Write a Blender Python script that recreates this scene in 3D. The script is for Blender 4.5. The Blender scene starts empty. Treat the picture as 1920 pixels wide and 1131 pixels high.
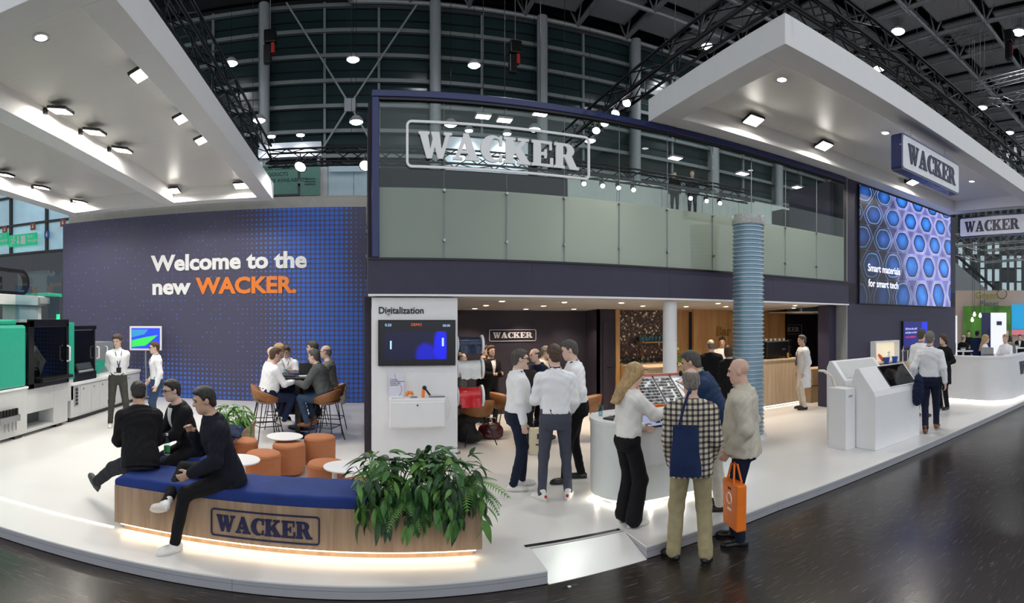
import bpy, bmesh, math, random
import numpy as np
from mathutils import Vector, Matrix, Euler

random.seed(7)
sc = bpy.context.scene
col = sc.collection
PI = math.pi

# ------------------------------------------------------------------ camera
ZC = 2.15          # eye height in metres
X0 = 681.0         # photo column that looks straight along +Y (the booth's depth axis)
F = 1000.0         # pixels per radian of the sweep
HZ = 600.0         # photo row of the horizon
cam_d = bpy.data.cameras.new('camera')
cam = bpy.data.objects.new('camera', cam_d)
col.objects.link(cam)
cam_d.type = 'PANO'
cam_d.panorama_type = 'CENTRAL_CYLINDRICAL'
cam_d.central_cylindrical_radius = 1.0
cam_d.central_cylindrical_range_u_min = -0.96
cam_d.central_cylindrical_range_u_max = 0.96
cam_d.central_cylindrical_range_v_min = -(1131 - HZ) / F
cam_d.central_cylindrical_range_v_max = HZ / F
cam.location = (0, 0, ZC)
cam.rotation_euler = (PI / 2, 0, -(960 - X0) / F)
cam_d.clip_end = 300
sc.camera = cam

# ------------------------------------------------------------------ light of the hall
w = bpy.data.worlds.new('hall_daylight')
sc.world = w
w.use_nodes = True
bg = w.node_tree.nodes['Background']
bg.inputs[0].default_value = (0.91, 0.955, 1.0, 1)
bg.inputs[1].default_value = 1.12
sc.view_settings.view_transform = 'Standard'
sc.view_settings.look = 'None'
sc.view_settings.gamma = 1.0
sc.view_settings.use_curve_mapping = False
sc.view_settings.exposure = 0.0
sc.cycles.use_denoising = True
sc.cycles.max_bounces = 8
sc.cycles.transparent_max_bounces = 16
sc.cycles.caustics_reflective = False
sc.cycles.caustics_refractive = False
sc.cycles.sample_clamp_indirect = 4.0
LAMP = 1.0         # one factor for all lamps of the place

# ------------------------------------------------------------------ helpers
def phi(x): return (x - X0) / F
def G(x, y, z=0.112):
    """point where the ray through photo pixel x, y meets the horizontal plane z"""
    r = (ZC - z) * F / (y - HZ)
    p = phi(x)
    return Vector((r * math.sin(p), r * math.cos(p), z))
def AY(x, y, Y):
    """the same ray met with the plane at depth Y"""
    p = phi(x); r = Y / math.cos(p)
    return Vector((r * math.sin(p), Y, ZC + r * (HZ - y) / F))
def AX(x, y, X):
    p = phi(x); r = X / math.sin(p)
    return Vector((X, r * math.cos(p), ZC + r * (HZ - y) / F))
def XA(x, Y): return Y * math.tan(phi(x))

def lin(c):
    if isinstance(c, str):
        c = c.lstrip('#'); c = [int(c[i:i + 2], 16) for i in (0, 2, 4)]
    o = []
    for v in c[:3]:
        v = v / 255.0
        o.append(v / 12.92 if v <= .04045 else ((v + .055) / 1.055) ** 2.4)
    return (*o, 1.0)

MATS = {}
def mat(name, color, rough=.5, metal=0., var=.06, scale=6., bump=0., bscale=40., emit=0., spec=.5, stretch=None, coat=0.):
    """plain procedural material: a noise-varied base colour with optional fine relief"""
    if name in MATS: return MATS[name]
    m = bpy.data.materials.new(name); m.use_nodes = True
    nt = m.node_tree; N = nt.nodes; L = nt.links
    b = N['Principled BSDF']
    c = lin(color)
    b.inputs['Roughness'].default_value = rough
    b.inputs['Metallic'].default_value = metal
    b.inputs['Specular IOR Level'].default_value = spec
    b.inputs['Coat Weight'].default_value = coat
    tc = N.new('ShaderNodeTexCoord'); mp = N.new('ShaderNodeMapping')
    L.new(tc.outputs['Object'], mp.inputs['Vector'])
    if stretch: mp.inputs['Scale'].default_value = stretch
    nz = N.new('ShaderNodeTexNoise'); nz.inputs['Scale'].default_value = scale; nz.inputs['Detail'].default_value = 4
    L.new(mp.outputs[0], nz.inputs['Vector'])
    rp = N.new('ShaderNodeValToRGB')
    rp.color_ramp.elements[0].position = .3; rp.color_ramp.elements[1].position = .7
    rp.color_ramp.elements[0].color = [max(0, v * (1 - var)) for v in c[:3]] + [1]
    rp.color_ramp.elements[1].color = [min(1, v * (1 + var)) for v in c[:3]] + [1]
    L.new(nz.outputs['Fac'], rp.inputs['Fac'])
    L.new(rp.outputs[0], b.inputs['Base Color'])
    if bump:
        n2 = N.new('ShaderNodeTexNoise'); n2.inputs['Scale'].default_value = bscale; n2.inputs['Detail'].default_value = 3
        L.new(mp.outputs[0], n2.inputs['Vector'])
        bp = N.new('ShaderNodeBump'); bp.inputs['Strength'].default_value = bump; bp.inputs['Distance'].default_value = .02
        L.new(n2.outputs['Fac'], bp.inputs['Height']); L.new(bp.outputs[0], b.inputs['Normal'])
    if emit:
        b.inputs['Emission Color'].default_value = c; b.inputs['Emission Strength'].default_value = emit
    MATS[name] = m
    return m

class MB:
    """collects shapes of one mesh"""
    def __init__(s): s.v = []; s.f = []; s.mi = []; s.cur = 0
    def add(s, vs, fs):
        o = len(s.v); s.v += [tuple(p) for p in vs]
        for f in fs: s.f.append([i + o for i in f]); s.mi.append(s.cur)
        return s
    def box(s, x0, x1, y0, y1, z0, z1, M=None):
        vs = [Vector((x, y, z)) for z in (z0, z1) for y in (y0, y1) for x in (x0, x1)]
        if M is not None: vs = [M @ p for p in vs]
        return s.add(vs, [(0, 2, 3, 1), (4, 5, 7, 6), (0, 1, 5, 4), (2, 6, 7, 3), (0, 4, 6, 2), (1, 3, 7, 5)])
    def bar(s, a, b, w, h=None, up=(0, 0, 1)):
        """square bar from a to b"""
        h = h or w; a = Vector(a); b = Vector(b); d = (b - a)
        n = d.normalized(); u = Vector(up)
        if abs(n.dot(u)) > .95: u = Vector((0, 1, 0))
        sd = n.cross(u).normalized() * w / 2; u = sd.cross(n).normalized() * h / 2
        vs = [a - sd - u, a + sd - u, a + sd + u, a - sd + u, b - sd - u, b + sd - u, b + sd + u, b - sd + u]
        return s.add(vs, [(0, 1, 2, 3), (7, 6, 5, 4), (0, 4, 5, 1), (1, 5, 6, 2), (2, 6, 7, 3), (3, 7, 4, 0)])
    def tube(s, pts, r, n=8, cap=True, closed=False):
        pts = [Vector(p) for p in pts]; m = len(pts)
        rs = r if isinstance(r, (list, tuple)) else [r] * m
        vs = []; fs = []; pu = None
        for i, p in enumerate(pts):
            if closed: d = pts[(i + 1) % m] - pts[i - 1]
            else: d = pts[min(i + 1, m - 1)] - pts[max(i - 1, 0)]
            d.normalize()
            if pu is None:
                u = Vector((0, 0, 1)) if abs(d.z) < .9 else Vector((1, 0, 0))
            else: u = pu
            u = (u - d * u.dot(d)).normalized(); pu = u; w_ = d.cross(u)
            for k in range(n):
                a = 2 * PI * k / n
                vs.append(p + (u * math.cos(a) + w_ * math.sin(a)) * rs[i])
        for i in range(m if closed else m - 1):
            j = (i + 1) % m
            for k in range(n):
                k2 = (k + 1) % n
                fs.append((i * n + k, j * n + k, j * n + k2, i * n + k2))
        if cap and not closed:
            fs.append(tuple(range(n))); fs.append(tuple((m - 1) * n + k for k in reversed(range(n))))
        return s.add(vs, fs)
    def lathe(s, prof, n=24, c=(0, 0, 0), M=None, cap=True):
        """profile (radius, z) turned about the vertical through c"""
        vs = []; fs = []; m = len(prof); c = Vector(c)
        for r, z in prof:
            for k in range(n):
                a = 2 * PI * k / n
                p = Vector((max(r, 1e-4) * math.cos(a), max(r, 1e-4) * math.sin(a), z))
                vs.append((M @ p) if M is not None else p + c)
        for i in range(m - 1):
            for k in range(n):
                k2 = (k + 1) % n
                fs.append((i * n + k, i * n + k2, (i + 1) * n + k2, (i + 1) * n + k))
        if cap: fs.append(tuple(reversed(range(n)))); fs.append(tuple((m - 1) * n + k for k in range(n)))
        return s.add(vs, fs)
    def prism(s, poly, a0, a1, M=None, axis='z'):
        """outline (list of 2-D points, counter-clockwise) pushed from a0 to a1 along axis"""
        n = len(poly)
        def P(p, a):
            q = {'z': Vector((p[0], p[1], a)), 'y': Vector((p[0], a, p[1])), 'x': Vector((a, p[0], p[1]))}[axis]
            return M @ q if M is not None else q
        vs = [P(p, a0) for p in poly] + [P(p, a1) for p in poly]
        fs = [tuple(reversed(range(n))), tuple(range(n, 2 * n))] + [(i, (i + 1) % n, n + (i + 1) % n, n + i) for i in range(n)]
        return s.add(vs, fs)
    def strip(s, pts_a, pts_b):
        """ribbon of quads between two point rows"""
        n = len(pts_a)
        return s.add(list(pts_a) + list(pts_b), [(i, i + 1, n + i + 1, n + i) for i in range(n - 1)])
    def mesh(s, name, mats, smooth=True, ang=.6, fix=True):
        me = bpy.data.meshes.new(name); me.from_pydata(s.v, [], s.f)
        for m in (mats if isinstance(mats, (list, tuple)) else [mats]): me.materials.append(m)
        if any(s.mi): me.polygons.foreach_set('material_index', s.mi)
        if fix:
            bm = bmesh.new(); bm.from_mesh(me); bmesh.ops.recalc_face_normals(bm, faces=bm.faces); bm.to_mesh(me); bm.free()
        if smooth:
            me.shade_smooth(); me.set_sharp_from_angle(angle=ang)
        me.update()
        return me
    def build(s, name, mats, parent=None, smooth=True, ang=.6, bevel=0., loc=None, fix=True):
        return link(name, s.mesh(name, mats, smooth, ang, fix), parent, bevel, loc)

def link(name, me, parent=None, bevel=0., loc=None):
    o = bpy.data.objects.new(name, me); col.objects.link(o)
    if parent is not None: o.parent = parent
    if loc is not None: o.location = loc
    if bevel:
        b = o.modifiers.new('edge', 'BEVEL'); b.width = bevel; b.segments = 2; b.limit_method = 'ANGLE'; b.angle_limit = .7
    return o
def empty(name, loc=(0, 0, 0), rz=0.):
    o = bpy.data.objects.new(name, None); col.objects.link(o); o.location = loc; o.rotation_euler = (0, 0, rz); o.empty_display_size = .1
    return o
def tag(o, label, cat, group=None):
    o['label'] = label; o['category'] = cat
    if group: o['group'] = group
    return o
def struct(o, label=None):
    o['kind'] = 'structure'
    if label: o['label'] = label
    return o
def thing(name, label, cat, loc=(0, 0, 0), rz=0., group=None):
    return tag(empty(name, loc, rz), label, cat, group)
def kids(o): return [c for c in bpy.data.objects if c.parent == o]
def copy_tree(o, parent=None):
    c = o.copy(); col.objects.link(c); c.parent = parent
    for k in list(o.children):
        copy_tree(k, c)
    return c

def rrect(w, h, r, n=6, cx=0., cy=0.):
    """rounded rectangle outline, counter-clockwise"""
    o = []
    for (sx, sy, a0) in ((1, -1, -PI / 2), (1, 1, 0), (-1, 1, PI / 2), (-1, -1, PI)):
        for k in range(n + 1):
            a = a0 + PI / 2 * k / n
            o.append((cx + sx * (w / 2 - r) + r * math.cos(a), cy + sy * (h / 2 - r) + r * math.sin(a)))
    return o
def frame_ring(mb, w, h, r, t, d0, d1, M, n=6):
    """rounded frame of bar width t standing in the local X-Z plane, from depth d0 to d1"""
    o = rrect(w, h, r, n); i = rrect(w - 2 * t, h - 2 * t, max(r - t, .004), n); k = len(o)
    vs = [M @ Vector((p[0], d, p[1])) for d in (d0, d1) for ring in (o, i) for p in ring]
    fs = []
    for a in range(k):
        b = (a + 1) % k
        fs += [(a, b, k + b, k + a), (2 * k + a, 3 * k + a, 3 * k + b, 2 * k + b), (a, 2 * k + a, 2 * k + b, b), (k + a, k + b, 3 * k + b, 3 * k + a)]
    mb.add(vs, fs)

# slab-serif capitals, height 1; each is a list of outlines
def arc(cx, cy, rx, ry, a0, a1, n=12):
    return [(cx + rx * math.cos(math.radians(a0 + (a1 - a0) * k / n)), cy + ry * math.sin(math.radians(a0 + (a1 - a0) * k / n))) for k in range(n + 1)]
def _letters():
    S = .11
    R = lambda x0, x1, y0, y1: [(x0, y0), (x1, y0), (x1, y1), (x0, y1)]
    Lt = {}
    Lt['W'] = (1.36, [R(0, .44, 1 - S, 1), R(1.02, 1.36, 1 - S, 1),
                      [(.05, 1 - S), (.33, 0), (.53, 0), (.38, 1 - S)],
                      [(.38, 0), (.53, 0), (.72, .70), (.60, .86)],
                      [(.50, 1), (.78, 0), (.98, 0), (.84, 1)],
                      [(.82, 0), (.98, 0), (1.26, 1 - S), (1.10, 1 - S)]])
    Lt['A'] = (1.08, [R(0, .38, 0, S), R(.50, 1.08, 0, S),
                      [(.08, S), (.25, S), (.57, .86), (.44, 1)],
                      [(.40, 1), (.63, 1), (1.00, S), (.63, S)],
                      R(.28, .74, .25, .37)])
    oc = arc(.52, .5, .52, .515, 46, 314, 20); ic = arc(.64, .5, .27, .40, 314, 46, 20)
    Lt['C'] = (.94, [oc + ic, R(.80, .92, .64, 1), R(.80, .92, .03, .30)])
    Lt['K'] = (1.16, [R(0, .50, 0, S), R(0, .50, 1 - S, 1), R(.08, .41, 0, 1), R(.60, 1.08, 1 - S, 1), R(.58, 1.16, 0, S),
                      [(.35, .46), (.40, .30), (.98, 1 - S), (.76, 1 - S)],
                      [(.40, .56), (.70, S), (1.10, S), (.66, .70)]])
    Lt['E'] = (.96, [R(0, .50, 0, S), R(0, .50, 1 - S, 1), R(.08, .41, 0, 1), R(.3, .90, 1 - S, 1), R(.3, .93, 0, S), R(.3, .66, .44, .56),
                     R(.79, .90, .66, 1), R(.83, .96, 0, .36), R(.57, .67, .33, .67)])
    ob = arc(.54, .725, .38, .275, -90, 90, 12); ib = arc(.52, .725, .08, .165, 90, -90, 12)
    Lt['R'] = (1.14, [R(0, .48, 0, S), R(0, .48, 1 - S, 1), R(.08, .41, 0, 1), ob + ib, R(.3, .56, 1 - S, 1), R(.3, .56, .45, .56),
                      [(.44, .50), (.66, S), (.72, 0), (1.14, 0), (1.14, S), (1.03, S), (.80, .52)]])
    return Lt
LETTERS = _letters()
def wacker(parent, M, width, height, depth, m, word='WACKER', gap=.05):
    """raised slab-serif word, each letter a part; local X runs along the word, Z up, starts at the left baseline; M a 4x4"""
    tot = sum(LETTERS[c][0] for c in word) + gap * (len(word) - 1)
    sx = width / tot; x = 0
    for c in word:
        lw, polys = LETTERS[c]
        mb = MB()
        for i, p in enumerate(polys):
            e = i * depth * .004
            mb.prism([((x + q[0]) * sx, q[1] * height) for q in p], -depth - e, 0, M, 'y')
        mb.build('letter', m, parent, smooth=False)
        x += lw + gap

def text_mesh(body, size, offset=0., extrude=.004, align='LEFT'):
    cu = bpy.data.curves.new('t', 'FONT'); cu.body = body; cu.size = size; cu.offset = offset; cu.extrude = extrude; cu.align_x = align; cu.resolution_u = 3
    o = bpy.data.objects.new('t', cu); col.objects.link(o)
    dg = bpy.context.evaluated_depsgraph_get()
    me = bpy.data.meshes.new_from_object(o.evaluated_get(dg))
    bpy.data.objects.remove(o); bpy.data.curves.remove(cu)
    return me
def text(name, body, size, m, loc, rz=0., parent=None, offset=0., width=None, extrude=.004, align='LEFT', tilt=PI / 2):
    """flat lettering standing upright at loc, facing -Y before rz"""
    me = text_mesh(body, size, offset, extrude, align); me.name = name; me.materials.clear(); me.materials.append(m)
    o = link(name, me, parent); o.location = loc; o.rotation_euler = (tilt, 0, rz)
    if width:
        xs = [v.co.x for v in me.vertices]; k = width / (max(xs) - min(xs))
        for v in me.vertices: v.co.x *= k
    return o
# ------------------------------------------------------------------ materials
m_white = mat('white_lacquer', '#ebebed', .35, var=.015)
m_stage = mat('white_stage_floor', '#ebe9e7', .28, var=.02, scale=1.5)
m_stage_edge = mat('pale_grey_stage_edge', '#a6a6ad', .4, var=.03)
m_canopy = mat('canopy_fabric_white', '#efeff0', .75, var=.012)
m_canopy_in = mat('canopy_ceiling_film', '#dcdad6', .38, var=.02, scale=3, stretch=(1, 6, 1))
m_dark = mat('aubergine_wall', '#37344a', .6, var=.05)
m_dark2 = mat('dark_interior_wall', '#272231', .7, var=.06)
m_black = mat('black_plastic', '#0c0c0e', .35, var=.1)
m_trussb = mat('black_truss_metal', '#15161a', .45, .6, var=.15)
m_trussg = mat('aluminium_truss', '#9a9c9e', .4, .8, var=.1)
m_blue = mat('navy_blue_frame', '#0e1e5a', .3, .1, var=.05, coat=.3)
m_navy = mat('navy_letter', '#141943', .4, var=.05)
m_ceil = mat('ceiling_panel_white', '#e7e2da', .7, var=.02)
m_chrome = mat('brushed_metal', '#9fa0a2', .3, .9, var=.05)
m_grey = mat('grey_plastic', '#8b8d90', .45, var=.05)
m_lgrey = mat('light_grey_enamel', '#c9cbca', .4, var=.02)
m_teal = mat('teal_enamel', '#2ba187', .35, var=.03)
m_print_w = mat('white_print', '#f4f4f4', .5, var=.0)
m_print_o = mat('orange_print', '#f08226', .5, var=.0)
m_orange = mat('orange_upholstery', '#b3744e', .9, var=.12, scale=60, bump=.3, bscale=300)
m_cush = mat('blue_velvet', '#0f2f76', .8, var=.18, scale=5, bump=.15, bscale=14)
m_tan = mat('tan_leather', '#8a5a34', .45, var=.15, scale=14)
m_leaf = [mat('leaf_green_%d' % i, c, .45, var=.25, scale=12, spec=.4) for i, c in enumerate(('#2f5a2b', '#3f6e30', '#274a28', '#557f38', '#1f3d22'))]

def wood(name, c1, c2, sc_=(14., 14., 1.2), rough=.5):
    m = bpy.data.materials.new(name); m.use_nodes = True; nt = m.node_tree; N = nt.nodes; L = nt.links; b = N['Principled BSDF']
    tc = N.new('ShaderNodeTexCoord'); mp = N.new('ShaderNodeMapping'); mp.inputs['Scale'].default_value = sc_
    L.new(tc.outputs['Object'], mp.inputs[0])
    nz = N.new('ShaderNodeTexNoise'); nz.inputs['Scale'].default_value = 1.; nz.inputs['Detail'].default_value = 7; nz.inputs['Distortion'].default_value = .6
    L.new(mp.outputs[0], nz.inputs['Vector'])
    rp = N.new('ShaderNodeValToRGB'); rp.color_ramp.elements[0].position = .32; rp.color_ramp.elements[1].position = .68
    rp.color_ramp.elements[0].color = lin(c1); rp.color_ramp.elements[1].color = lin(c2)
    L.new(nz.outputs['Fac'], rp.inputs[0]); L.new(rp.outputs[0], b.inputs['Base Color']); b.inputs['Roughness'].default_value = rough
    return m
m_wood = wood('oak_veneer', '#8f765e', '#ab9177')
m_woodw = wood('warm_oak_panel', '#b08350', '#caa06a', (9, 9, .7))
m_woodl = wood('light_oak_shelf', '#b79f83', '#cdb79b')

def glass(name, tint, refl=1.0, rough=.0):
    """thin clear pane: see-through with a mirror sheen growing at grazing angles"""
    m = bpy.data.materials.new(name); m.use_nodes = True; nt = m.node_tree; N = nt.nodes; L = nt.links
    N.remove(N['Principled BSDF']); out = N['Material Output']
    tr = N.new('ShaderNodeBsdfTransparent'); tr.inputs[0].default_value = lin(tint)
    gl = N.new('ShaderNodeBsdfGlossy'); gl.inputs['Roughness'].default_value = rough; gl.inputs[0].default_value = (.9, 1, .97, 1)
    fr = N.new('ShaderNodeFresnel'); ge = N.new('ShaderNodeNewGeometry')
    io = N.new('ShaderNodeMath'); io.operation = 'MULTIPLY_ADD'; L.new(ge.outputs['Backfacing'], io.inputs[0]); io.inputs[1].default_value = 1 / 1.5 - 1.5; io.inputs[2].default_value = 1.5; L.new(io.outputs[0], fr.inputs[0])
    nz = N.new('ShaderNodeTexNoise'); nz.inputs['Scale'].default_value = 1.2
    mu = N.new('ShaderNodeMath'); mu.operation = 'MULTIPLY'; mu.inputs[1].default_value = refl
    L.new(fr.outputs[0], mu.inputs[0])
    mx = N.new('ShaderNodeMixShader'); L.new(mu.outputs[0], mx.inputs[0]); L.new(tr.outputs[0], mx.inputs[1]); L.new(gl.outputs[0], mx.inputs[2])
    L.new(mx.outputs[0], out.inputs[0])
    return m
m_glass = glass('clear_glass', '#e6efeb', 1.0)
m_glass_dark = glass('smoked_glass', '#4a5056', 1.0, .02)
m_acryl = glass('clear_acrylic', '#e4f0f2', 1.0)
def frosted():
    m = bpy.data.materials.new('frosted_film_glass'); m.use_nodes = True; nt = m.node_tree; N = nt.nodes; L = nt.links
    b = N['Principled BSDF']; out = N['Material Output']
    b.inputs['Base Color'].default_value = lin('#d5d4cc'); b.inputs['Roughness'].default_value = .12
    tr = N.new('ShaderNodeBsdfTransparent'); tr.inputs[0].default_value = (.92, .95, .93, 1)
    tl = N.new('ShaderNodeBsdfTranslucent'); tl.inputs[0].default_value = lin('#dcdcd4')
    nz = N.new('ShaderNodeTexNoise'); nz.inputs['Scale'].default_value = 2.
    mr = N.new('ShaderNodeMapRange'); mr.inputs[3].default_value = .44; mr.inputs[4].default_value = .52
    L.new(nz.outputs[0], mr.inputs[0])
    m1 = N.new('ShaderNodeMixShader'); L.new(mr.outputs[0], m1.inputs[0]); L.new(b.outputs[0], m1.inputs[1]); L.new(tl.outputs[0], m1.inputs[2])
    m2 = N.new('ShaderNodeMixShader'); m2.inputs[0].default_value = .10; L.new(m1.outputs[0], m2.inputs[1]); L.new(tr.outputs[0], m2.inputs[2])
    L.new(m2.outputs[0], out.inputs[0])
    return m
m_frost = frosted()

def emis(name, color, strength):
    m = bpy.data.materials.new(name); m.use_nodes = True; nt = m.node_tree; N = nt.nodes; L = nt.links
    b = N['Principled BSDF']; c = lin(color)
    nz = N.new('ShaderNodeTexNoise'); nz.inputs['Scale'].default_value = 3
    b.inputs['Base Color'].default_value = c; b.inputs['Emission Color'].default_value = c; b.inputs['Emission Strength'].default_value = strength
    return m
m_lamp = emis('flood_lamp_lens', '#fff4e2', 14.)
m_lampc = emis('hall_lamp_lens', '#eef4ff', 6.)
m_down = emis('downlight_lens', '#ffe9cc', 10.)
m_spot = emis('spot_lens', '#f2f6ff', 16.)
m_strip = emis('warm_led_strip', '#ffe2b8', 4.)
m_stripw = emis('white_led_strip', '#fff6e6', 4.)

def hall_floor():
    m = bpy.data.materials.new('dark_hall_floor'); m.use_nodes = True; nt = m.node_tree; N = nt.nodes; L = nt.links; b = N['Principled BSDF']
    tc = N.new('ShaderNodeTexCoord')
    n1 = N.new('ShaderNodeTexNoise'); n1.inputs['Scale'].default_value = .6; n1.inputs['Detail'].default_value = 5; L.new(tc.outputs['Object'], n1.inputs[0])
    r1 = N.new('ShaderNodeValToRGB'); r1.color_ramp.elements[0].color = lin('#231d1a'); r1.color_ramp.elements[1].color = lin('#3a332e'); L.new(n1.outputs[0], r1.inputs[0])
    # scuffs: two sets of long thin streaks
    mixc = r1.outputs[0]
    for rot, s, th in ((.55, (3.5, 70, 1), .655), (1.25, (3, 90, 1), .67), (-.3, (4, 60, 1), .68)):
        mp = N.new('ShaderNodeMapping'); mp.inputs['Rotation'].default_value = (0, 0, rot); mp.inputs['Scale'].default_value = s; L.new(tc.outputs['Object'], mp.inputs[0])
        n2 = N.new('ShaderNodeTexNoise'); n2.inputs['Scale'].default_value = 1.; n2.inputs['Detail'].default_value = 2; L.new(mp.outputs[0], n2.inputs[0])
        r2 = N.new('ShaderNodeValToRGB'); r2.color_ramp.elements[0].position = th; r2.color_ramp.elements[0].color = (0, 0, 0, 1); r2.color_ramp.elements[1].position = th + .05; r2.color_ramp.elements[1].color = (.55, .55, .55, 1); L.new(n2.outputs[0], r2.inputs[0])
        mx = N.new('ShaderNodeMixRGB'); L.new(r2.outputs[0], mx.inputs[0]); L.new(mixc, mx.inputs[1]); mx.inputs[2].default_value = lin('#7d7772'); mixc = mx.outputs[0]
    L.new(mixc, b.inputs['Base Color'])
    r3 = N.new('ShaderNodeMapRange'); r3.inputs[3].default_value = .12; r3.inputs[4].default_value = .34; L.new(n1.outputs[0], r3.inputs[0]); L.new(r3.outputs[0], b.inputs['Roughness'])
    n4 = N.new('ShaderNodeTexNoise'); n4.inputs['Scale'].default_value = 9; L.new(tc.outputs['Object'], n4.inputs[0])
    bp = N.new('ShaderNodeBump'); bp.inputs['Strength'].default_value = .06; bp.inputs['Distance'].default_value = .02; L.new(n4.outputs[0], bp.inputs['Height']); L.new(bp.outputs[0], b.inputs['Normal'])
    b.inputs['Specular IOR Level'].default_value = .5
    return m

def math_node(N, L, op, a, b=None, c=None):
    n = N.new('ShaderNodeMath'); n.operation = op
    for i, v in enumerate((a, b, c)):
        if v is None: continue
        if isinstance(v, (int, float)): n.inputs[i].default_value = v
        else: L.new(v, n.inputs[i])
    return n.outputs[0]

def halftone():
    """print of the welcome wall: blue dots on a square grid that swell and shrink across a dark ground"""
    m = bpy.data.materials.new('halftone_print'); m.use_nodes = True; nt = m.node_tree; N = nt.nodes; L = nt.links; b = N['Principled BSDF']
    mt = lambda *a: math_node(N, L, *a)
    tc = N.new('ShaderNodeTexCoord'); sp = N.new('ShaderNodeSeparateXYZ'); L.new(tc.outputs['Object'], sp.inputs[0])
    X, Z = sp.outputs[0], sp.outputs[2]
    P = .118
    fx = mt('FRACT', mt('DIVIDE', X, P)); fz = mt('FRACT', mt('DIVIDE', Z, P))
    cx = mt('MULTIPLY', mt('FLOOR', mt('DIVIDE', X, P)), P); cz = mt('MULTIPLY', mt('FLOOR', mt('DIVIDE', Z, P)), P)
    dx = mt('SUBTRACT', fx, .5); dz = mt('SUBTRACT', fz, .5)
    d = mt('SQRT', mt('ADD', mt('MULTIPLY', dx, dx), mt('MULTIPLY', dz, dz)))
    # radius field: a column of big dots on the right that leans, spreading along the bottom
    # left boundary of the swelling in metres: wide at the floor, narrow in the middle, wider again on top
    zz = mt('SUBTRACT', cz, 2.6)
    lb = mt('SUBTRACT', -1.75, mt('MULTIPLY', mt('MAXIMUM', mt('SUBTRACT', cz, 2.0), 0.), .22))
    lb = mt('SUBTRACT', lb, mt('MULTIPLY', mt('MAXIMUM', mt('SUBTRACT', 1.3, cz), 0.), .9))
    s3 = N.new('ShaderNodeMapRange'); s3.interpolation_type = 'SMOOTHSTEP'
    L.new(mt('SUBTRACT', mt('SUBTRACT', 1.9, cz), mt('MULTIPLY', mt('ABSOLUTE', mt('ADD', cx, 5.0)), .42)), s3.inputs[0]); s3.inputs[1].default_value = -.25; s3.inputs[2].default_value = 1.7; s3.inputs[3].default_value = 0.; s3.inputs[4].default_value = .42
    s = N.new('ShaderNodeMapRange'); s.interpolation_type = 'SMOOTHSTEP'
    L.new(mt('SUBTRACT', cx, lb), s.inputs[0]); s.inputs[1].default_value = -1.6; s.inputs[2].default_value = .6; s.inputs[3].default_value = 0.; s.inputs[4].default_value = .43
    # right side fades near the top
    s2 = N.new('ShaderNodeMapRange'); s2.interpolation_type = 'SMOOTHSTEP'
    L.new(cx, s2.inputs[0]); s2.inputs[1].default_value = -.75; s2.inputs[2].default_value = .10; s2.inputs[3].default_value = 0.; s2.inputs[4].default_value = 1.
    wz = N.new('ShaderNodeMapRange'); L.new(cz, wz.inputs[0]); wz.inputs[1].default_value = 2.2; wz.inputs[2].default_value = 3.6
    fade = mt('SUBTRACT', 1., mt('MULTIPLY', s2.outputs[0], wz.outputs[0]))
    cb = N.new('ShaderNodeCombineXYZ'); L.new(cx, cb.inputs[0]); L.new(cz, cb.inputs[1])
    wn = N.new('ShaderNodeTexWhiteNoise'); wn.noise_dimensions = '2D'; L.new(cb.outputs[0], wn.inputs['Vector'])
    nz = N.new('ShaderNodeTexNoise'); nz.inputs['Scale'].default_value = .55; nz.inputs['Detail'].default_value = 2; L.new(cb.outputs[0], nz.inputs['Vector'])
    # sparse small dots drifting over the rest
    spr = mt('MULTIPLY', mt('MULTIPLY', mt('GREATER_THAN', mt('ADD', wn.outputs['Value'], mt('MULTIPLY', nz.outputs['Fac'], .9)), 1.22), .15), wn.outputs['Value'])
    rad = mt('MAXIMUM', mt('MAXIMUM', mt('MULTIPLY', s.outputs[0], fade), s3.outputs[0]), spr)
    hit = mt('LESS_THAN', d, rad)
    mx = N.new('ShaderNodeMixRGB'); L.new(hit, mx.inputs[0]); mx.inputs[1].default_value = lin('#474660'); 
    cm = N.new('ShaderNodeMixRGB'); L.new(mt('MULTIPLY', rad, 2.4), cm.inputs[0]); cm.inputs[1].default_value = lin('#5a6cae'); cm.inputs[2].default_value = lin('#3365cc')
    L.new(cm.outputs[0], mx.inputs[2]); L.new(mx.outputs[0], b.inputs['Base Color']); b.inputs['Roughness'].default_value = .55
    return m
# ------------------------------------------------------------------ the setting
m_floor = hall_floor()
mb = MB(); mb.add([(-60, -30, 0), (90, -30, 0), (90, 60, 0), (-60, 60, 0)], [(0, 1, 2, 3)])
struct(mb.build('floor', m_floor, smooth=False), 'dark brown scuffed glossy hall floor')

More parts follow.
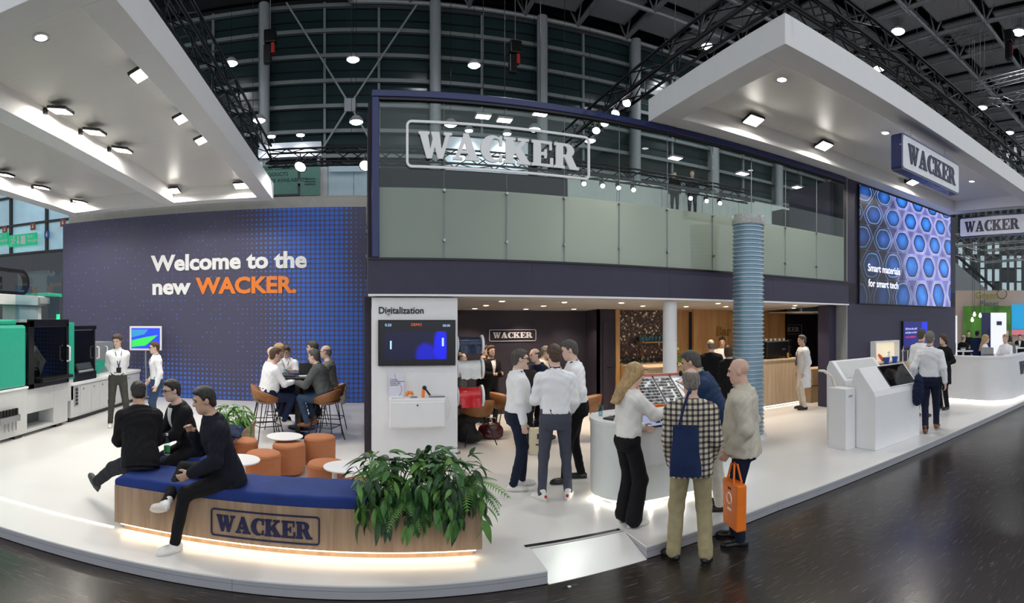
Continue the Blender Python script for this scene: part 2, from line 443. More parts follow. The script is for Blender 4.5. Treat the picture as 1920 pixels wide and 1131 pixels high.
ZS = .112                                     # top of the white platform
EY = 4.10                                     # its front edge
def stage():
    root = struct(empty('floor_platform'), 'low white exhibition platform with grey edge boards')
    # outline with the ramp cut out of the front edge
    out = [(-16, EY + .02), (1.47, EY - .02), (1.47, 4.55), (2.43, 4.57), (2.43, EY + .03), (4.2, 4.27), (9, 4.34), (24, 4.42), (24, 16), (-16, 16)]
    mb = MB(); mb.prism(out, ZS - .012, ZS); mb.build('deck', m_stage, root, smooth=False)
    inner = [(-15.97, EY + .035), (1.455, EY - .005), (1.455, 4.565), (2.445, 4.585), (2.445, EY + .045), (4.2, 4.285), (9, 4.355), (23.97, 4.435), (23.97, 15.9), (-15.97, 15.9)]
    # edge boards: two courses with a joint between, cut into lengths
    def boards(a, b, n):
        a = Vector((*a, 0)); b = Vector((*b, 0)); d = (b - a) / n
        for i in range(n):
            p = a + d * i; q = a + d * (i + 1); g = d.normalized() * .0015
            for z0, z1 in ((.006, .064), (.067, ZS - .012)):
                m_ = MB(); nrm = Vector((-d.y, d.x, 0)).normalized()
                m_.add([p + g + Vector((0, 0, z0)), q - g + Vector((0, 0, z0)), q - g + nrm * .02 + Vector((0, 0, z0)), p + g + nrm * .02 + Vector((0, 0, z0)),
                        p + g + Vector((0, 0, z1)), q - g + Vector((0, 0, z1)), q - g + nrm * .02 + Vector((0, 0, z1)), p + g + nrm * .02 + Vector((0, 0, z1))],
                       [(0, 3, 2, 1), (4, 5, 6, 7), (0, 1, 5, 4), (1, 2, 6, 5), (2, 3, 7, 6), (3, 0, 4, 7)])
                m_.build('edge_board', m_stage_edge, root, smooth=False)
    boards((-16, EY + .02), (1.47, EY - .02), 7)
    boards((1.47, EY - .02), (1.47, 4.55), 1)
    boards((2.43, 4.57), (2.43, EY + .03), 1)
    boards((2.43, EY + .03), (4.2, 4.27), 1); boards((4.2, 4.27), (9, 4.34), 2); boards((9, 4.34), (24, 4.42), 5)
    mb = MB(); mb.prism(inner, 0.002, ZS - .0125); mb.build('core', m_black, root, smooth=False)
    mb = MB()
    mb.add([(1.475, 4.07, .004), (2.425, 4.12, .004), (2.425, 4.545, ZS - .004), (1.475, 4.525, ZS - .004), (1.475, 4.545, .0), (2.425, 4.565, .0), (1.475, 4.07, 0), (2.425, 4.12, 0)],
           [(0, 1, 2, 3), (3, 2, 5, 4), (6, 0, 3, 4), (7, 5, 2, 1), (6, 7, 1, 0)])
    mb.build('ramp', m_stage, root, smooth=False)
    mb = MB(); mb.add([(1.43, 4.555, ZS + .002), (2.40, 4.575, ZS + .002), (2.40, 4.625, ZS + .002), (1.43, 4.605, ZS + .002)], [(0, 1, 2, 3)])
    mb.build('joint_strip', m_black, root, smooth=False)
stage()

# ---- hall: roof grid of square acoustic panels between tubes
ROOF = 17.8; PIT = 2.93
def hall():
    m_roofp = mat('dark_roof_panel', '#c9c6ca', .8, var=.08)
    m_roofb = mat('roof_void', '#2a292c', .9, var=.1)
    m_tube = mat('grey_roof_tube', '#a3a5a8', .4, .2, var=.08)
    root = struct(empty('ceiling'), 'dark hall roof of square panels between grey tubes')
    mb = MB(); mb.box(-40, 75, -8, 27.5, ROOF + 1.3, ROOF + 1.4); mb.build('roof_sheet', m_roofb, root, smooth=False)
    pm = MB().box(-1.17, 1.17, -1.17, 1.17, 0, .05).mesh('panel', m_roofp, smooth=False)
    fm = MB(); 
    for sx in (-1, 1): fm.box(sx * 1.2 - .03, sx * 1.2 + .03, -1.23, 1.23, -.03, .06)
    for sy in (-1, 1): fm.box(-1.23, 1.23, sy * 1.2 - .03, sy * 1.2 + .03, -.03, .06)
    fm = fm.mesh('panel_rim', m_tube, smooth=False)
    xs = [8.16 + PIT * k for k in range(-3, 18)]; ys = [26.1 - 3.02 * k for k in range(0, 9)]
    for i in range(len(xs) - 1):
        for j in range(len(ys) - 1):
            p = link('panel', pm, root, loc=((xs[i] + xs[i + 1]) / 2, (ys[j] + ys[j + 1]) / 2, ROOF + .55))
            link('panel_rim', fm, p)
    for x in xs:
        mb = MB(); mb.tube([(x, ys[-1], ROOF), (x, ys[0], ROOF)], .12, 8); mb.build('roof_tube', m_tube, root)
        mb = MB(); mb.tube([(x, ys[-1], ROOF + 1.0), (x, ys[0], ROOF + 1.0)], .1, 6); mb.build('roof_tube', m_roofb, root)
    for y in ys:
        mb = MB(); mb.tube([(xs[0], y, ROOF - .05), (xs[-1], y, ROOF - .05)], .11, 8); mb.build('roof_tube', m_tube, root)
    for x in xs:
        for y in ys[:6]:
            mb = MB()
            for dx, dy in ((.55, .0), (-.55, 0), (0, .55), (0, -.55)): mb.tube([(x, y, ROOF), (x + dx, y + dy, ROOF + .95)], .045, 5)
            mb.build('node_strut', m_tube, root)
    # round hall lamps under the roof
    lm = MB().lathe([(.36, .0), (.38, .1), (.2, .3)], 20).mesh('lamp_bowl', m_grey); ll = MB().lathe([(.05, -.12), (.25, -.08), (.36, .0), (.3, .01)], 20).mesh('lens', m_lampc)
    def hall_light(t, e):
        l = bpy.data.lights.new('hall_light', 'SPOT'); l.energy = e * LAMP; l.spot_size = 2.6; l.spot_blend = .6; l.shadow_soft_size = .3; l.color = (.95, .98, 1)
        lo = bpy.data.objects.new('hall_light', l); col.objects.link(lo); lo.parent = t; lo.location = (0, 0, -.15)
    spots = [(1684, 59), (1842, 202), (1893, 249), (1327, 87), (1216, 178), (1113, 242), (1910, 280), (1770, 245)]
    k = 0
    for (px, py) in spots[:4]:
        r = (ROOF - .2 - ZC) * F / (HZ - py)
        x, y = r * math.sin(phi(px)), r * math.cos(phi(px))
        k += 1
        wh = {0: 'under the roof panel above the long truss', 1: 'over the far right corner of the roof', 2: 'over the roof edge beyond the truss', 3: 'next to the white canopy corner'}[k - 1]
        t = thing('hall_lamp', 'round white hall lamp ' + wh, 'lamp', (x, y, ROOF - .2), 0, 'round hall lamps')
        link('lamp_bowl', lm, t); link('lens', ll, t)
        mb = MB(); mb.tube([(0, 0, .28), (0, 0, .74)], .02, 6); mb.build('stem', m_grey, t)
        hall_light(t, 900)
    # lamps added, largely out of view, to brighten the hall from overhead
    for i, x in enumerate((-7.9, 3.7, 15.5, 27.)):
        for j, y in enumerate((.4, 9.6, 18.6)):
            if (i, j) in ((0, 1),): continue
            t = thing('hall_lamp', 'added round white hall lamp in the rows high under the roof', 'lamp', (x, y, ROOF - .2), 0, 'added hall lamps in rows'); link('lamp_bowl', lm, t); link('lens', ll, t)
            mb = MB(); mb.tube([(0, 0, .28), (0, 0, .74 if x > -.6 and y > 2 else 1.49)], .02, 6); mb.build('stem', m_grey, t); hall_light(t, 900)
    # lamps hanging in front of the glass wall
    for i, (px, py, wh) in enumerate([(434, 119, 'left of the wall column'), (662, 112, 'between the crossed rods'), (889, 123, 'right of the second column'), (668, 229, 'below the crossed rod plate'),
                                      (1002, 243, 'behind the deck glass right'), (845, 234, 'behind the deck logo'), (486, 226, 'beside the wall column foot'), (1106, 264, 'beyond the deck logo corner')]):
        p = AY(px, py, 24.0 if py != 229 else 22.5)
        t = thing('hall_lamp', 'round white lamp hung before the glass wall ' + wh, 'lamp', p, 0, 'lamps before the glass wall')
        s = .8
        a = link('lamp_bowl', lm, t); b = link('lens', ll, t); a.scale = b.scale = (s, s, s)
        mb = MB(); mb.tube([(0, 0, .2), (0, 0, ROOF - p.z + (.54 if p.x > -.6 else 1.3))], .012, 4); mb.build('cable', m_black, t)
    # back glass wall
    WY = 26.6
    m_pane = mat('dark_green_pane', '#2b3e41', .18, var=.2, scale=.4)
    m_mull = mat('wall_mullion', '#8b9194', .5, .2, var=.05)
    m_colm = mat('wall_column', '#a3a8ad', .5, .1, var=.05)
    wb = struct(empty('wall_back'), 'tall dark green glazed hall wall with grey transoms')
    tx = [-.188 - .107 * 3, -.188 - .107 * 2, -.188 - .107, -.188, -.074, .030, .136, .231, .349, .447, .561] + [.561 + .107 * k for k in range(1, 14)]
    mx = [t * 26 for t in tx]
    zs = [ZC + 26 * (.553 + .048 * k) for k in range(-10, 2)]
    for i in range(len(mx) - 1):
        wdt = mx[i + 1] - mx[i] - .1
        me = MB().box(-wdt / 2, wdt / 2, -.02, .02, .0, .52).mesh('pane', m_pane, smooth=False)
        for j in range(len(zs) - 1):
            for q in (.07, .65): link('pane', me, wb, loc=((mx[i] + mx[i + 1]) / 2, WY + .1, zs[j] + q))
    for z in zs:
        mb = MB(); mb.box(mx[0], mx[-1], WY - .22, WY, z - .09, z + .09); mb.build('transom', m_mull, wb, smooth=False)
        mb = MB(); mb.box(mx[0], mx[-1], WY + .05, WY + .2, z + .6 - .02, z + .6 + .03); mb.build('glazing_bar', m_black, wb, smooth=False)
    for x in mx:
        mb = MB(); mb.box(x - .06, x + .06, WY - .1, WY + .1, 0, ROOF + .2); mb.build('mullion', m_mull, wb, smooth=False)
    for i in (3, 6, 8, 10, 12, 14, 16):
        mb = MB(); mb.tube([(mx[i], WY - .6, 0), (mx[i], WY - .6, ROOF)], .28, 16); mb.build('column', m_colm, wb)
    mb = MB(); mb.box(mx[0], mx[-1], WY + .3, WY + .5, 0, ROOF + 1.3); mb.build('backing', mat('dark_backing', '#10181a', .8), wb, smooth=False)
    # crossed tension rods with a plate
    c = AY(656, 197, WY - .5)
    for (px, py) in ((537, 5), (782, 8), (605, 278), (697, 268)):
        e = AY(px, py, WY - .5); d = (e - c); e = c + d * 1.0
        mb = MB(); mb.tube([c, e], .05, 6); mb.build('tension_rod', m_colm, wb)
    mb = MB(); mb.box(c.x - .28, c.x + .28, c.y - .06, c.y + .06, c.z - .33, c.z + .33); mb.build('rod_plate', m_colm, wb, bevel=.03)
hall()

# ---- hall side glazing seen at the far left, with the emergency exit signs on its transom
def hall_left():
    root = struct(empty('wall_left'), 'hall wall with dark base and steel framed glazing above')
    Y = 20.0
    m_base = mat('hall_wall_grey', '#5d6166', .6, var=.05); m_gb = mat('sky_glass', '#a9cfe0', .15, var=.35, scale=.6, emit=.35)
    m_lat = mat('white_steel_lattice', '#d8e2e6', .5, var=.05)
    z0 = AY(60, 474, Y).z; z1 = z0 + 7
    mb = MB(); mb.box(-34, -8, Y, Y + .3, 0, z0); mb.build('wall_base', m_base, root, smooth=False)
    xs = [-34 + 2.05 * k for k in range(13)]
    for i in range(len(xs) - 1):
        for j in range(4):
            mb = MB(); mb.box(xs[i] + .05, xs[i + 1] - .05, Y + .1, Y + .14, z0 + .05 + j * 1.35, z0 + 1.3 + j * 1.35); mb.build('pane', m_gb, root, smooth=False)
    for x in xs:
        mb = MB(); mb.box(x - .06, x + .06, Y - .05, Y + .2, z0, z1); mb.build('mullion', m_black, root, smooth=False)
    for j in range(5):
        mb = MB(); mb.box(-34, -8, Y - .06, Y + .2, z0 - .05 + j * 1.35, z0 + .05 + j * 1.35); mb.build('transom', m_black, root, smooth=False)
    for k in range(14):
        a = Vector((-33 + 1.9 * k, Y + .6, z0)); mb = MB(); mb.tube([a, a + Vector((2.4, 0, 5.4))], .06, 5); mb.tube([a + Vector((2.4, 0, 0)), a + Vector((0, 0, 5.4))], .06, 5); mb.build('lattice_brace', m_lat, root)
    # signs
    m_exit = mat('exit_green', '#14a877', .4, var=.02, emit=.6); m_red = mat('sign_rust', '#a2513a', .5, var=.05); m_info = mat('sign_blue', '#2464b0', .5, var=.05)
    m_w = m_print_w
    for n, (xa, xb) in enumerate(((0, 15), (17, 69))):
        a = AY(xa - (40 if n == 0 else 0), 464, Y - .11); b = AY(xb, 436, Y - .11)
        t = thing('exit_sign', ('green exit sign with running figure and arrow on hall glazing', 'green exit sign cut by the picture edge beside another exit sign')[1 - n if n == 1 else 1], 'sign', (a.x, Y - .11, a.z), 0)
        wdt = b.x - a.x; h = b.z - a.z
        mb = MB(); mb.box(0, wdt, -.05, .05, 0, h); mb.build('panel', m_exit, t, smooth=False)
        k = wdt
        text('lettering', 'Exit\nAusgang', h * .36, m_w, (k * .69 if n else k * .66, -.056, h * .62), parent=t)
        if n:
            mb = MB(); mb.prism([(k * .46, h * .15), (k * .62, h * .15), (k * .62, h * .85), (k * .46, h * .85)], -.058, -.05, None, 'y'); mb.build('door_pictogram', m_w, t, smooth=False)
            mb = MB(); mb.prism([(k * .36, h * .12), (k * .42, h * .42), (k * .38, h * .42), (k * .38, h * .85), (k * .34, h * .85), (k * .34, h * .42), (k * .30, h * .42)], -.058, -.05, None, 'y'); mb.build('arrow', m_w, t, smooth=False)
            mb = MB(); q = lambda u, v: (k * .06 + u * h, v * h)
            mb.prism([q(.42 + .09 * math.cos(a_), .82 + .09 * math.sin(a_)) for a_ in [i * PI / 5 for i in range(10)]], -.058, -.05, None, 'y')
            for pts in ([(.30, .68), (.42, .70), (.34, .38), (.22, .40)], [(.24, .42), (.34, .40), (.46, .25), (.40, .18)], [(.22, .42), (.30, .40), (.16, .1), (.06, .12)], [(.30, .70), (.33, .62), (.12, .52), (.10, .6)], [(.38, .68), (.36, .6), (.54, .48), (.58, .56)]):
                mb.prism([q(*p) for p in pts], -.058, -.05, None, 'y')
            mb.build('running_figure', m_w, t, smooth=False)
    for px, py, mm, lb in ((9, 431, m_red, 'rust red square sign with arrow hung over exit sign'), (62, 425, m_red, 'rust red square sign with down arrow above green sign'), (118, 418, m_red, 'rust red square sign beside the blue print wall'), (88, 440, m_info, 'blue square wayfinding sign right of the exit sign')):
        c = AY(px, py, Y - .085)
        t = thing('square_sign', lb, 'sign', c)
        mb = MB(); mb.box(-.13, .13, -.02, .02, -.16, .16); mb.build('panel', mm, t, smooth=False)
        mb = MB(); mb.prism([(0, -.09), (.06, -.01), (.02, -.01), (.02, .09), (-.02, .09), (-.02, -.01), (-.06, -.01)], -.03, -.021, None, 'y'); mb.build('arrow', m_w, t, smooth=False)
hall_left()

# ---- booth walls
def booth():
    m_half = halftone()
    WY = 13.1
    wl, wr = XA(118, WY), .07
    zt = 4.93
    root = struct(empty('wall_welcome'), 'dark blue printed wall with halftone dots')
    mb = MB(); mb.box(wl, wr, WY, WY + .15, ZS, zt); mb.build('print_panel', m_half, root, smooth=False)
    for body, y, x0, x1, mm in (('Welcome to the', 505.5, 285, 578, m_print_w), ('new', 551, 285, 357, m_print_w), ('WACKER.', 551, 369, 558, m_print_o)):
        a = AY(x0, y, WY - .01); b = AY(x1, y, WY - .01); z = {505.5: 3.455, 551: 2.835}[y]
        o = text('lettering', body, .56, mm, (a.x, WY - .012, z), parent=root, offset=.021, width=b.x - a.x, extrude=.005)
    # beige ledge and green banners of the neighbour behind, over the print wall
    zz0, zz1 = AY(600, 385, WY + .4).z, AY(600, 369, WY + .4).z
    mb = MB(); mb.box(-8.25, .1, WY + .3, WY + .6, zz0 - .5, zz1); struct(mb.build('wall_ledge', mat('beige_ledge', '#b8b4aa', .6), smooth=False), 'beige ledge above the printed wall')
    Y = WY + 1.4
    m_gr = mat('sage_banner', '#5d8a7c', .6, var=.05); m_txt = mat('dark_green_print', '#2c4a48', .6)
    for k, (xa, xb, lines) in enumerate(((470, 558, ('OUR COMMUNITY', 'PRODUCTS', 'MORE AVAILABILITY')), (563, 600, ('', '', '')))):
        a = AY(xa, 367, Y); b = AY(xb, 308, Y)
        t = thing('banner_panel', ('sage green banner with dark printed lines above the ledge', 'narrow sage green banner beside a white curtain')[k], 'banner', (a.x, Y, a.z))
        mb = MB(); mb.box(0, b.x - a.x, 0, .05, 0, b.z - a.z); mb.build('sheet', m_gr, t, smooth=False); MB().box(.1, .2, .05, .15, -a.z, b.z - a.z).build('post', m_grey, t, smooth=False)
        for i, ln in enumerate(lines):
            if ln: text('lettering', ln, .14, m_txt, (.33, -.006, (b.z - a.z) * (.84 - .21 * i)), parent=t, offset=.002)
        if k:
            for z_ in (.36, .30, .24): 
                mb = MB(); mb.box(.12, .42, -.006, 0, z_ * 1.2, z_ * 1.2 + .035); mb.build('print_line', m_txt, t, smooth=False)
    # pale room with curtain right of the banners
    m_pale = mat('pale_blue_panel', '#c3d9e4', .6, var=.04)
    a = AY(601, 368, Y + .2); b = AY(692, 312, Y + .2)
    t = thing('display_wall', 'pale blue panel wall of the neighbouring upper stand', 'wall panel', (a.x, Y + .2, a.z))
    for u0, u1 in ((.16, .68), (.69, 1.)):
        mb = MB(); mb.box((b.x - a.x) * u0, (b.x - a.x) * u1, 0, .05, 0, b.z - a.z); mb.build('panel', m_pale, t, smooth=False)
    mb = MB()
    n = 14; wd = (b.x - a.x) * .15
    mb.strip([Vector((wd * i / n, .03 * (i % 2), 0)) for i in range(n + 1)], [Vector((wd * i / n, .03 * (i % 2), b.z - a.z)) for i in range(n + 1)])
    mb.build('curtain', m_white, t)
    mb = MB(); mb.box((b.x - a.x) * .18, (b.x - a.x) * .97, -.2, -.16, (b.z - a.z) * .76, b.z - a.z); mb.build('header', m_pale, t, smooth=False)
    # white light boxes of the far stands
    for xa, xb, ya, yb, lb in ((484, 602, 297, 265, 'white lit fascia of a far stand beside the glazed wall'), (835, 990, 322, 268, 'white lit fascia of a far stand seen through the deck logo')):
        a = AY(xa, ya, 21.); b = AY(xb, yb, 21.)
        t = thing('light_fascia', lb, 'fascia', (a.x, 21, a.z))
        mb = MB(); mb.box(0, b.x - a.x, 0, .3, 0, b.z - a.z); mb.build('board', mat('fascia_white', '#e8eef6', .6), t, smooth=False)
        for x_ in (.1, b.x - a.x - .1): MB().box(x_ - .06, x_ + .06, .1, .2, -a.z, 0).build('post', m_grey, t, smooth=False)
        for k in range(2):
            c = (b.x - a.x) * (.25 + .45 * k)
            s = MB(); s.lathe([(.16, 0), (.2, .06), (.1, .16)], 14, (c, -.5, b.z - a.z + .1)); h = s.build('spot_head', m_grey, t)
            s = MB(); s.lathe([(.15, -.02), (.155, .0)], 14, (c, -.5, b.z - a.z + .1)); s.build('lens', m_spot, h)
            s = MB(); s.tube([(c, -.5, b.z - a.z + .22), (c, .1, b.z - a.z + .1)], .02, 5); s.build('arm', m_grey, h)
            l = bpy.data.lights.new('fascia_spot', 'SPOT'); l.energy = 160 * LAMP; l.spot_size = 1.7; l.spot_blend = .8; l.color = (.75, .88, 1); l.shadow_soft_size = .1
            lo = bpy.data.objects.new('fascia_spot', l); col.objects.link(lo); lo.parent = t; lo.location = (c, -.5, b.z - a.z + .05); lo.rotation_euler = (.5, 0, 0)

    FY = 7.6                                   # the deck's front plane
    fl, fr = .07, 9.78
    z_soff, z_top = 2.52, 3.01
    # fascia boards, joint every few panels
    root = struct(empty('wall_fascia'), 'dark aubergine fascia under the glazed upper deck')
    for k in range(4):
        a = fl + (fr - fl) * k / 4; b = fl + (fr - fl) * (k + 1) / 4
        mb = MB(); mb.box(a + .001, b - .001, FY, FY + .05, z_soff, z_top); mb.build('board', m_dark, root, smooth=False)
    mb = MB(); mb.box(fl, fr, FY - .015, FY + .06, z_soff - .03, z_soff); mb.build('white_rim', m_white, root, smooth=False)
    mb = MB(); mb.box(fl, fr, FY - .02, FY + .10, z_top, z_top + .03); mb.build('glass_channel', m_black, root, smooth=False)
    # ceiling under the deck: panels with dark joints
    root = struct(empty('ceiling_soffit'), 'white panelled ceiling under the upper deck')
    BY = 11.15
    nx, ny = 10, 4
    zc = lambda y: z_soff - .005 - (y - FY) * .045
    for i in range(nx):
        for j in range(ny):
            xa, xb = fl + (fr - fl) * i / nx + .004, fl + (fr - fl) * (i + 1) / nx - .004
            ya, yb = FY + .06 + (BY - FY - .06) * j / ny + .004, FY + .06 + (BY - FY - .06) * (j + 1) / ny - .004
            m_ = MB(); m_.add([(xa, ya, zc(ya)), (xb, ya, zc(ya)), (xb, yb, zc(yb)), (xa, yb, zc(yb)), (xa, ya, zc(ya) + .02), (xb, ya, zc(ya) + .02), (xb, yb, zc(yb) + .02), (xa, yb, zc(yb) + .02)],
                              [(0, 3, 2, 1), (4, 5, 6, 7), (0, 1, 5, 4), (1, 2, 6, 5), (2, 3, 7, 6), (3, 0, 4, 7)])
            m_.build('ceiling_panel', m_ceil, root, smooth=False)
    mb = MB(); mb.box(fl, 15.4, FY + .05, 13.1, z_soff + .05, z_top); mb.build('deck_slab', m_dark2, root, smooth=False)
    mb = MB(); mb.box(9.8, 15.4, FY + .3, 13.1, 2.33, 2.36); mb.build('ceiling_sheet', m_ceil, root, smooth=False)
    # recessed downlights
    px = [(890, 579), (911, 573), (941, 565), (986, 580), (1019, 574), (1058, 567), (1076, 580), (1060 + 105, 568), (1286, 575), (1346, 569), (1361, 575), (1490, 573), (1488, 578), (1541, 579), (1551, 574), (1205, 574)]
    ring = MB().lathe([(.075, -.004), (.075, .004), (.05, .004), (.05, -.004)], 16, cap=False).mesh('ring', m_white); lens = MB().lathe([(.01, -.003), (.048, -.002), (.05, .002)], 16).mesh('lens', m_down)
    for i, (x, y) in enumerate(px):
        # march to the sloping soffit
        best = min(((abs(ZC + (Y / math.cos(phi(x))) * (HZ - y) / F - zc(Y)), Y) for Y in np.linspace(FY + .3, BY - .3, 80)))
        Y = best[1]; X = XA(x, Y); X = X if X < fr - .2 else X
        z = zc(Y) - .006 if X < 9.8 else 2.322
        t = thing('downlight', 'small recessed round downlight in the white soffit', 'downlight', (X, Y, z), 0, 'downlights under the deck')
        link('ring', ring, t); link('lens', lens, t)
        l = bpy.data.lights.new('downlight', 'SPOT'); l.energy = 62 * LAMP; l.spot_size = 2.0; l.spot_blend = .7; l.color = (1, .82, .62); l.shadow_soft_size = .05
        lo = bpy.data.objects.new('downlight_lamp', l); col.objects.link(lo); lo.parent = t; lo.location = (0, 0, -.02)
    # inner walls
    mb = MB(); mb.box(.05, XA(1098, BY), BY, BY + .1, ZS, 2.6); struct(mb.build('wall_lounge', m_dark2, smooth=False), 'dark back wall of the lounge')
    mb = MB(); xl = XA(1098, BY); xr = XA(1150, 10.6); mb.box(xl, xl + .06, 10.5, BY, ZS, 2.5); mb.box(xl, xr, 10.5, 10.56, ZS, 2.5); struct(mb.build('wall_lounge_side', m_dark2, smooth=False), 'dark wall return beside the lounge')
    d = struct(empty('door_1', (xl + .12, 10.49, ZS)), 'dark flush door in the lounge wall')
    mb = MB(); mb.box(0, xr - xl - .3, -.03, 0, 0, 2.0); mb.build('leaf', m_dark2, d, smooth=False, bevel=.006)
    mb = MB(); mb.tube([(.1, -.03, 1.), (.1, -.07, 1.), (.22, -.07, 1.)], .01, 6); mb.build('handle', m_black, d)
    # end wall of the building towards the print wall, a slim dark edge
    mb = MB(); mb.box(.02, .16, 8.06, 11.3, ZS, 2.5); struct(mb.build('wall_side', m_dark2, smooth=False), 'slim dark end wall beside the printed wall')
    # tower with the big screen
    TX0, TX1 = 9.78, 15.45
    TY = 7.66
    root = struct(empty('wall_tower'), 'dark aubergine tower wall carrying the big screen')
    for a, b, z0, z1 in ((TX0, TX1, ZS, 2.53), (TX0, TX0 + .40, 2.53, 5.45), (TX1 - .40, TX1, 2.53, 5.45), (TX0 + .4, TX1 - .4, 2.53, 5.45)):
        mb = MB(); mb.box(a + .003, b - .003, TY, TY + .35, z0 + .003, z1); mb.build('panel', m_dark, root, smooth=False)
    mb = MB(); mb.box(TX0 - .02, TX0 + .012, TY - .015, TY + .36, ZS, 5.45); mb.build('edge_trim', m_grey, root, smooth=False)
    mb = MB(); mb.box(TX0 - .16, TX0 - .03, TY - .02, TY + .35, 3.04, 5.42); mb.build('frame_post', m_black, root, smooth=False)
    mb = MB(); mb.box(9.5, 9.78, TY + .3, 8.3, ZS, 2.5); mb.build('return_wall', m_dark, root, smooth=False)
    mb = MB(); mb.box(TX1 - .05, TX1, TY + .3, 13.0, ZS, 5.4); mb.build('side_wall', m_dark, root, smooth=False)
    # back of the side room
    mb = MB(); mb.box(10.3, 15.4, 11.6, 11.7, ZS, 2.35); struct(mb.build('wall_side_room', m_dark2, smooth=False), 'dark back wall of the side room')
    d = struct(empty('door_2', (XA(1530, 11.55), 11.55, ZS)), 'dark door in the side room wall')
    mb = MB(); mb.box(0, 1.0, 0, .04, 0, 1.98); mb.build('leaf', m_dark, d, smooth=False, bevel=.006)
    mb = MB(); mb.tube([(.1, 0, 1.), (.1, -.06, 1.), (.24, -.06, 1.)], .012, 6); mb.build('handle', m_chrome, d)

    # ---- glazed upper deck
    GX = [.22] + [1.165, 2.10, 3.02, 3.97, 4.89, 5.86, 6.79, 7.72, 8.68, 9.64]
    root = struct(empty('window_deck'), 'glazed front of the upper deck with frosted lower panes')
    for i in range(len(GX) - 1):
        a, b = GX[i] + .006, GX[i + 1] - .006
        mb = MB(); mb.box(a, b, FY + .03, FY + .045, z_top + .03, 4.05); mb.build('frosted_pane', m_frost, root, smooth=False)
        mb = MB(); mb.add([(a, FY + .02, z_top + .03), (b, FY + .02, z_top + .03), (b, FY + .02, 5.30), (a, FY + .02, 5.30)], [(0, 1, 2, 3)]); mb.build('clear_pane', m_glass, root, smooth=False)
        if i:
            for z_ in (3.3, 4.02):
                mb = MB(); mb.tube([(GX[i], FY - .02, z_), (GX[i], FY + .06, z_)], .022, 10); mb.build('glass_clamp', m_chrome, root)
            mb = MB(); mb.box(GX[i] - .008, GX[i] + .008, FY + .022, FY + .05, 3.04, 3.98); mb.build('pane_joint', m_grey, root, smooth=False)
            mb = MB(); mb.box(GX[i] - .003, GX[i] + .003, FY + .016, FY + .03, 4.06, 5.3); mb.build('pane_edge', m_grey, root, smooth=False)
    mb = MB(); mb.box(.12, 9.64, FY - .05, FY + .07, 5.32, 5.42); mb.build('top_beam', m_blue, root, bevel=.01)
    mb = MB(); mb.box(.12, 9.64, FY - .03, FY + .05, 5.285, 5.32); mb.build('glazing_channel', m_black, root, smooth=False)
    mb = MB(); mb.box(.12, .23, FY - .05, FY + .07, z_top + .03, 5.32); mb.build('post', m_blue, root, bevel=.01)
    # deck interior
    struct(MB().box(.1, 4.03, 10.0, 10.1, z_top, 5.0).build('wall_deck', m_dark2, smooth=False), 'dark rear wall on the upper deck')
    struct(MB().box(.07, .15, 7.7, 10.1, z_top, 5.3).build('wall_deck_side', m_dark2, smooth=False), 'dark side wall on the upper deck')
    struct(MB().box(9.45, 9.60, 7.9, 9.2, z_top, 5.35).build('wall_deck_end', m_dark, smooth=False), 'dark end wall on the upper deck')
    # white parapet of the far gallery seen above the frosted panes
    a = AY(1065, 352, 17.); b = AY(1560, 395, 17.)
    m_gal = mat('gallery_white', '#c9d3cf', .6, var=.04)
    g = struct(empty('wall_gallery'), 'pale gallery parapet of the stand behind the deck')
    for k in range(8):
        x_ = a.x + (22 - a.x) * k / 8
        mb = MB(); mb.box(x_ + .01, x_ + (22 - a.x) / 8 - .01, 17, 17.2, 4.0, 7.25); mb.build('panel', m_gal, g, smooth=False)
    return root
booth()
# ------------------------------------------------------------------ canopies, trusses and lamps
def canopy(name, label, X0_, X1_, Y0_, Y1_, z0, z1, bw, mid=None):
    root = thing(name, label, 'canopy', ((X0_ + X1_) / 2, (Y0_ + Y1_) / 2, z0))
    c = Vector(((X0_ + X1_) / 2, (Y0_ + Y1_) / 2, z0)); hx = (X1_ - X0_) / 2; hy = (Y1_ - Y0_) / 2; h = z1 - z0
    for nm, b in (('front_beam', (-hx, hx, -hy, -hy + bw)), ('rear_beam', (-hx, hx, hy - bw, hy)), ('side_beam', (-hx, -hx + bw, -hy + bw, hy - bw)), ('side_beam', (hx - bw, hx, -hy + bw, hy - bw))):
        mb = MB(); mb.box(b[0], b[1], b[2], b[3], 0, h); mb.build(nm, m_canopy, root, smooth=False, bevel=.006)
    if mid is not None:
        mb = MB(); mb.box(mid - c.x - bw / 2, mid - c.x + bw / 2, -hy + bw, hy - bw, 0, h - .01); mb.build('middle_beam', m_canopy, root, smooth=False, bevel=.006)
    mb = MB(); mb.box(-hx + bw, hx - bw, -hy + bw, hy - bw, h - .06, h - .01); mb.build('recessed_ceiling', m_canopy_in, root, smooth=False)
    return root
canopy('left_canopy'.replace('left_', 'suspended_'), 'suspended white coffered canopy above the moulding machine', -7.65, -2.12, 3.85, 12.5, 5.0, 5.4, .34, -4.68)
canopy('suspended_canopy', 'suspended white canopy carrying the blue edged hanging sign', 4.5, 14.85, 4.45, 7.6, 5.43, 5.80, .40)

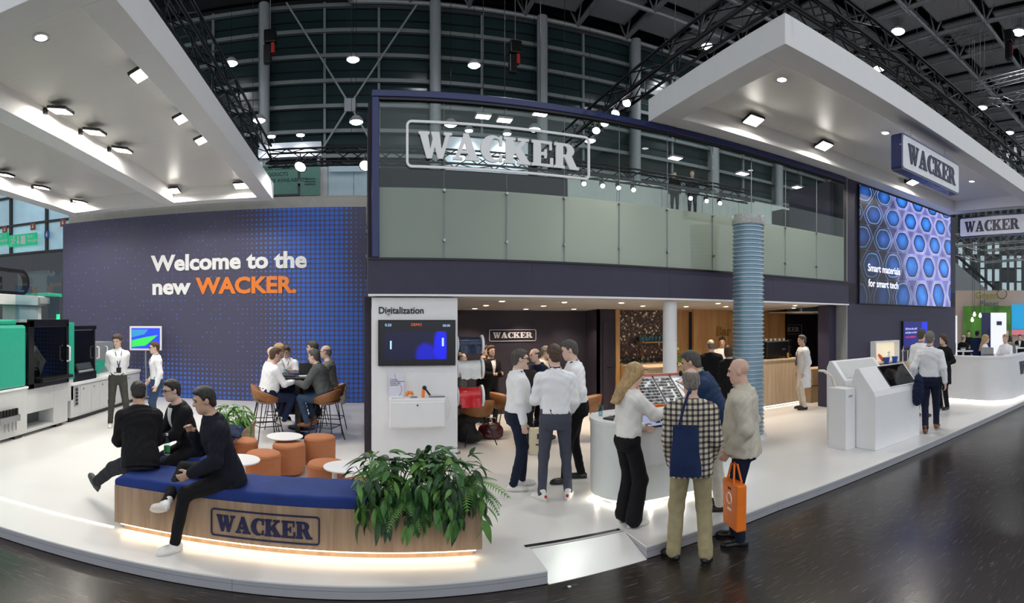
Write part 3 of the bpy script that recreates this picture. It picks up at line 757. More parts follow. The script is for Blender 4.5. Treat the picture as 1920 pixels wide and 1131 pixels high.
lamp_body = MB().box(-.17, .17, -.13, .13, .0, .045).mesh('housing', m_black, smooth=False)
lamp_lens = MB().box(-.15, .15, -.11, .11, -.012, .0).mesh('lens', m_lamp, smooth=False)
def flood(p, arm, label, power=70, tilt=0., axis='x', color=(1, .95, .86)):
    t = thing('flood_light', label, 'flood light', p, 0, 'canopy flood lights')
    a = link('housing', lamp_body, t, bevel=.008); b = link('lens', lamp_lens, t)
    rot = (tilt, 0, 0) if axis == 'x' else (0, tilt, 0)
    for o in (a, b): o.rotation_euler = rot
    mb = MB(); mb.tube([(0, 0, .03), (arm[0] * .5, arm[1] * .5, .05), (arm[0], arm[1], .05)], .012, 6); mb.build('arm', m_black, t)
    mb = MB(); mb.box(arm[0] - .03, arm[0] + .03, arm[1] - .03, arm[1] + .03, .01, .1); mb.build('clamp', m_black, t, smooth=False)
    l = bpy.data.lights.new('flood', 'AREA'); l.shape = 'RECTANGLE'; l.size = .28; l.size_y = .2; l.energy = power * LAMP; l.color = color
    lo = bpy.data.objects.new('flood_lamp', l); col.objects.link(lo); lo.parent = t; lo.location = (0, 0, -.03); lo.rotation_euler = rot
    return t
FP = 40
for i, (px, py) in enumerate(((113, 216), (177, 261), (229, 294))):
    p = AX(px, py, -4.22); p.z = 5.22
    flood(p, (-.27, 0, 0), 'square flood light clamped to the middle canopy beam, ' + ('nearest the front beam', 'second along the beam', 'third along the beam')[i], FP, .25, 'y')
for i, (px, py) in enumerate(((10, 321), (78, 349), (150, 376))):
    p = AX(px, py, -7.03); p.z = 5.22
    flood(p, (-.27, 0, 0), 'square flood light clamped to the outer canopy beam above machine, ' + ('first of three', 'second of three', 'by the rear beam')[i], FP, .25, 'y')
for i, (px, py) in enumerate(((324, 354), (452, 344))):
    p = AY(px, py, 11.9); p.z = 5.22
    flood(p, (0, .27, 0), ('square flood light on the rear canopy beam beside the middle beam', 'square flood light on the rear canopy beam at its far corner')[i], FP * .6, -.25, 'x')
for i, (px, py) in enumerate(((270, 115), (347, 210), (384, 256))):
    p = AX(px, py, -2.63); p.z = 5.20
    flood(p, (.16, 0, 0), 'flood light half hidden behind the side canopy beam, ' + ('nearest the front beam', 'second along the beam', 'third along the beam')[i], FP, -.35, 'y')
for i, (px, py) in enumerate(((1413, 226), (1545, 275), (1660, 330))):
    if i == 2: break
    p = AY(px, py, 6.95); p.z = 5.64
    flood(p, (0, .24, 0), ('square flood light under the sign canopy near its corner', 'square flood light under the sign canopy beside the hanging sign')[i], FP * 1.1, -.3, 'x')
flood(Vector((11.6, 6.95, 5.64)), (0, .24, 0), 'square flood light under the sign canopy behind the hanging sign', FP, -.3, 'x')
for i, (px, py, cz) in enumerate(((77, 70, 5.335), (1466, 149, 5.735), (1660, 249, 5.735), (1822, 340, 5.735))):  # glowing ringed discs put in for bright spots on the canopy ceilings
    r = (cz - ZC) * F / (HZ - py); p = Vector((r * math.sin(phi(px)), r * math.cos(phi(px)), cz))
    t = thing('canopy_disc', ('round glowing disc in the coffer above the machine', 'round glowing disc in the sign canopy near its front corner', 'round glowing disc in the sign canopy left of the hanging sign', 'round glowing disc in the sign canopy right of the hanging sign')[i], 'downlight', p)
    MB().lathe([(.1, -.008), (.1, .004), (.07, .004), (.07, -.008)], 18, cap=False).build('ring', m_white, t)
    MB().lathe([(.01, -.006), (.068, -.004), (.07, .002)], 18).build('lens', m_spot, t)

def truss(label, a, b, s, m, step=.5, group=None, name='truss'):
    """square lattice beam from a to b: four chords and zigzag lacing"""
    a = Vector(a); b = Vector(b); d = b - a; L_ = d.length; n = d.normalized()
    u = Vector((0, 0, 1)); w_ = n.cross(u).normalized()
    t = thing(name, label, 'truss', a, 0, group)
    off = [(w_ * sx + u * sz) * s / 2 for sx, sz in ((-1, -1), (1, -1), (1, 1), (-1, 1))]
    for o in off:
        mb = MB(); mb.tube([o, d + o], .026, 6); mb.build('chord', m, t)
    k = max(2, int(L_ / step)); mb = MB()
    for f in range(4):
        o1, o2 = off[f], off[(f + 1) % 4]
        for i in range(k):
            p = n * (L_ * i / k); q = n * (L_ * (i + 1) / k)
            if i % 2: o1_, o2_ = o2, o1
            else: o1_, o2_ = o1, o2
            mb.tube([p + o1_, q + o2_], .013, 4, cap=False)
    lc = mb.build('lacing', m, t); lc['kind'] = 'stuff'
    for k_ in (.15, .85):
        p = d * k_; top = ROOF - (a + p).z + (.5 if (a + p).x > -.6 else 1.28)
        MB().tube([p + u * s / 2, p + u * top], .005, 4).build('hanging_wire', m_trussb, t)
    return t
ZT = 6.02
truss('black lattice truss above the side beam of the coffered canopy', (-2.32, 3.2, ZT + .1), (-2.32, 12.45, ZT + .1), .3, m_trussb)
truss('black lattice truss crossing behind the upper deck glass', (-2.3, 12.6, 6.02), (11.2, 12.6, 6.02), .32, m_trussb)
truss('black lattice truss rising over the end of the sign canopy', (4.45, 4.3, 6.15), (4.45, 12.45, 6.15), .3, m_trussb)
truss('black lattice truss above the front edge of the sign canopy', (4.6, 4.6, 6.35), (26, 4.6, 6.35), .3, m_trussb)
truss('black lattice truss running beside the front canopy truss', (4.6, 5.25, 6.6), (22, 5.25, 6.6), .3, m_trussb)
# hanging rods of the canopy truss
for x in (5.6, 7.2, 9.0, 11.0):
    mb = MB(); mb.tube([(0, 0, 5.8), (0, 0, 6.2)], .02, 6); o = mb.build('hanger_rod', m_trussb, loc=(x, 4.6, 0)); tag(o, 'short black rod between truss and sign canopy', 'rod', 'canopy hanger rods')
for y in (5., 8., 11.):
    mb = MB(); mb.tube([(0, 0, 5.4), (0, 0, 5.98)], .02, 6); o = mb.build('hanger_rod', m_trussb, loc=(-2.32, y, 0)); tag(o, 'short black rod between truss and coffered canopy', 'rod', 'coffered canopy hanger rods')
# spotlights on the trusses
def spot(p, aim, label, power, group='truss spotlights', vis=.09, size=.9, color=(1, .97, .92)):
    p = Vector(p); d = (Vector(aim) - p).normalized(); q = d.to_track_quat('-Z', 'Y').to_matrix().to_4x4()
    t = thing('spotlight', label, 'spotlight', p, 0, group)
    M = q
    mb = MB(); mb.lathe([(.02, .26), (.07, .24), (.08, .05), (vis, 0), (vis * .8, .0)], 14, M=M); mb.build('barrel', m_black, t)
    mb = MB(); mb.lathe([(.01, -.012), (vis * .8, -.01), (vis * .85, .004)], 14, M=M); mb.build('lens', m_spot, t)
    mb = MB(); mb.tube([(0, 0, .05), (0, 0, .34)], .015, 6); mb.build('yoke', m_black, t)
    if power:
        l = bpy.data.lights.new('spot', 'SPOT'); l.energy = power * LAMP; l.spot_size = size; l.spot_blend = .6; l.shadow_soft_size = .08; l.color = color
        lo = bpy.data.objects.new('spot_lamp', l); col.objects.link(lo); lo.parent = t; lo.rotation_euler = q.to_euler(); lo.location = d * .05
    return t
SP = 170
aims = [(2.2, 6.2, 0), (3.4, 5.4, 0), (1.2, 6.6, 0), (.2, 5.8, 0)]
for i, (px, py) in enumerate(((1118, 245), (1134, 231), (1154, 213), (1175, 193))):
    p = AX(px, py, 4.45)
    spot(p, aims[i], 'bright spotlight under the rising truss beside the sign canopy, ' + ('lowest of four', 'second lowest of four', 'third from the deck beam', 'uppermost of four')[i], SP)
for i, (px, py) in enumerate(((1095, 344), (1130, 347), (1160, 351), (1188, 356))):
    p = AY(px, py, 12.44); p.z = 5.62
    spot(p, (XA(px, 10.5), 9.6, 3.6), 'small bright spotlight under the truss behind the deck glass', 60, 'spotlights behind the deck glass', .07)
for i, (px, py) in enumerate(((1295, 370), (1325, 375), (1350, 380))):
    p = AY(px, py, 12.44); p.z = 5.62
    spot(p, (XA(px, 10.5), 9.6, 3.6), 'small bright spotlight under the truss right of the deck persons', 60, 'spotlights behind the deck glass', .07)
for i, (px, py, aim) in enumerate(((563, 305, (-3.5, 8.5, 0)), (685, 302, (-1.0, 8.0, 0)))):
    p = AY(px, py, 12.45); p.z = 5.75
    spot(p, aim, ('wide flood lamp under the cross truss over the green banners', 'wide flood lamp under the cross truss beside the deck post')[i], SP * 1.2, 'truss spotlights', .16, 1.3)
for i, (x, aim) in enumerate(((6.5, (6.4, 5.0, 0)), (9.0, (8.5, 5.0, 0)), (12.5, (12., 6, 0)))):
    pass
# ceiling of the hall above the deck: panel lamps seen through the glass
for i, (px, py) in enumerate(((906, 219), (946, 226), (1013, 214), (1266, 297), (1392, 326), (1496, 352))):
    p = AY(px, py, 15.)
    t = thing('panel_lamp', 'square white panel lamp hanging behind the deck glass', 'lamp', p, 0, 'panel lamps behind the deck glass')
    MB().box(-.22, .22, -.16, .16, 0, .06).build('housing', m_grey, t, smooth=False)
    MB().box(-.2, .2, -.14, .14, -.012, 0).build('lens', m_lamp, t, smooth=False)
    MB().tube([(0, 0, .05), (0, 0, ROOF - p.z + .54)], .012, 4).build('cable', m_black, t)

# hanging box signs
def box_sign(label, loc, rz, rope=None):
    t = thing('hanging_sign', label, 'sign', loc, rz)
    W_, H_, D_ = 2.12, .6, .2
    mb = MB(); mb.prism(rrect(W_, H_, .06), -D_ / 2, D_ / 2, None, 'y'); mb.build('box', m_blue, t, smooth=True, ang=.5)
    for sgn in (-1, 1):
        M = Matrix.Rotation(0 if sgn < 0 else PI, 4, 'Z')
        mb = MB(); mb.prism(rrect(W_ - .07, H_ - .07, .045), -D_ / 2 - .008, -D_ / 2, M, 'y'); f = mb.build('face', mat('sign_face', '#eef0f6', .4), t, smooth=False)
        Mw = M @ Matrix.Translation((-W_ / 2 + .19, -D_ / 2 - .008, -.155))
        wacker(f, Mw, W_ - .38, .32, .012, m_navy)
    for x in (-.62, .62):
        mb = MB(); mb.tube([(x, 0, H_ / 2), (x, 0, (rope or 5.43) - loc[2])], .006, 4); mb.build('cable', m_grey, t)
    return t
box_sign('blue edged box sign hanging under the front canopy beam', (8.34, 4.68, 4.89), 0.)
box_sign('blue edged box sign hanging at the far canopy end over the counter', (14.6, 6.0, 4.93), -PI / 2)

# deck logo: raised white letters and frame on the glass
t = thing('deck_logo', 'large white raised company logo fixed on the upper deck glass', 'logo', (2.02, 7.6, 4.33))
M = Matrix.Translation((-2.02 + .79, -.0, .13))
m_bright = mat('bright_white_letter', '#fbfbfc', .4, var=.0)
wacker(t, M, 2.45, .385, .035, m_bright)
mb = MB(); frame_ring(mb, 2.82, .68, .085, .035, -.03, .0, Matrix.Translation((0, 0, .335)), 8); mb.build('frame', m_bright, t)

# big screen on the tower
def led_wall():
    m = bpy.data.materials.new('honeycomb_screen'); m.use_nodes = True; nt = m.node_tree; N = nt.nodes; L = nt.links; b = N['Principled BSDF']
    mt = lambda *a: math_node(N, L, *a)
    tc = N.new('ShaderNodeTexCoord'); mp = N.new('ShaderNodeMapping'); L.new(tc.outputs['Object'], mp.inputs[0])
    mp.inputs['Rotation'].default_value = (0, .06, 0)
    sp = N.new('ShaderNodeSeparateXYZ'); L.new(mp.outputs[0], sp.inputs[0])
    # hexagonal lattice with round cells
    P = .93; X = mt('DIVIDE', mt('MULTIPLY', sp.outputs[0], mt('ADD', 1., mt('MULTIPLY', sp.outputs[2], .07))), P); Z = mt('DIVIDE', mt('ADD', sp.outputs[2], mt('MULTIPLY', mt('MULTIPLY', sp.outputs[2], sp.outputs[2]), .13)), .66)
    row = mt('FLOOR', Z); odd = mt('MODULO', mt('ABSOLUTE', row), 2.); Xs = mt('ADD', X, mt('MULTIPLY', odd, .5))
    fx = mt('SUBTRACT', mt('FRACT', Xs), .5); fz = mt('MULTIPLY', mt('SUBTRACT', mt('FRACT', Z), .5), .86)
    # hexagon-ish distance
    ax, az = mt('ABSOLUTE', fx), mt('ABSOLUTE', fz)
    hexd = mt('MAXIMUM', mt('ADD', mt('MULTIPLY', ax, .866), mt('MULTIPLY', az, .5)), az)
    rnd = mt('SQRT', mt('ADD', mt('MULTIPLY', fx, fx), mt('MULTIPLY', fz, fz)))
    d = mt('ADD', mt('MULTIPLY', hexd, .5), mt('MULTIPLY', rnd, .5))
    so = N.new('ShaderNodeSeparateXYZ'); L.new(tc.outputs['Object'], so.inputs[0])
    nz = N.new('ShaderNodeTexNoise'); nz.inputs['Scale'].default_value = 2.6; nz.inputs['Detail'].default_value = 3; L.new(tc.outputs['Object'], nz.inputs[0])
    def ramp(stops):
        rp = N.new('ShaderNodeValToRGB'); e = rp.color_ramp.elements; e[0].position, e[0].color = stops[0][0], lin(stops[0][1]); e[1].position, e[1].color = stops[-1][0], lin(stops[-1][1])
        for p_, c_ in stops[1:-1]: q = e.new(p_); q.color = lin(c_)
        return rp
    r1 = ramp(((0, '#3f93f0'), (.16, '#2f7fe0'), (.27, '#1c55b4'), (.31, '#0a1c52'), (.335, '#05081c'), (.35, '#d9dbff'), (.37, '#8d90cf'), (.42, '#a3a7e6'), (.5, '#7276bb'), (1., '#4d5196')))   # bright metal frames
    r2 = ramp(((0, '#2b6fd0'), (.2, '#1b4a9c'), (.30, '#0b1c4a'), (.35, '#6fb4ff'), (.365, '#141a33'), (.42, '#0d1022'), (.455, '#7d8fd8'), (.47, '#10142a'), (1., '#05070f')))    # dark glossy rings
    L.new(d, r1.inputs[0]); L.new(d, r2.inputs[0])
    side = N.new('ShaderNodeMapRange'); side.interpolation_type = 'SMOOTHSTEP'; L.new(mt('ADD', mt('ADD', so.outputs[0], mt('MULTIPLY', so.outputs[2], .35)), mt('MULTIPLY', nz.outputs[0], 1.2)), side.inputs[0]); side.inputs[1].default_value = -.9; side.inputs[2].default_value = 1.1
    mxs = N.new('ShaderNodeMixRGB'); L.new(side.outputs[0], mxs.inputs[0]); L.new(r2.outputs[0], mxs.inputs[1]); L.new(r1.outputs[0], mxs.inputs[2])
    dk = N.new('ShaderNodeMapRange'); dk.interpolation_type = 'SMOOTHSTEP'; L.new(mt('ADD', so.outputs[0], mt('MULTIPLY', so.outputs[2], .9)), dk.inputs[0])
    dk.inputs[1].default_value = -3.2; dk.inputs[2].default_value = -.2; dk.inputs[3].default_value = .15; dk.inputs[4].default_value = 1.
    k = mt('MULTIPLY', dk.outputs[0], mt('ADD', mt('MULTIPLY', nz.outputs[0], 1.3), .4))
    vm = N.new('ShaderNodeVectorMath'); vm.operation = 'SCALE'; L.new(mxs.outputs[0], vm.inputs[0]); L.new(k, vm.inputs['Scale'])
    L.new(vm.outputs[0], b.inputs['Emission Color']); b.inputs['Emission Strength'].default_value = 1.0; b.inputs['Base Color'].default_value = (.01, .01, .015, 1); b.inputs['Roughness'].default_value = .4
    x0, x1 = 10.22, 14.98; z0, z1 = 2.56, 5.38
    t = thing('video_wall', 'big video wall showing blue honeycomb picture with white words', 'screen', ((x0 + x1) / 2, 7.66, (z0 + z1) / 2))
    W_, H_ = x1 - x0, z1 - z0
    mb = MB(); mb.box(-W_ / 2 - .02, W_ / 2 + .02, -.05, .0, -H_ / 2 - .02, H_ / 2 + .02); mb.build('bezel', m_black, t, smooth=False)
    mb = MB(); mb.box(-W_ / 2, W_ / 2, -.06, -.05, -H_ / 2, H_ / 2); mb.build('display', m, t, smooth=False)
    mw = emis('screen_text_white', '#e9ecff', .9)
    for s, px, py, x2 in (('Smart materials', 1627, 508, 1687), ('for smart tech', 1628, 537, 1684)):
        a = AY(px, py, 7.6); c = AY(x2, py, 7.6)
        text('screen_lettering', s, .26, mw, (a.x - t.location.x, -.066, a.z - t.location.z), parent=t, offset=.003, width=c.x - a.x, extrude=.002)
led_wall()
# ------------------------------------------------------------------ people: bodies and clothes grown as smooth surfaces
A3 = lambda v: np.array(v, dtype=np.float32)
def nrm(v): v = np.asarray(v, dtype=np.float64); return v / (np.linalg.norm(v) + 1e-9)
def rotx(a): c, s = math.cos(a), math.sin(a); return np.array([[1, 0, 0], [0, c, -s], [0, s, c]])
def roty(a): c, s = math.cos(a), math.sin(a); return np.array([[c, 0, s], [0, 1, 0], [-s, 0, c]])
def rotz(a): c, s = math.cos(a), math.sin(a); return np.array([[c, -s, 0], [s, c, 0], [0, 0, 1]])

def p_cap(a, b, ra, rb=None, k=.02, op='u'):
    a = np.asarray(a, float); b = np.asarray(b, float); rb = ra if rb is None else rb; ba = b - a; l2 = max(ba @ ba, 1e-9); m = max(ra, rb)
    def fn(x, y, z):
        t = np.clip(((x - a[0]) * ba[0] + (y - a[1]) * ba[1] + (z - a[2]) * ba[2]) / l2, 0, 1)
        return np.sqrt((x - a[0] - t * ba[0]) ** 2 + (y - a[1] - t * ba[1]) ** 2 + (z - a[2] - t * ba[2]) ** 2) - (ra + (rb - ra) * t)
    return (op, k, np.minimum(a, b) - m, np.maximum(a, b) + m, fn)
def p_ell(c, r, R=None, k=.02, op='u'):
    c = np.asarray(c, float); r = np.asarray(r, float); R = np.eye(3) if R is None else np.asarray(R); e = np.abs(R) @ r
    def fn(x, y, z):
        dx, dy, dz = x - c[0], y - c[1], z - c[2]
        q = [(R[0, i] * dx + R[1, i] * dy + R[2, i] * dz) / r[i] for i in range(3)]
        k0 = np.sqrt(q[0] ** 2 + q[1] ** 2 + q[2] ** 2); k1 = np.sqrt((q[0] / r[0]) ** 2 + (q[1] / r[1]) ** 2 + (q[2] / r[2]) ** 2) + 1e-6
        return k0 * (k0 - 1) / k1
    return (op, k, c - e, c + e, fn)
def p_loft(o, R, st, k=.03, op='u', n=2.4):
    """tube of oval sections: st rows (height, half width, half depth, forward shift) in the frame o, R"""
    o = np.asarray(o, float); st = np.asarray(st, float); z0, z1 = st[0, 0], st[-1, 0]; wm = st[:, 1].max(); dm = (st[:, 2] + np.abs(st[:, 3])).max()
    zc = (z0 + z1) / 2; c = o + R @ np.array([0, 0, zc]); e = np.abs(R) @ np.array([wm, dm, (z1 - z0) / 2])
    zz = np.linspace(z0, z1, 64); tab = []
    for i in (1, 2, 3):
        v = np.interp(zz, st[:, 0], st[:, i]); v = np.convolve(np.pad(v, 4, mode='edge'), np.ones(9) / 9, mode='valid'); tab.append(v)
    def fn(x, y, z):
        dx, dy, dz = x - o[0], y - o[1], z - o[2]
        u, v, h = [R[0, i] * dx + R[1, i] * dy + R[2, i] * dz for i in range(3)]
        hc = np.clip(h, z0, z1); w_, d_, f_ = [np.interp(hc.ravel(), zz, t).reshape(hc.shape) for t in tab]
        q = ((np.abs(u) / w_) ** n + (np.abs(v - f_) / d_) ** n) ** (1 / n)
        s = (q - 1) * np.minimum(w_, d_)
        return np.maximum(s, np.maximum(z0 - h, h - z1))
    return (op, k, c - e, c + e, fn)
def p_half(o, nv, op='cut'):
    """keeps the side of the plane that nv points away from"""
    o = np.asarray(o, float); nv = nrm(nv)
    return (op, 0, None, None, lambda x, y, z: (x - o[0]) * nv[0] + (y - o[1]) * nv[1] + (z - o[2]) * nv[2])

def grow(name, prims, h, m, parent, fold=0., fscale=1., mats=None):
    """surface net over the blended distance field of the primitives"""
    lo = np.min([p[2] for p in prims if p[0] == 'u'], axis=0) - 3 * h - .012; hi = np.max([p[3] for p in prims if p[0] == 'u'], axis=0) + 3 * h + .012
    n = np.ceil((hi - lo) / h).astype(int) + 1
    ax = [(lo[i] + h * np.arange(n[i])).astype(np.float32) for i in range(3)]
    Fd = np.full(n, .25, dtype=np.float32)
    for op, k, a, b, fn in prims:
        if a is None:
            sl = [slice(0, n[i]) for i in range(3)]
        else:
            mg = k + 3 * h
            i0 = np.clip(np.floor((a - mg - lo) / h).astype(int), 0, n - 1); i1 = np.clip(np.ceil((b + mg - lo) / h).astype(int) + 1, 1, n)
            sl = [slice(i0[i], max(i1[i], i0[i] + 1)) for i in range(3)]
        x = ax[0][sl[0]][:, None, None]; y = ax[1][sl[1]][None, :, None]; z = ax[2][sl[2]][None, None, :]
        d = fn(x, y, z).astype(np.float32); S = tuple(sl); f = Fd[S]
        if op == 'u':
            if k > 0:
                t = np.clip(.5 + .5 * (f - d) / k, 0, 1); Fd[S] = f * (1 - t) + d * t - k * t * (1 - t)
            else: Fd[S] = np.minimum(f, d)
        elif op == 's':
            d = -d; t = np.clip(.5 + .5 * (d - f) / k, 0, 1); Fd[S] = f * (1 - t) + d * t + k * t * (1 - t)
        elif op == 'scut':
            t = np.clip(.5 + .5 * (d - f) / k, 0, 1); Fd[S] = f * (1 - t) + d * t + k * t * (1 - t)
        else: Fd[S] = np.maximum(f, d)
    if fold:
        x = ax[0][:, None, None]; y = ax[1][None, :, None]; z = ax[2][None, None, :]; q = fscale
        Fd += (fold * (np.sin(q * (31 * z + 17 * x + 9 * np.sin(13 * y + 5 * z))) * .6 + np.sin(q * (47 * z - 23 * y + 13 * x + 6 * np.sin(19 * x))) * .4)).astype(np.float32)
    Fd[0] = Fd[-1] = .05; Fd[:, 0] = Fd[:, -1] = .05; Fd[:, :, 0] = Fd[:, :, -1] = .05
    ins = Fd < 0
    cs = [(i, j, k_) for i in (0, 1) for j in (0, 1) for k_ in (0, 1)]
    sub = lambda A, c: A[c[0]:A.shape[0] - 1 + c[0], c[1]:A.shape[1] - 1 + c[1], c[2]:A.shape[2] - 1 + c[2]]
    cnt = np.zeros(n - 1, dtype=np.int8)
    for c in cs: cnt += sub(ins, c)
    act = (cnt > 0) & (cnt < 8); ids = np.argwhere(act)
    if len(ids) == 0: return None
    vals = np.stack([Fd[ids[:, 0] + c[0], ids[:, 1] + c[1], ids[:, 2] + c[2]] for c in cs], 1)
    acc = np.zeros((len(ids), 3)); w_ = np.zeros(len(ids)); C = np.array(cs, float)
    for i in range(8):
        for j in range(i + 1, 8):
            if np.abs(C[i] - C[j]).sum() != 1: continue
            va, vb = vals[:, i], vals[:, j]; mk = (va < 0) != (vb < 0)
            t = np.where(mk, va / np.where(mk, va - vb, 1), 0)[:, None]
            acc += np.where(mk[:, None], C[i] + t * (C[j] - C[i]), 0); w_ += mk
    V = lo + (ids + acc / w_[:, None]) * h
    idx = np.full(n - 1, -1, dtype=np.int32); idx[tuple(ids.T)] = np.arange(len(ids))
    Q = []
    for axn in range(3):
        sl0 = [slice(None)] * 3; sl1 = [slice(None)] * 3; sl0[axn] = slice(0, -1); sl1[axn] = slice(1, None)
        a_, b_ = ins[tuple(sl0)], ins[tuple(sl1)]
        e = np.argwhere(a_ != b_); u, v = [(1, 2), (2, 0), (0, 1)][axn]
        e = e[(e[:, u] > 0) & (e[:, v] > 0)]
        o_ = np.zeros(3, int); du = o_.copy(); du[u] = 1; dv = o_.copy(); dv[v] = 1
        q = np.stack([idx[tuple((e - du - dv).T)], idx[tuple((e - dv).T)], idx[tuple(e.T)], idx[tuple((e - du).T)]], 1)
        fl = b_[tuple(e.T)]; q[fl] = q[fl][:, ::-1]
        Q.append(q)
    Q = np.concatenate(Q); Q = Q[(Q >= 0).all(1)]
    me = bpy.data.meshes.new(name); me.vertices.add(len(V)); me.vertices.foreach_set('co', V.astype(np.float32).ravel())
    me.loops.add(len(Q) * 4); me.loops.foreach_set('vertex_index', Q.astype(np.int32).ravel())
    me.polygons.add(len(Q)); me.polygons.foreach_set('loop_start', np.arange(0, len(Q) * 4, 4, dtype=np.int32))
    me.update(calc_edges=True); me.materials.append(m); me.shade_smooth()
    return link(name, me, parent)

def ik(a, t, l1, l2, hint):
    a = np.asarray(a, float); t = np.asarray(t, float); d = t - a; L_ = np.linalg.norm(d)
    if L_ > (l1 + l2) * .995: t = a + d / L_ * (l1 + l2) * .995; d = t - a; L_ = np.linalg.norm(d)
    L_ = max(L_, abs(l1 - l2) + .02); n = nrm(d); x = (l1 * l1 - l2 * l2 + L_ * L_) / (2 * L_); y = math.sqrt(max(l1 * l1 - x * x, 0))
    hv = np.asarray(hint, float); hv = nrm(hv - n * (hv @ n))
    return a + n * x + hv * y, t

skins = {'fair': mat('skin_fair', '#d9b7a4', .55, var=.06, scale=30), 'mid': mat('skin_mid', '#c6a189', .55, var=.06, scale=30), 'rosy': mat('skin_rosy', '#d4ad9b', .55, var=.07, scale=30)}
hairs = {'black': mat('hair_black', '#1d1715', .45, var=.3, scale=60, bump=.5, bscale=140, stretch=(1, 1, .3)), 'brown': mat('hair_brown', '#4a3526', .55, var=.3, scale=60, bump=.5, bscale=140, stretch=(1, 1, .3)),
         'grey': mat('hair_grey', '#77706a', .6, var=.3, scale=60, bump=.5, bscale=140, stretch=(1, 1, .3)), 'dgrey': mat('hair_dark_grey', '#4b4743', .6, var=.35, scale=60, bump=.5, bscale=140, stretch=(1, 1, .3)), 'blond': mat('hair_blond', '#b39468', .5, var=.3, scale=40, bump=.6, bscale=120, stretch=(1, 1, .12)),
         'stub': mat('hair_stubble', '#a18a7e', .7, var=.15, scale=80)}
m_eye = mat('eye_dark', '#2a2320', .2, var=0.); m_lip = None
CL = {}
def cloth(name, c, rough=.85, bump=.25, bs=22, var=.08): 
    if name not in CL: CL[name] = mat('cloth_' + name, c, rough, var=var, scale=18, bump=bump, bscale=bs, spec=.25)
    return CL[name]
W_SHIRT = cloth('white_shirt', '#ededf0', .8, .3, 7, .02); BLK = cloth('black', '#121216', .8); NAVY = cloth('navy', '#1b2440'); DKGREY = cloth('charcoal', '#3b3c44')
JEANS = cloth('jeans', '#34465f', .9, .15, 60, .15); DJEANS = cloth('dark_jeans', '#1a2136', .9, .15, 60, .12); KHAKI = cloth('khaki', '#a59a78', .85); BEIGE = cloth('beige_jacket', '#cbc4b4', .8, .4, 14)
SLATE = cloth('slate_trousers', '#464a58'); GREYK = cloth('grey_knit', '#7b7b78'); DGREEN = cloth('grey_fleece', '#56585a'); CREAM = cloth('cream_trousers', '#cfc9bd'); BLUEJ = cloth('blue_jacket', '#1d3557', .7)
def plaid():
    m = bpy.data.materials.new('plaid_cloth'); m.use_nodes = True; nt = m.node_tree; N = nt.nodes; L = nt.links; b = N['Principled BSDF']
    mt = lambda *a: math_node(N, L, *a)
    tc = N.new('ShaderNodeTexCoord'); sp = N.new('ShaderNodeSeparateXYZ'); L.new(tc.outputs['Object'], sp.inputs[0])
    c = None
    P = .047
    a = mt('LESS_THAN', mt('FRACT', mt('DIVIDE', sp.outputs[0], P)), .42); z = mt('LESS_THAN', mt('FRACT', mt('DIVIDE', sp.outputs[2], P)), .42)
    s = mt('DIVIDE', mt('ADD', a, z), 2.)
    rp = N.new('ShaderNodeValToRGB'); rp.color_ramp.interpolation = 'CONSTANT'; e = rp.color_ramp.elements; e[0].position = 0; e[0].color = lin('#cfc4ae'); e[1].position = .3; e[1].color = lin('#6b635c'); q = e.new(.8); q.color = lin('#1d1f33')
    L.new(s, rp.inputs[0]); L.new(rp.outputs[0], b.inputs['Base Color']); b.inputs['Roughness'].default_value = .85
    nz = N.new('ShaderNodeTexNoise'); nz.inputs['Scale'].default_value = 18; L.new(tc.outputs['Object'], nz.inputs[0]); bp = N.new('ShaderNodeBump'); bp.inputs['Strength'].default_value = .3; bp.inputs['Distance'].default_value = .02; L.new(nz.outputs[0], bp.inputs['Height']); L.new(bp.outputs[0], b.inputs['Normal'])
    return m
PLAID = plaid()
SH_W = mat('shoe_white', '#e4e2de', .5, var=.04); SH_B = mat('shoe_black', '#131214', .3, var=.1); SH_T = mat('shoe_tan', '#7a4a2a', .45, var=.1); SH_G = mat('shoe_grey', '#3f423f', .6, var=.1)
SOLE_W = mat('sole_white', '#d9d6cf', .6, var=.03); SOLE_B = mat('sole_black', '#17161a', .6, var=.05); SOLE_T = mat('sole_brown', '#4c3626', .6, var=.05)

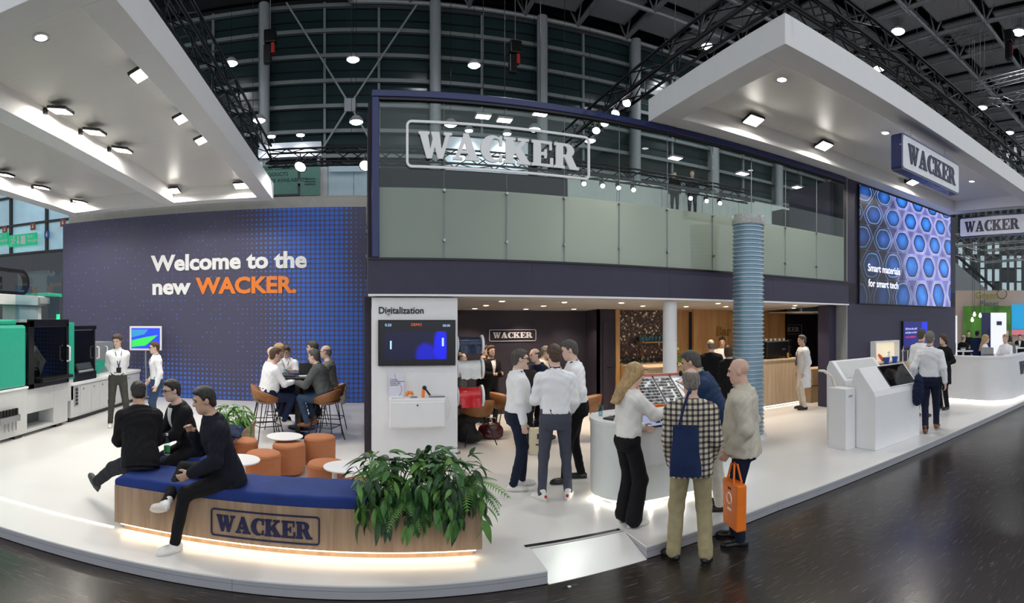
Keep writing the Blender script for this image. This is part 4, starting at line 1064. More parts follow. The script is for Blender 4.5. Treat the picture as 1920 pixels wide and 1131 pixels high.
def person(label, base, rel, H=1.78, res=.012, seat=None, lean=.03, tilt=0., twist=0., hy=0., hp=0., armL=None, armR=None, footL=None, footR=None,
           top=None, tmat=None, fit=.012, hem=.05, sleeve=1., belly=0., legs=None, lfit=.006, shoe=None, sole=None, hair='short', hmat='brown', skin='fair',
           build=1., lanyard=None, glasses=None, curl=.45, elbL=None, elbR=None, collar=None, wide=0., upper_only=False, tie=None, group=None, knL=None, knR=None, fy=(0., 0.), neck_skin=True, skirt=False, longsleeve=True, fp=(0., 0.), fh=(None, None), patch=None):
    """one figure: rel is the turn away from showing its back to the viewer; hands and feet are targets in body units"""
    s = H / 1.78; base = Vector(base)
    az = math.atan2(base.x, base.y)
    t = thing('person', label, 'person', base, -az + rel, group)
    Mi = (Matrix.Translation(base) @ Matrix.Rotation(-az + rel, 4, 'Z')).inverted()
    loc_ = lambda w_: np.array(Mi @ w_)
    pz = (.94 * s) if seat is None else seat + .10
    P0 = np.array([0., 0., pz])
    Rt = rotz(twist) @ roty(tilt) @ rotx(-lean)
    T = lambda x, y, z: P0 + Rt @ np.array([x, y, z]) * s
    bw = build
    N_ = T(0, -.012, .545); Rh = rotz(twist + hy) @ rotx(-lean * .35 - hp)
    HC = N_ + Rt @ np.array([0, .012, .055]) * s + Rh @ np.array([0, .018, .100]) * s
    Hd = lambda x, y, z: HC + Rh @ np.array([x, y, z]) * s
    S = {-1: T(-.168 * bw ** .8, -.012, .462), 1: T(.168 * bw ** .8, -.012, .462)}
    arms = {-1: armL or (.045, .04, -.53), 1: armR or (.045, .04, -.53)}; elb = {-1: elbL, 1: elbR}
    la, lb = .285 * s, .255 * s
    J = {}
    for sd in (-1, 1):
        o = arms[sd]; tg = loc_(o) if isinstance(o, Vector) else S[sd] + np.array([sd * o[0], o[1], o[2]]) * s
        hv = elb[sd] or (.35, -1., -.25); E, W_ = ik(S[sd], tg, la, lb, (sd * hv[0], hv[1], hv[2])); J[sd] = (S[sd], E, W_)
    feet = {-1: footL or (-.10, 0., .085), 1: footR or (.10, 0., .085)}; kn = {-1: knL, 1: knR}
    K = {}
    for sd in (-1, 1):
        hj = P0 + np.array([sd * .088 * s * (bw ** .5), 0, -.03 * s]); f = feet[sd]; isw = isinstance(f, Vector); f = loc_(f) if isw else np.array(f, float)
        if seat is None and not isw: f = f * np.array([s, s, 1])
        kv = kn[sd] or (sd * .12, 1., .1); k_, a_ = ik(hj, f, .424 * s, .413 * s, kv); K[sd] = (hj, k_, a_)
    def footR_(sd):
        j = 0 if sd < 0 else 1
        if fh[j] is None: return rotz(-sd * .12 + fy[j]) @ rotx(fp[j])
        u = nrm(K[sd][1] - K[sd][2]); f = np.array(fh[j], float); u = nrm(u - .35 * nrm(f)); f = nrm(f - u * (f @ u)); return np.stack([np.cross(f, u), f, u], 1)
    stn = np.array([[-.11, .115, .095, -.012], [-.04, .160, .118, -.014], [.06, .160, .115, -.006], [.15, .146, .106, .0], [.25, .150, .110, .004], [.35, .166, .120, .006], [.42, .168, .116, .0], [.475, .142, .098, -.01], [.52, .096, .074, -.014], [.565, .062, .062, -.012]]) * s
    stn[:, 1] *= bw; stn[:, 2] *= bw ** .6
    if belly: 
        g = np.exp(-((stn[:, 0] / s - .14) / .13) ** 2); stn[:, 2] += belly * g * .55; stn[:, 3] += belly * g * .5; stn[:, 1] += belly * g * .35
    def torso(off, z0, z1, k=.03, flare=True):
        z0 *= s; z1 *= s; zz = [z0] + [z for z in stn[:, 0] if z0 < z < z1] + [z1]
        st = [[z] + [np.interp(max(z, -.04 * s) if (flare and off > .004 and z0 < 0) else z, stn[:, 0], stn[:, i]) + (off if i < 3 else 0) for i in (1, 2, 3)] for z in zz]
        return p_loft(P0, Rt, st, k)
    fine = res <= .013
    # ---- body: one continuous skin surface
    pr = [torso(-.014, -.10, .56, .03)]
    for sd in (-1, 1):
        a, e, w_ = J[sd]; D = nrm(w_ - e)
        pr += [p_cap(a + Rt @ np.array([-sd * .02, 0, -.04]) * s, e, .046 * s, .036 * s, .02), p_cap(e, w_, .035 * s, .026 * s, .02)]
        if not upper_only:
            h_, k_, f_ = K[sd]; pr += [p_cap(h_, k_, .075 * s, .048 * s, .03), p_cap(k_, f_, .046 * s, .030 * s, .03), p_ell(f_ + footR_(sd) @ np.array([0, .035, -.048]) * s, np.array([.026, .06, .022]) * s, footR_(sd), .02)]
        inw = np.array([-sd, .25, 0.]); inw = nrm(inw - D * (inw @ D)); Sd = sd * np.cross(D, inw)
        R = np.stack([Sd, inw, D], 1)
        pr.append(p_ell(w_ + D * .048 * s, np.array([.040, .017, .050]) * s, R, .015))
        for i, fl in enumerate((.070, .078, .074, .058)):
            b0 = w_ + (D * .085 + Sd * (.029 - .0195 * i)) * s; ang = curl * .6; p = b0
            for q, fr in enumerate((.45, .32, .23)):
                dv = D * math.cos(ang) + inw * math.sin(ang); nx = p + dv * fl * fr * s; pr.append(p_cap(p, nx, (.0105 - .001 * q) * s, (.0095 - .001 * q) * s, .004)); p = nx; ang += curl
        b0 = w_ + (D * .03 + Sd * .030 + inw * .008) * s; d1 = nrm(D * .75 + Sd * .55 + inw * .35); d2 = nrm(D * .9 + Sd * .15 + inw * .5)
        pr += [p_cap(b0, b0 + d1 * .042 * s, .014 * s, .0115 * s, .008), p_cap(b0 + d1 * .042 * s, b0 + d1 * .042 * s + d2 * .032 * s, .0115 * s, .009 * s, .004)]
    pr += [p_cap(N_ + Rt @ np.array([0, -.01, -.04]) * s, Hd(0, -.022, -.06), .058 * s * bw ** .5, .052 * s, .03)]
    E_ = lambda c, r, k=.02, op='u': p_ell(Hd(*c), np.array(r) * s, Rh, k, op)
    pr += [E_((0, -.015, .032), (.074, .094, .086), .02), E_((0, .022, -.03), (.060, .068, .088), .03), E_((0, .058, -.098), (.026, .022, .020), .03), E_((0, .01, -.075), (.054, .062, .045), .03)]
    pr += [p_cap(Hd(0, .088, .012), Hd(0, .104, -.026), .008 * s, .013 * s, .012), p_cap(Hd(-.012, .092, -.030), Hd(.012, .092, -.030), .009 * s, None, .008)]
    pr += [p_cap(Hd(-.030, .080, .030), Hd(.030, .080, .030), .012 * s, None, .015), p_cap(Hd(-.017, .083, -.061), Hd(.017, .083, -.061), .0075 * s, None, .006), p_cap(Hd(-.014, .082, -.072), Hd(.014, .082, -.072), .008 * s, None, .006)]
    for sd in (-1, 1):
        pr += [E_((sd * .031, .100, .010), (.016, .014, .010), .012, 's'), E_((sd * .074, -.012, -.006), (.010, .022, .033), .008)]
    grow('body', pr, res * .72 if fine else res, skins[skin], t)
    for sd in (-1, 1):
        if res < .019:
            mb = MB(); mb.lathe([(.0, -1), (.5, -.87), (.87, -.5), (1, 0), (.87, .5), (.5, .87), (0, 1)], 10, M=Matrix.Translation(Vector(Hd(sd * .031, .0785, .010))) @ Matrix.Scale(.0098 * s, 4)); mb.build('eye', m_eye, t)
            mb = MB(); mb.tube([Vector(Hd(sd * .014, .096, .027)), Vector(Hd(sd * .034, .093, .032)), Vector(Hd(sd * .050, .078, .026))], .0030 * s, 5); mb.build('eyebrow', hairs['stub' if hmat in ('stub', 'none') else hmat], t)
    # ---- hair
    if hair != 'none':
        o = HC; hp_ = []
        th = {'short': .012, 'buzz': .006, 'fringe': .009, 'long': .016, 'bob': .018, 'thick': .020, 'balding': .008}[hair]
        hp_.append(p_ell(Hd(0, -.015, .032), (np.array([.074, .094, .086]) + th) * s, Rh, .0))
        hp_.append(p_ell(Hd(0, -.045, -.03), (np.array([.064, .058, .07]) + th * .8) * s, Rh, .02))
        if hair == 'short': hp_.append(p_ell(Hd(0, .018, .088), np.array([.058, .070, .034]) * s, Rh, .03))
        if hair == 'thick': hp_.append(p_ell(Hd(0, .03, .095), np.array([.060, .055, .030]) * s, Rh, .03))
        def keep(x, y, z):
            dx, dy, dz = x - o[0], y - o[1], z - o[2]
            v = (Rh[0, 1] * dx + Rh[1, 1] * dy + Rh[2, 1] * dz) / s; u = (Rh[0, 2] * dx + Rh[1, 2] * dy + Rh[2, 2] * dz) / s
            line = np.interp(v, [-.12, -.065, -.042, -.03, -.008, .004, .020, .032, .055, .085, .11], [-.095, -.085, -.05, .008, .018, -.004, -.002, .036, .060, .074, .080] if hair not in ('fringe', 'balding') else [-.09, -.08, -.045, .008, .02, .0, .02, .06, .10, .2, .25])
            d = line - u
            if hair == 'fringe': d = np.maximum(d, u - .055)
            if hair == 'balding': d = np.maximum(d, u - .088)
            return d * s * .8
        if hair not in ('long', 'bob'): hp_.append(('scut', .022, None, None, keep))
        else:
            dn = -.36 if hair == 'long' else -.12
            hp_.append(p_loft(HC, Rh, np.array([[dn, .075 if hair == 'long' else .085, .03, -.175 if hair == 'long' else -.05], [dn * .5, .096, .055, -.12 if hair == 'long' else -.06], [-.02, .095, .085, -.03], [.07, .08, .08, -.012]]) * s, .03))
            hp_.append(('s', .012, np.array(Hd(0, .075, -.05)) - .12, np.array(Hd(0, .075, -.05)) + .12, p_ell(Hd(0, .082, -.055), np.array([.058, .085, .105]) * s, Rh)[4]))
        grow('hair', hp_, min(res, .011) * .9, hairs[hmat], t, .0034, 3.0)
    # ---- top
    tm = tmat
    if tm is not None:
        pr = [torso(fit, hem, .535, .03)]
        for sd in (-1, 1):
            a, e, w_ = J[sd]; D = nrm(w_ - e)
            a = a + Rt @ np.array([-sd * .004, 0, -.018 - fit * .6]) * s; pr.append(p_ell(a + Rt @ np.array([-sd * .016, 0, .0]) * s, np.array([.058, .060, .056]) * s + fit, None, .04))
            if sleeve >= 1:
                pr += [p_cap(a, e, .054 * s * bw ** .3 + fit, .045 * s + fit, .03), p_cap(e, e + (w_ - e) * .97, .045 * s + fit, .033 * s + fit * .8, .02)]
            else:
                q = a + (e - a) * (sleeve * 2 if sleeve < .5 else 1.); pr.append(p_cap(a, q, .055 * s * bw ** .3 + fit, .052 * s + fit, .03))
                if sleeve > .5: pr.append(p_cap(e, e + (w_ - e) * (sleeve - .5) * 2, .045 * s + fit, .042 * s + fit, .02))
        if collar is not None: pr.append(p_loft(P0, Rt, np.array([[.50, .075, .075, -.012], [.535, .068, .068, -.010], [.535 + collar, .064, .066, -.008]]) * s + np.array([0, fit * .4, fit * .4, 0]), .012))
        if seat is None or hem > -.05: pass
        grow('jacket' if top == 'jacket' else ('coat' if top == 'coat' else ('shirt' if top is None else top)), pr, res, tm, t, .0045 if fine else .004, 1.0)
    # ---- trousers
    if legs is not None and not upper_only:
        pr = [torso(.006 + lfit, -.13, .115, .04, False)]
        for sd in (-1, 1):
            h_, k_, f_ = K[sd]; D = nrm(f_ - k_)
            pr += [p_cap(h_ + np.array([0, -.01, 0]), k_, .088 * s * bw ** .4 + lfit, .060 * s + lfit + wide * .5, .03), p_cap(k_, f_ + D * .005, .058 * s + lfit + wide * .5, .047 * s + lfit + wide, .03)]
            if seat is not None: pr.append(p_ell(P0 + np.array([sd * .07, -.03, -.02]) * s, np.array([.092, .098, .085]) * s, None, .04))
            else: pr.append(p_ell(P0 + np.array([sd * .068, -.045, -.035]) * s, np.array([.080, .078, .09]) * s * bw ** .4, None, .04))
        if seat is not None: pr.append(p_half((0, 0, seat + .004), (0, 0, -1)) if False else p_cap(K[1][0], K[-1][0], .09 * s, None, .04))
        grow('trousers', pr, res, legs, t, .003, .8)
    if skirt:
        pr = [p_loft(P0, np.eye(3), np.array([[-.42, .19, .13, 0], [-.2, .18, .13, 0], [0, .165, .12, 0], [.1, .15, .11, 0]]) * s)]
        grow('skirt', pr, res, skirt, t, .003)
    # ---- shoes
    if shoe is not None and not upper_only:
        for j, sd in enumerate((-1, 1)):
            f_ = K[sd][2]; R = footR_(sd); Q = lambda x, y, z: f_ + R @ np.array([x, y, z]) * s
            pr = [p_ell(Q(0, -.035, -.045), np.array([.035, .045, .040]) * s, R, .02), p_ell(Q(0, .055, -.052), np.array([.040, .105, .036]) * s, R, .03), p_ell(Q(sd * .004, .125, -.060), np.array([.043, .062, .026]) * s, R, .03),
                  p_cap(Q(0, -.008, .026), Q(0, 0, -.045), .043 * s, .042 * s, .03), p_half(Q(0, 0, -.078), R @ np.array([0, 0, -1]))]
            so = grow('shoe', pr, min(res, .012) * .8, shoe, t)
            out = [(.037 * s * (1. + .22 * math.sin(a) + .0) * math.cos(a), (.055 + .135 * math.sin(a)) * s) for a in [2 * PI * i / 18 for i in range(18)]]
            M = Matrix.Translation(Vector(f_)) @ Matrix(R.tolist()).to_4x4()
            mb = MB(); mb.prism(out, -.0845 * s, -.066 * s, M); mb.build('sole', sole or SOLE_B, so if so else t)
            if patch: MB().lathe([(.0, -.02), (.014, -.014), (.02, 0), (.014, .014), (0, .02)], 10, M=Matrix.Translation(Vector(Q(0, -.068, -.03)))).build('heel_patch', patch, so); MB().tube([Vector(Q(-sd * .040, .0, -.06)), Vector(Q(-sd * .043, .045, -.035))], .006, 5).build('side_mark', m_black, so)
    # ---- extras
    if lanyard is not None:
        y = .118 + fit / s + .016 + belly * .5
        ring = [T(-.03, .05, .555), T(-.070, .0, .56), T(-.055, -.055, .565), T(0, -.086, .56), T(.055, -.055, .565), T(.070, 0, .56), T(.03, .05, .555)]
        path = [T(0, y + belly * .4, .20)] + [T(-.05, .105 + fit, .44)] + [T(-.072, .03, .545)] + ring[2:5] + [T(.072, .03, .545)] + [T(.05, .105 + fit, .44)] + [T(0, y + belly * .4, .20)]
        # push the loop off the cloth
        mb = MB(); mb.tube([Vector(p) for p in path], .008 * s, 5); l = mb.build('lanyard', lanyard, t)
        c = T(0, y + belly * .5 + .008, .155); M = Matrix.Translation(Vector(c)) @ Matrix(Rt.tolist()).to_4x4()
        mb = MB(); mb.box(-.045 * s, .045 * s, -.002, .003, -.05 * s, .05 * s, M); mb.build('badge', m_black, l, smooth=False)
    if glasses is not None:
        M = Matrix.Translation(Vector(Hd(0, .100, .010))) @ Matrix(Rh.tolist()).to_4x4() @ Matrix.Scale(s, 4)
        mb = MB()
        for sd in (-1, 1):
            if glasses == 'dark': mb.prism(rrect(.05, .034, .012, 3, sd * .031, 0), -.001, .003, M, 'y')
            else: frame_ring(mb, .05, .034, .012, .004, -.001, .003, M @ Matrix.Translation((sd * .031, 0, 0)), 3)
            mb.tube([M @ Vector((sd * .056, 0, .006)), M @ Vector((sd * .074, -.03, .006)), M @ Vector((sd * .080, -.11, .0))], .003 * s, 4)
        mb.tube([M @ Vector((-.008, .0, .006)), M @ Vector((.008, 0, .006))], .003 * s, 4)
        mb.build('glasses', m_black, t)
    if tie is not None:
        mb = MB(); rows = []
        for z in np.linspace(.18, .52, 9):
            dd = np.interp(z * s, stn[:, 0], stn[:, 2] + stn[:, 3]) + fit + .005; hw = (.012 + .05 * (z - .18) / .34) * s
            rows.append([Vector(P0 + Rt @ np.array([k * hw, dd - abs(k) * .006, z * s])) for k in (-1, 0, 1)])
        for a_, b_ in ((0, 1), (1, 2)): mb.strip([r[a_] for r in rows], [r[b_] for r in rows])
        mb.build('shirt_front', tie, t)
    t['_j'] = 0
    del t['_j']
    return t, dict(J=J, K=K, S=S, HC=HC, T=T, s=s)
# ------------------------------------------------------------------ benches, planters, poufs, tables
V = Vector
def at(px, r, z=ZS): return V((r * math.sin(phi(px)), r * math.cos(phi(px)), z))

def cushion_mesh(L_, D_, z0, z1, r=.035, n=24):
    """padded slab with rounded edges, slightly domed"""
    mb = MB(); prof = [(0, z0), (r * .35, z0), (r * .0 + .0, z0 + r * .5)]
    sec = []
    for a in range(0, 7): t = a / 6 * PI / 2; sec.append((r - r * math.cos(t), z1 - r + r * math.sin(t)))
    front = [(.004, z0), (0, z0 + .02)] + sec
    full = front + [(D_ * .25, z1 + .008), (D_ * .5, z1 + .012), (D_ * .75, z1 + .008)] + [(D_ - y, z) for y, z in reversed(front)]
    rows = []
    for i in range(n + 1):
        x = L_ * i / n; e = min(x, L_ - x); k = 1 if e > r else math.sqrt(max(0, 1 - (1 - e / r) ** 2)); wob = .003 * math.sin(i * 2.1)
        rows.append([V((x, (y - D_ / 2) * (1 - .03 * (1 - k)) + D_ / 2, z0 + (z - z0) * (.55 + .45 * k) + (wob if z > z0 + .05 else 0))) for y, z in full])
    m = len(full); vs = [p for r_ in rows for p in r_]; fs = []
    for i in range(n):
        for j in range(m - 1): fs.append((i * m + j, (i + 1) * m + j, (i + 1) * m + j + 1, i * m + j + 1))
        fs.append((i * m + m - 1, (i + 1) * m + m - 1, (i + 1) * m, i * m))
    fs += [tuple(range(m)), tuple(n * m + j for j in reversed(range(m)))]
    mb.add(vs, fs); return mb

def bench(label, a, ang, L_, D_, seat_len, logo=False):
    """wood clad bench box on a lit plinth; the seat cushion covers seat_len, the rest is an open planter"""
    t = thing('bench', label, 'bench', (a[0], a[1], ZS), ang)
    z0, z1 = .075, .435
    mb = MB(); mb.box(.07, L_ - .07, .07, D_ - .05, 0, z0); mb.build('plinth', m_wood, t, smooth=False)
    mb = MB(); mb.box(.05, L_ - .05, .03, .05, z0 - .022, z0 - .004); mb.build('light_strip', m_strip, t, smooth=False)
    mb = MB(); mb.box(0, L_, 0, .025, z0, z1); fp = mb.build('front_panel', m_wood, t, smooth=False)
    mb = MB(); mb.box(0, L_, D_ - .025, D_, z0, z1); mb.build('back_panel', m_wood, t, smooth=False)
    for x in (0, L_ - .025):
        mb = MB(); mb.box(x, x + .025, .025, D_ - .025, z0, z1); mb.build('end_panel', m_wood, t, smooth=False)
    mb = MB(); mb.box(.025, L_ - .025, .025, D_ - .025, z0, z0 + .02); mb.build('bottom_board', m_wood, t, smooth=False)
    mb = MB(); mb.box(.025, seat_len, .025, D_ - .025, z1 - .03, z1); mb.build('seat_board', m_wood, t, smooth=False)
    mb = MB(); mb.box(seat_len, L_ - .025, .025, D_ - .025, z1 - .09, z1 - .06); mb.build('soil', mat('potting_soil', '#2a211a', .95, var=.4, scale=60, bump=.8, bscale=120), t, smooth=False)
    cushion_mesh(seat_len, D_, z1, z1 + .10).build('cushion', m_cush, t, ang=1.2)
    l = bpy.data.lights.new('strip', 'AREA'); l.shape = 'RECTANGLE'; l.size = L_ - .12; l.size_y = .03; l.energy = 3.5 * LAMP; l.color = (1, .82, .58)
    lo = bpy.data.objects.new('strip_light', l); col.objects.link(lo); lo.parent = t; lo.location = (L_ / 2, .02, z0 - .01); lo.rotation_euler = (-.35, 0, 0)
    if logo:
        x0 = .99; wd = .975
        g = empty('logo'); g.parent = t
        wacker(fp, Matrix.Translation((x0 + .055, .0, .165)), wd - .12, .145, .012, m_navy)
        mb = MB(); frame_ring(mb, wd, .245, .03, .012, -.012, .0, Matrix.Translation((x0 + wd / 2, 0, .24)), 6); mb.build('logo_frame', m_navy, fp)
        bpy.data.objects.remove(g)
    return t
bench('oak bench with blue cushion, navy logo and lit plinth at the platform edge', (-2.33, 4.63), -.0538, 3.345, .55, 2.36, True)
bench('second oak bench with blue cushion running back beside the orange poufs', (-1.70, 5.40), PI / 2, 2.85, .5, 2.05)

# thin light line in the platform left of the bench
a, b = G(-60, 915), G(213, 989)
mb = MB(); mb.bar(a + V((0, 0, .004)), b + V((0, 0, .004)), .018, .008); tag(mb.build('light_line', m_stripw, smooth=False), 'thin warm light line laid in the platform left of the bench', 'light strip')

# leaves
def leaf_mesh(L_, W_, droop, m, seed=0):
    rnd = random.Random(seed); mb = MB(); n = 6; mid = []; lf = []; rt = []
    for i in range(n + 1):
        u = i / n; w_ = W_ * .5 * math.sin(PI * min(1, u ** .8 * .98 + .01)) ** .9; x = L_ * u; z = -droop * u * u * L_ + .02 * L_ * math.sin(u * 6 + seed)
        mid.append(V((x, 0, z))); lf.append(V((x, w_, z + w_ * .35))); rt.append(V((x, -w_, z + w_ * .35)))
    mb.strip(lf, mid); mb.strip(mid, rt)
    return mb.mesh('leaf', m, ang=1.2, fix=False)
LEAF = [leaf_mesh(.17 + .015 * (i % 4), .062 + .008 * (i % 3), .25 + .25 * (i % 3), m_leaf[i % 5], i) for i in range(10)]
LEAFL = [leaf_mesh(.20, .055, .4 + .1 * i, mat('pale_leaf_%d' % i, c, .5, var=.2, scale=10), 20 + i) for i, c in enumerate(('#5f8f45', '#6f9d50', '#4c7c3c'))]
def frond_mesh(L_, m, seed):
    mb = MB(); n = 22; rnd = random.Random(seed); pts = []
    for i in range(n + 1):
        u = i / n; pts.append(V((L_ * u * (1 - .1 * u), 0, L_ * (.5 * u - .95 * u * u))))
    mb.tube(pts, .003, 4)
    for i in range(2, n):
        u = i / n; l = .10 * math.sin(PI * (.12 + .85 * u)) ** .8; p = pts[i]; d = (pts[i] - pts[i - 1]).normalized()
        for sd in (-1, 1):
            q = p + d * l * .45 + V((0, sd * l, -.012)); mb.add([p - d * .009, p + d * .012, q], [(0, 1, 2)])
    return mb.mesh('frond', m, ang=1.5, fix=False)
FROND = [frond_mesh(.42 + .05 * i, mat('fern_green_%d' % i, c, .55, var=.2), i) for i, c in enumerate(('#4f7a35', '#3d6a2e', '#628a42'))]
def plant(label, p, n, spread, height, droop, meshes, seed, scale=1., group=None, bias=(0, 0, 0), dome=.5):
    rnd = random.Random(seed); t = thing('leafy_plant', label, 'plant', p, 0, group)
    mb = MB()
    for i in range(n):
        u = rnd.random(); az = rnd.random() * 2 * PI; el = rnd.uniform(-.45, 1.2) if rnd.random() < .75 else rnd.uniform(-1., -.2)
        rr = spread * rnd.uniform(.35, 1.)
        q = V((math.cos(az) * rr * math.cos(el) + bias[0] * rr, math.sin(az) * rr * math.cos(el) + bias[1] * rr, height * (dome + .5 * math.sin(el)) - droop * rr * max(0, -el)))
        o = link('leaf', meshes[rnd.randrange(len(meshes))], t)
        o.location = q; o.rotation_euler = Euler((rnd.uniform(-.5, .5), -el * .5 + rnd.uniform(-.1, .9), az + rnd.uniform(-.6, .6)), 'XYZ'); k = scale * rnd.uniform(.75, 1.15); o.scale = (k, k, k)
        if i % 3 == 0: mb.tube([V((0, 0, -.05)), q * .5 + V((0, 0, .05)), q], .0035, 4, cap=False)
    mb.build('stems', m_leaf[1], t)
    return t
def fern(label, p, n, seed, scale=1., az0=0., az1=2 * PI, group=None):
    rnd = random.Random(seed); t = thing('fern', label, 'plant', p, 0, group)
    for i in range(n):
        o = link('frond', FROND[i % 3], t); az = az0 + (az1 - az0) * (i + rnd.random() * .6) / n
        o.rotation_euler = Euler((rnd.uniform(-.2, .2), rnd.uniform(-.55, .25), az), 'XYZ'); k = scale * rnd.uniform(.75, 1.1); o.scale = (k, k, k)
    MB().lathe([(.03, -.06), (.025, .02), (.01, .04)], 8).build('crown', m_leaf[2], t)
    return t
zp = ZS + .40
spots = [(.10, 4.72), (.30, 4.62), (.50, 4.72), (.70, 4.60), (.86, 4.74), (.20, 4.90), (.62, 4.90)]
names = ['dark leafy plant overhanging the blue cushion end', 'glossy leafy plant spilling over the bench front panel', 'tall leafy plant in the middle of the bench planter', 'dense leafy plant hanging low over the oak front', 'leafy plant beside the fern at the planter end', 'leafy plant at the back of the planter near the cushion', 'leafy plant at the back of the planter centre']
for i, (x, y) in enumerate(spots):
    plant(names[i], (x, y, zp), 62, .23, .44, .5, LEAF, 40 + i, .82, 'planter foliage', (0, -.25 if y < 4.8 else 0, 0))
plant('few leaves on a tall thin stem above the planter', (.62, 4.78, zp + .30), 8, .09, .22, .1, LEAF, 77, .8, 'planter foliage')
fern('bright fern with feathery fronds at the open planter end', (.90, 4.64, zp + .12), 24, 5, .85, group='planter ferns')
fern('fern with one upright frond above the cushion end', (.22, 4.84, zp + .22), 7, 9, .8, group='planter ferns')
fern('fern drooping over the oak front between the leafy plants', (.40, 4.52, zp + .08), 9, 12, .75, -PI * .95, -.1, group='planter ferns')
def trailing(label, p, n, seed):
    rnd = random.Random(seed); t = thing('trailing_plant', label, 'plant', p, 0, 'planter foliage')
    mb = MB()
    for i in range(n):
        q = V((rnd.uniform(-.17, .17), -rnd.uniform(.03, .15), (rnd.uniform(.02, .26) if rnd.random() < .72 else rnd.uniform(-.10, .05)))); o = link('leaf', LEAF[rnd.randrange(10)], t); o.location = q
        o.rotation_euler = Euler((rnd.uniform(-.4, .4), rnd.uniform(.5, 1.35), -HP_ + rnd.uniform(-1.3, 1.3)), 'XYZ'); k = rnd.uniform(.6, 1.0); o.scale = (k, k, k)
        if i % 3 == 0: mb.tube([V((q.x * .5, .05, 0)), V((q.x * .8, -.03, .06)), q], .0035, 4, cap=False)
    mb.build('stems', m_leaf[1], t)
HP_ = PI / 2
for i, x in enumerate((.10, .36, .60, .84)):
    trailing(('trailing plant hanging over the oak front beside the cushion end', 'trailing plant hanging over the oak front left of centre', 'trailing plant hanging over the oak front right of centre', 'trailing plant hanging over the oak front at the planter end')[i].replace('left of centre', 'next to the drooping fern').replace('right of centre', 'before the tall stem'), (x, 4.49 - .054 * (x + .0), zp + .06), 34, 200 + i)
for i, (x, y) in enumerate(((-2.02, 7.62), (-1.86, 7.75), (-2.05, 7.98), (-1.88, 8.05))):
    plant(('pale green plant at the second bench planter, front of four', 'pale green plant next to the orange poufs', 'pale green plant at the planter rear towards the machine', 'pale green plant at the rear planter corner')[i], (x, y, zp - .02), 34, .21, .36, .2, LEAFL, 90 + i, .9, 'second planter foliage')

# poufs
pf = MB(); prof = [(.19, .03), (.212, .045), (.218, .08), (.219, .36), (.213, .385), (.20, .398), (.10, .402), (.0, .402)]
pf.lathe(prof, 32); pouf_me = pf.mesh('cushion_body', m_orange, ang=1.)
sm = MB(); sm.tube([V((.2195 * math.cos(a), .2195 * math.sin(a), .365)) for a in [2 * PI * i / 28 for i in range(28)]], .004, 4, closed=True); seam_me = sm.mesh('piping', m_orange)
bm_ = MB(); bm_.tube([V((.17 * math.cos(a), .17 * math.sin(a), .025)) for a in [2 * PI * i / 20 for i in range(20)]], .008, 5, closed=True); base_me = bm_.mesh('base_ring', m_black)
hl = MB(); hl.tube([V((.223, -.03, .0)), V((.223, -.03, .07)), V((.223, .03, .07)), V((.223, .03, 0))], .005, 5); handle_me = hl.mesh('metal_foot', m_black)
for i, (x, y, k, lb) in enumerate(((-1.643, 7.11, 1., 'orange fabric pouf beside the second bench planter'), (-1.227, 6.485, 1., 'orange fabric pouf between two round white tables'), (-.977, 6.985, 1.02, 'orange fabric pouf half under the rear white table'),
                                   (-.60, 7.36, 1.08, 'tall orange fabric pouf nearest the high table stools'), (-.424, 6.13, 1., 'orange fabric pouf half hidden behind a white table'), (-.054, 5.38, 1., 'orange fabric pouf hidden behind bench cushion and plants'))):
    t = thing('pouf', lb, 'pouf', (x, y, ZS), i * 1.1 - 1.2, 'orange poufs')
    for nm, me in (('cushion_body', pouf_me), ('piping', seam_me), ('base_ring', base_me), ('metal_foot', handle_me)):
        o = link(nm, me, t); o.scale = (1, 1, k)
# side tables with off-centre stems
for i, (px, py, sx, lb) in enumerate(((534, 818, 520, 'round white side table nearest the high table'), (447, 862, 456, 'round white side table beside the man sitting cross-legged'), (649, 875, 627, 'round white side table next to the leafy planter'))):
    zt = .56; p = G(px, py, zt); q = G(sx, py, zt)
    t = thing('side_table', lb, 'table', (p.x, p.y, ZS), 0, 'round side tables')
    MB().lathe([(.0, .432), (.225, .432), (.247, .438), (.25, .446), (.247, .452), (.0, .452)], 40).build('tabletop', m_white, t)
    MB().tube([V((q.x - p.x, q.y - p.y, .012)), V((q.x - p.x, q.y - p.y, .435))], .028, 14).build('stem', m_white, t)
    MB().lathe([(.0, 0), (.17, 0), (.172, .006), (.165, .012), (0, .014)], 30, (q.x - p.x, q.y - p.y, 0)).build('base', m_white, t)

# high table and stools
t = thing('high_table', 'black high table with a round foot near the printed wall', 'table', (-1.15, 9.3, ZS))
MB().box(-.42, .42, -.35, .95, 1.03, 1.06).build('tabletop', m_black, t, smooth=False, bevel=.006)
MB().box(-.04, .04, -.04, .04, .02, 1.03).build('post', m_black, t, smooth=False)
MB().box(-.04, .04, .66, .74, .02, 1.03).build('post', m_black, t, smooth=False)
for y in (0, .7): MB().lathe([(.0, 0), (.27, 0), (.27, .012), (.25, .02), (0, .022)], 28, (0, y, 0)).build('foot', m_black, t)
zt = ZS + 1.06
lp = thing('laptop', 'silver laptop open on the black high table', 'laptop', (-1.03, 9.72, zt), PI + .2)
MB().box(-.16, .16, -.11, .11, 0, .015).build('keyboard_half', m_chrome, lp, smooth=False, bevel=.004)
M = Matrix.Translation((0, .11, .012)) @ Matrix.Rotation(-.3, 4, 'X'); MB().box(-.16, .16, 0, .008, 0, .21, M).build('screen_half', m_chrome, lp, smooth=False)
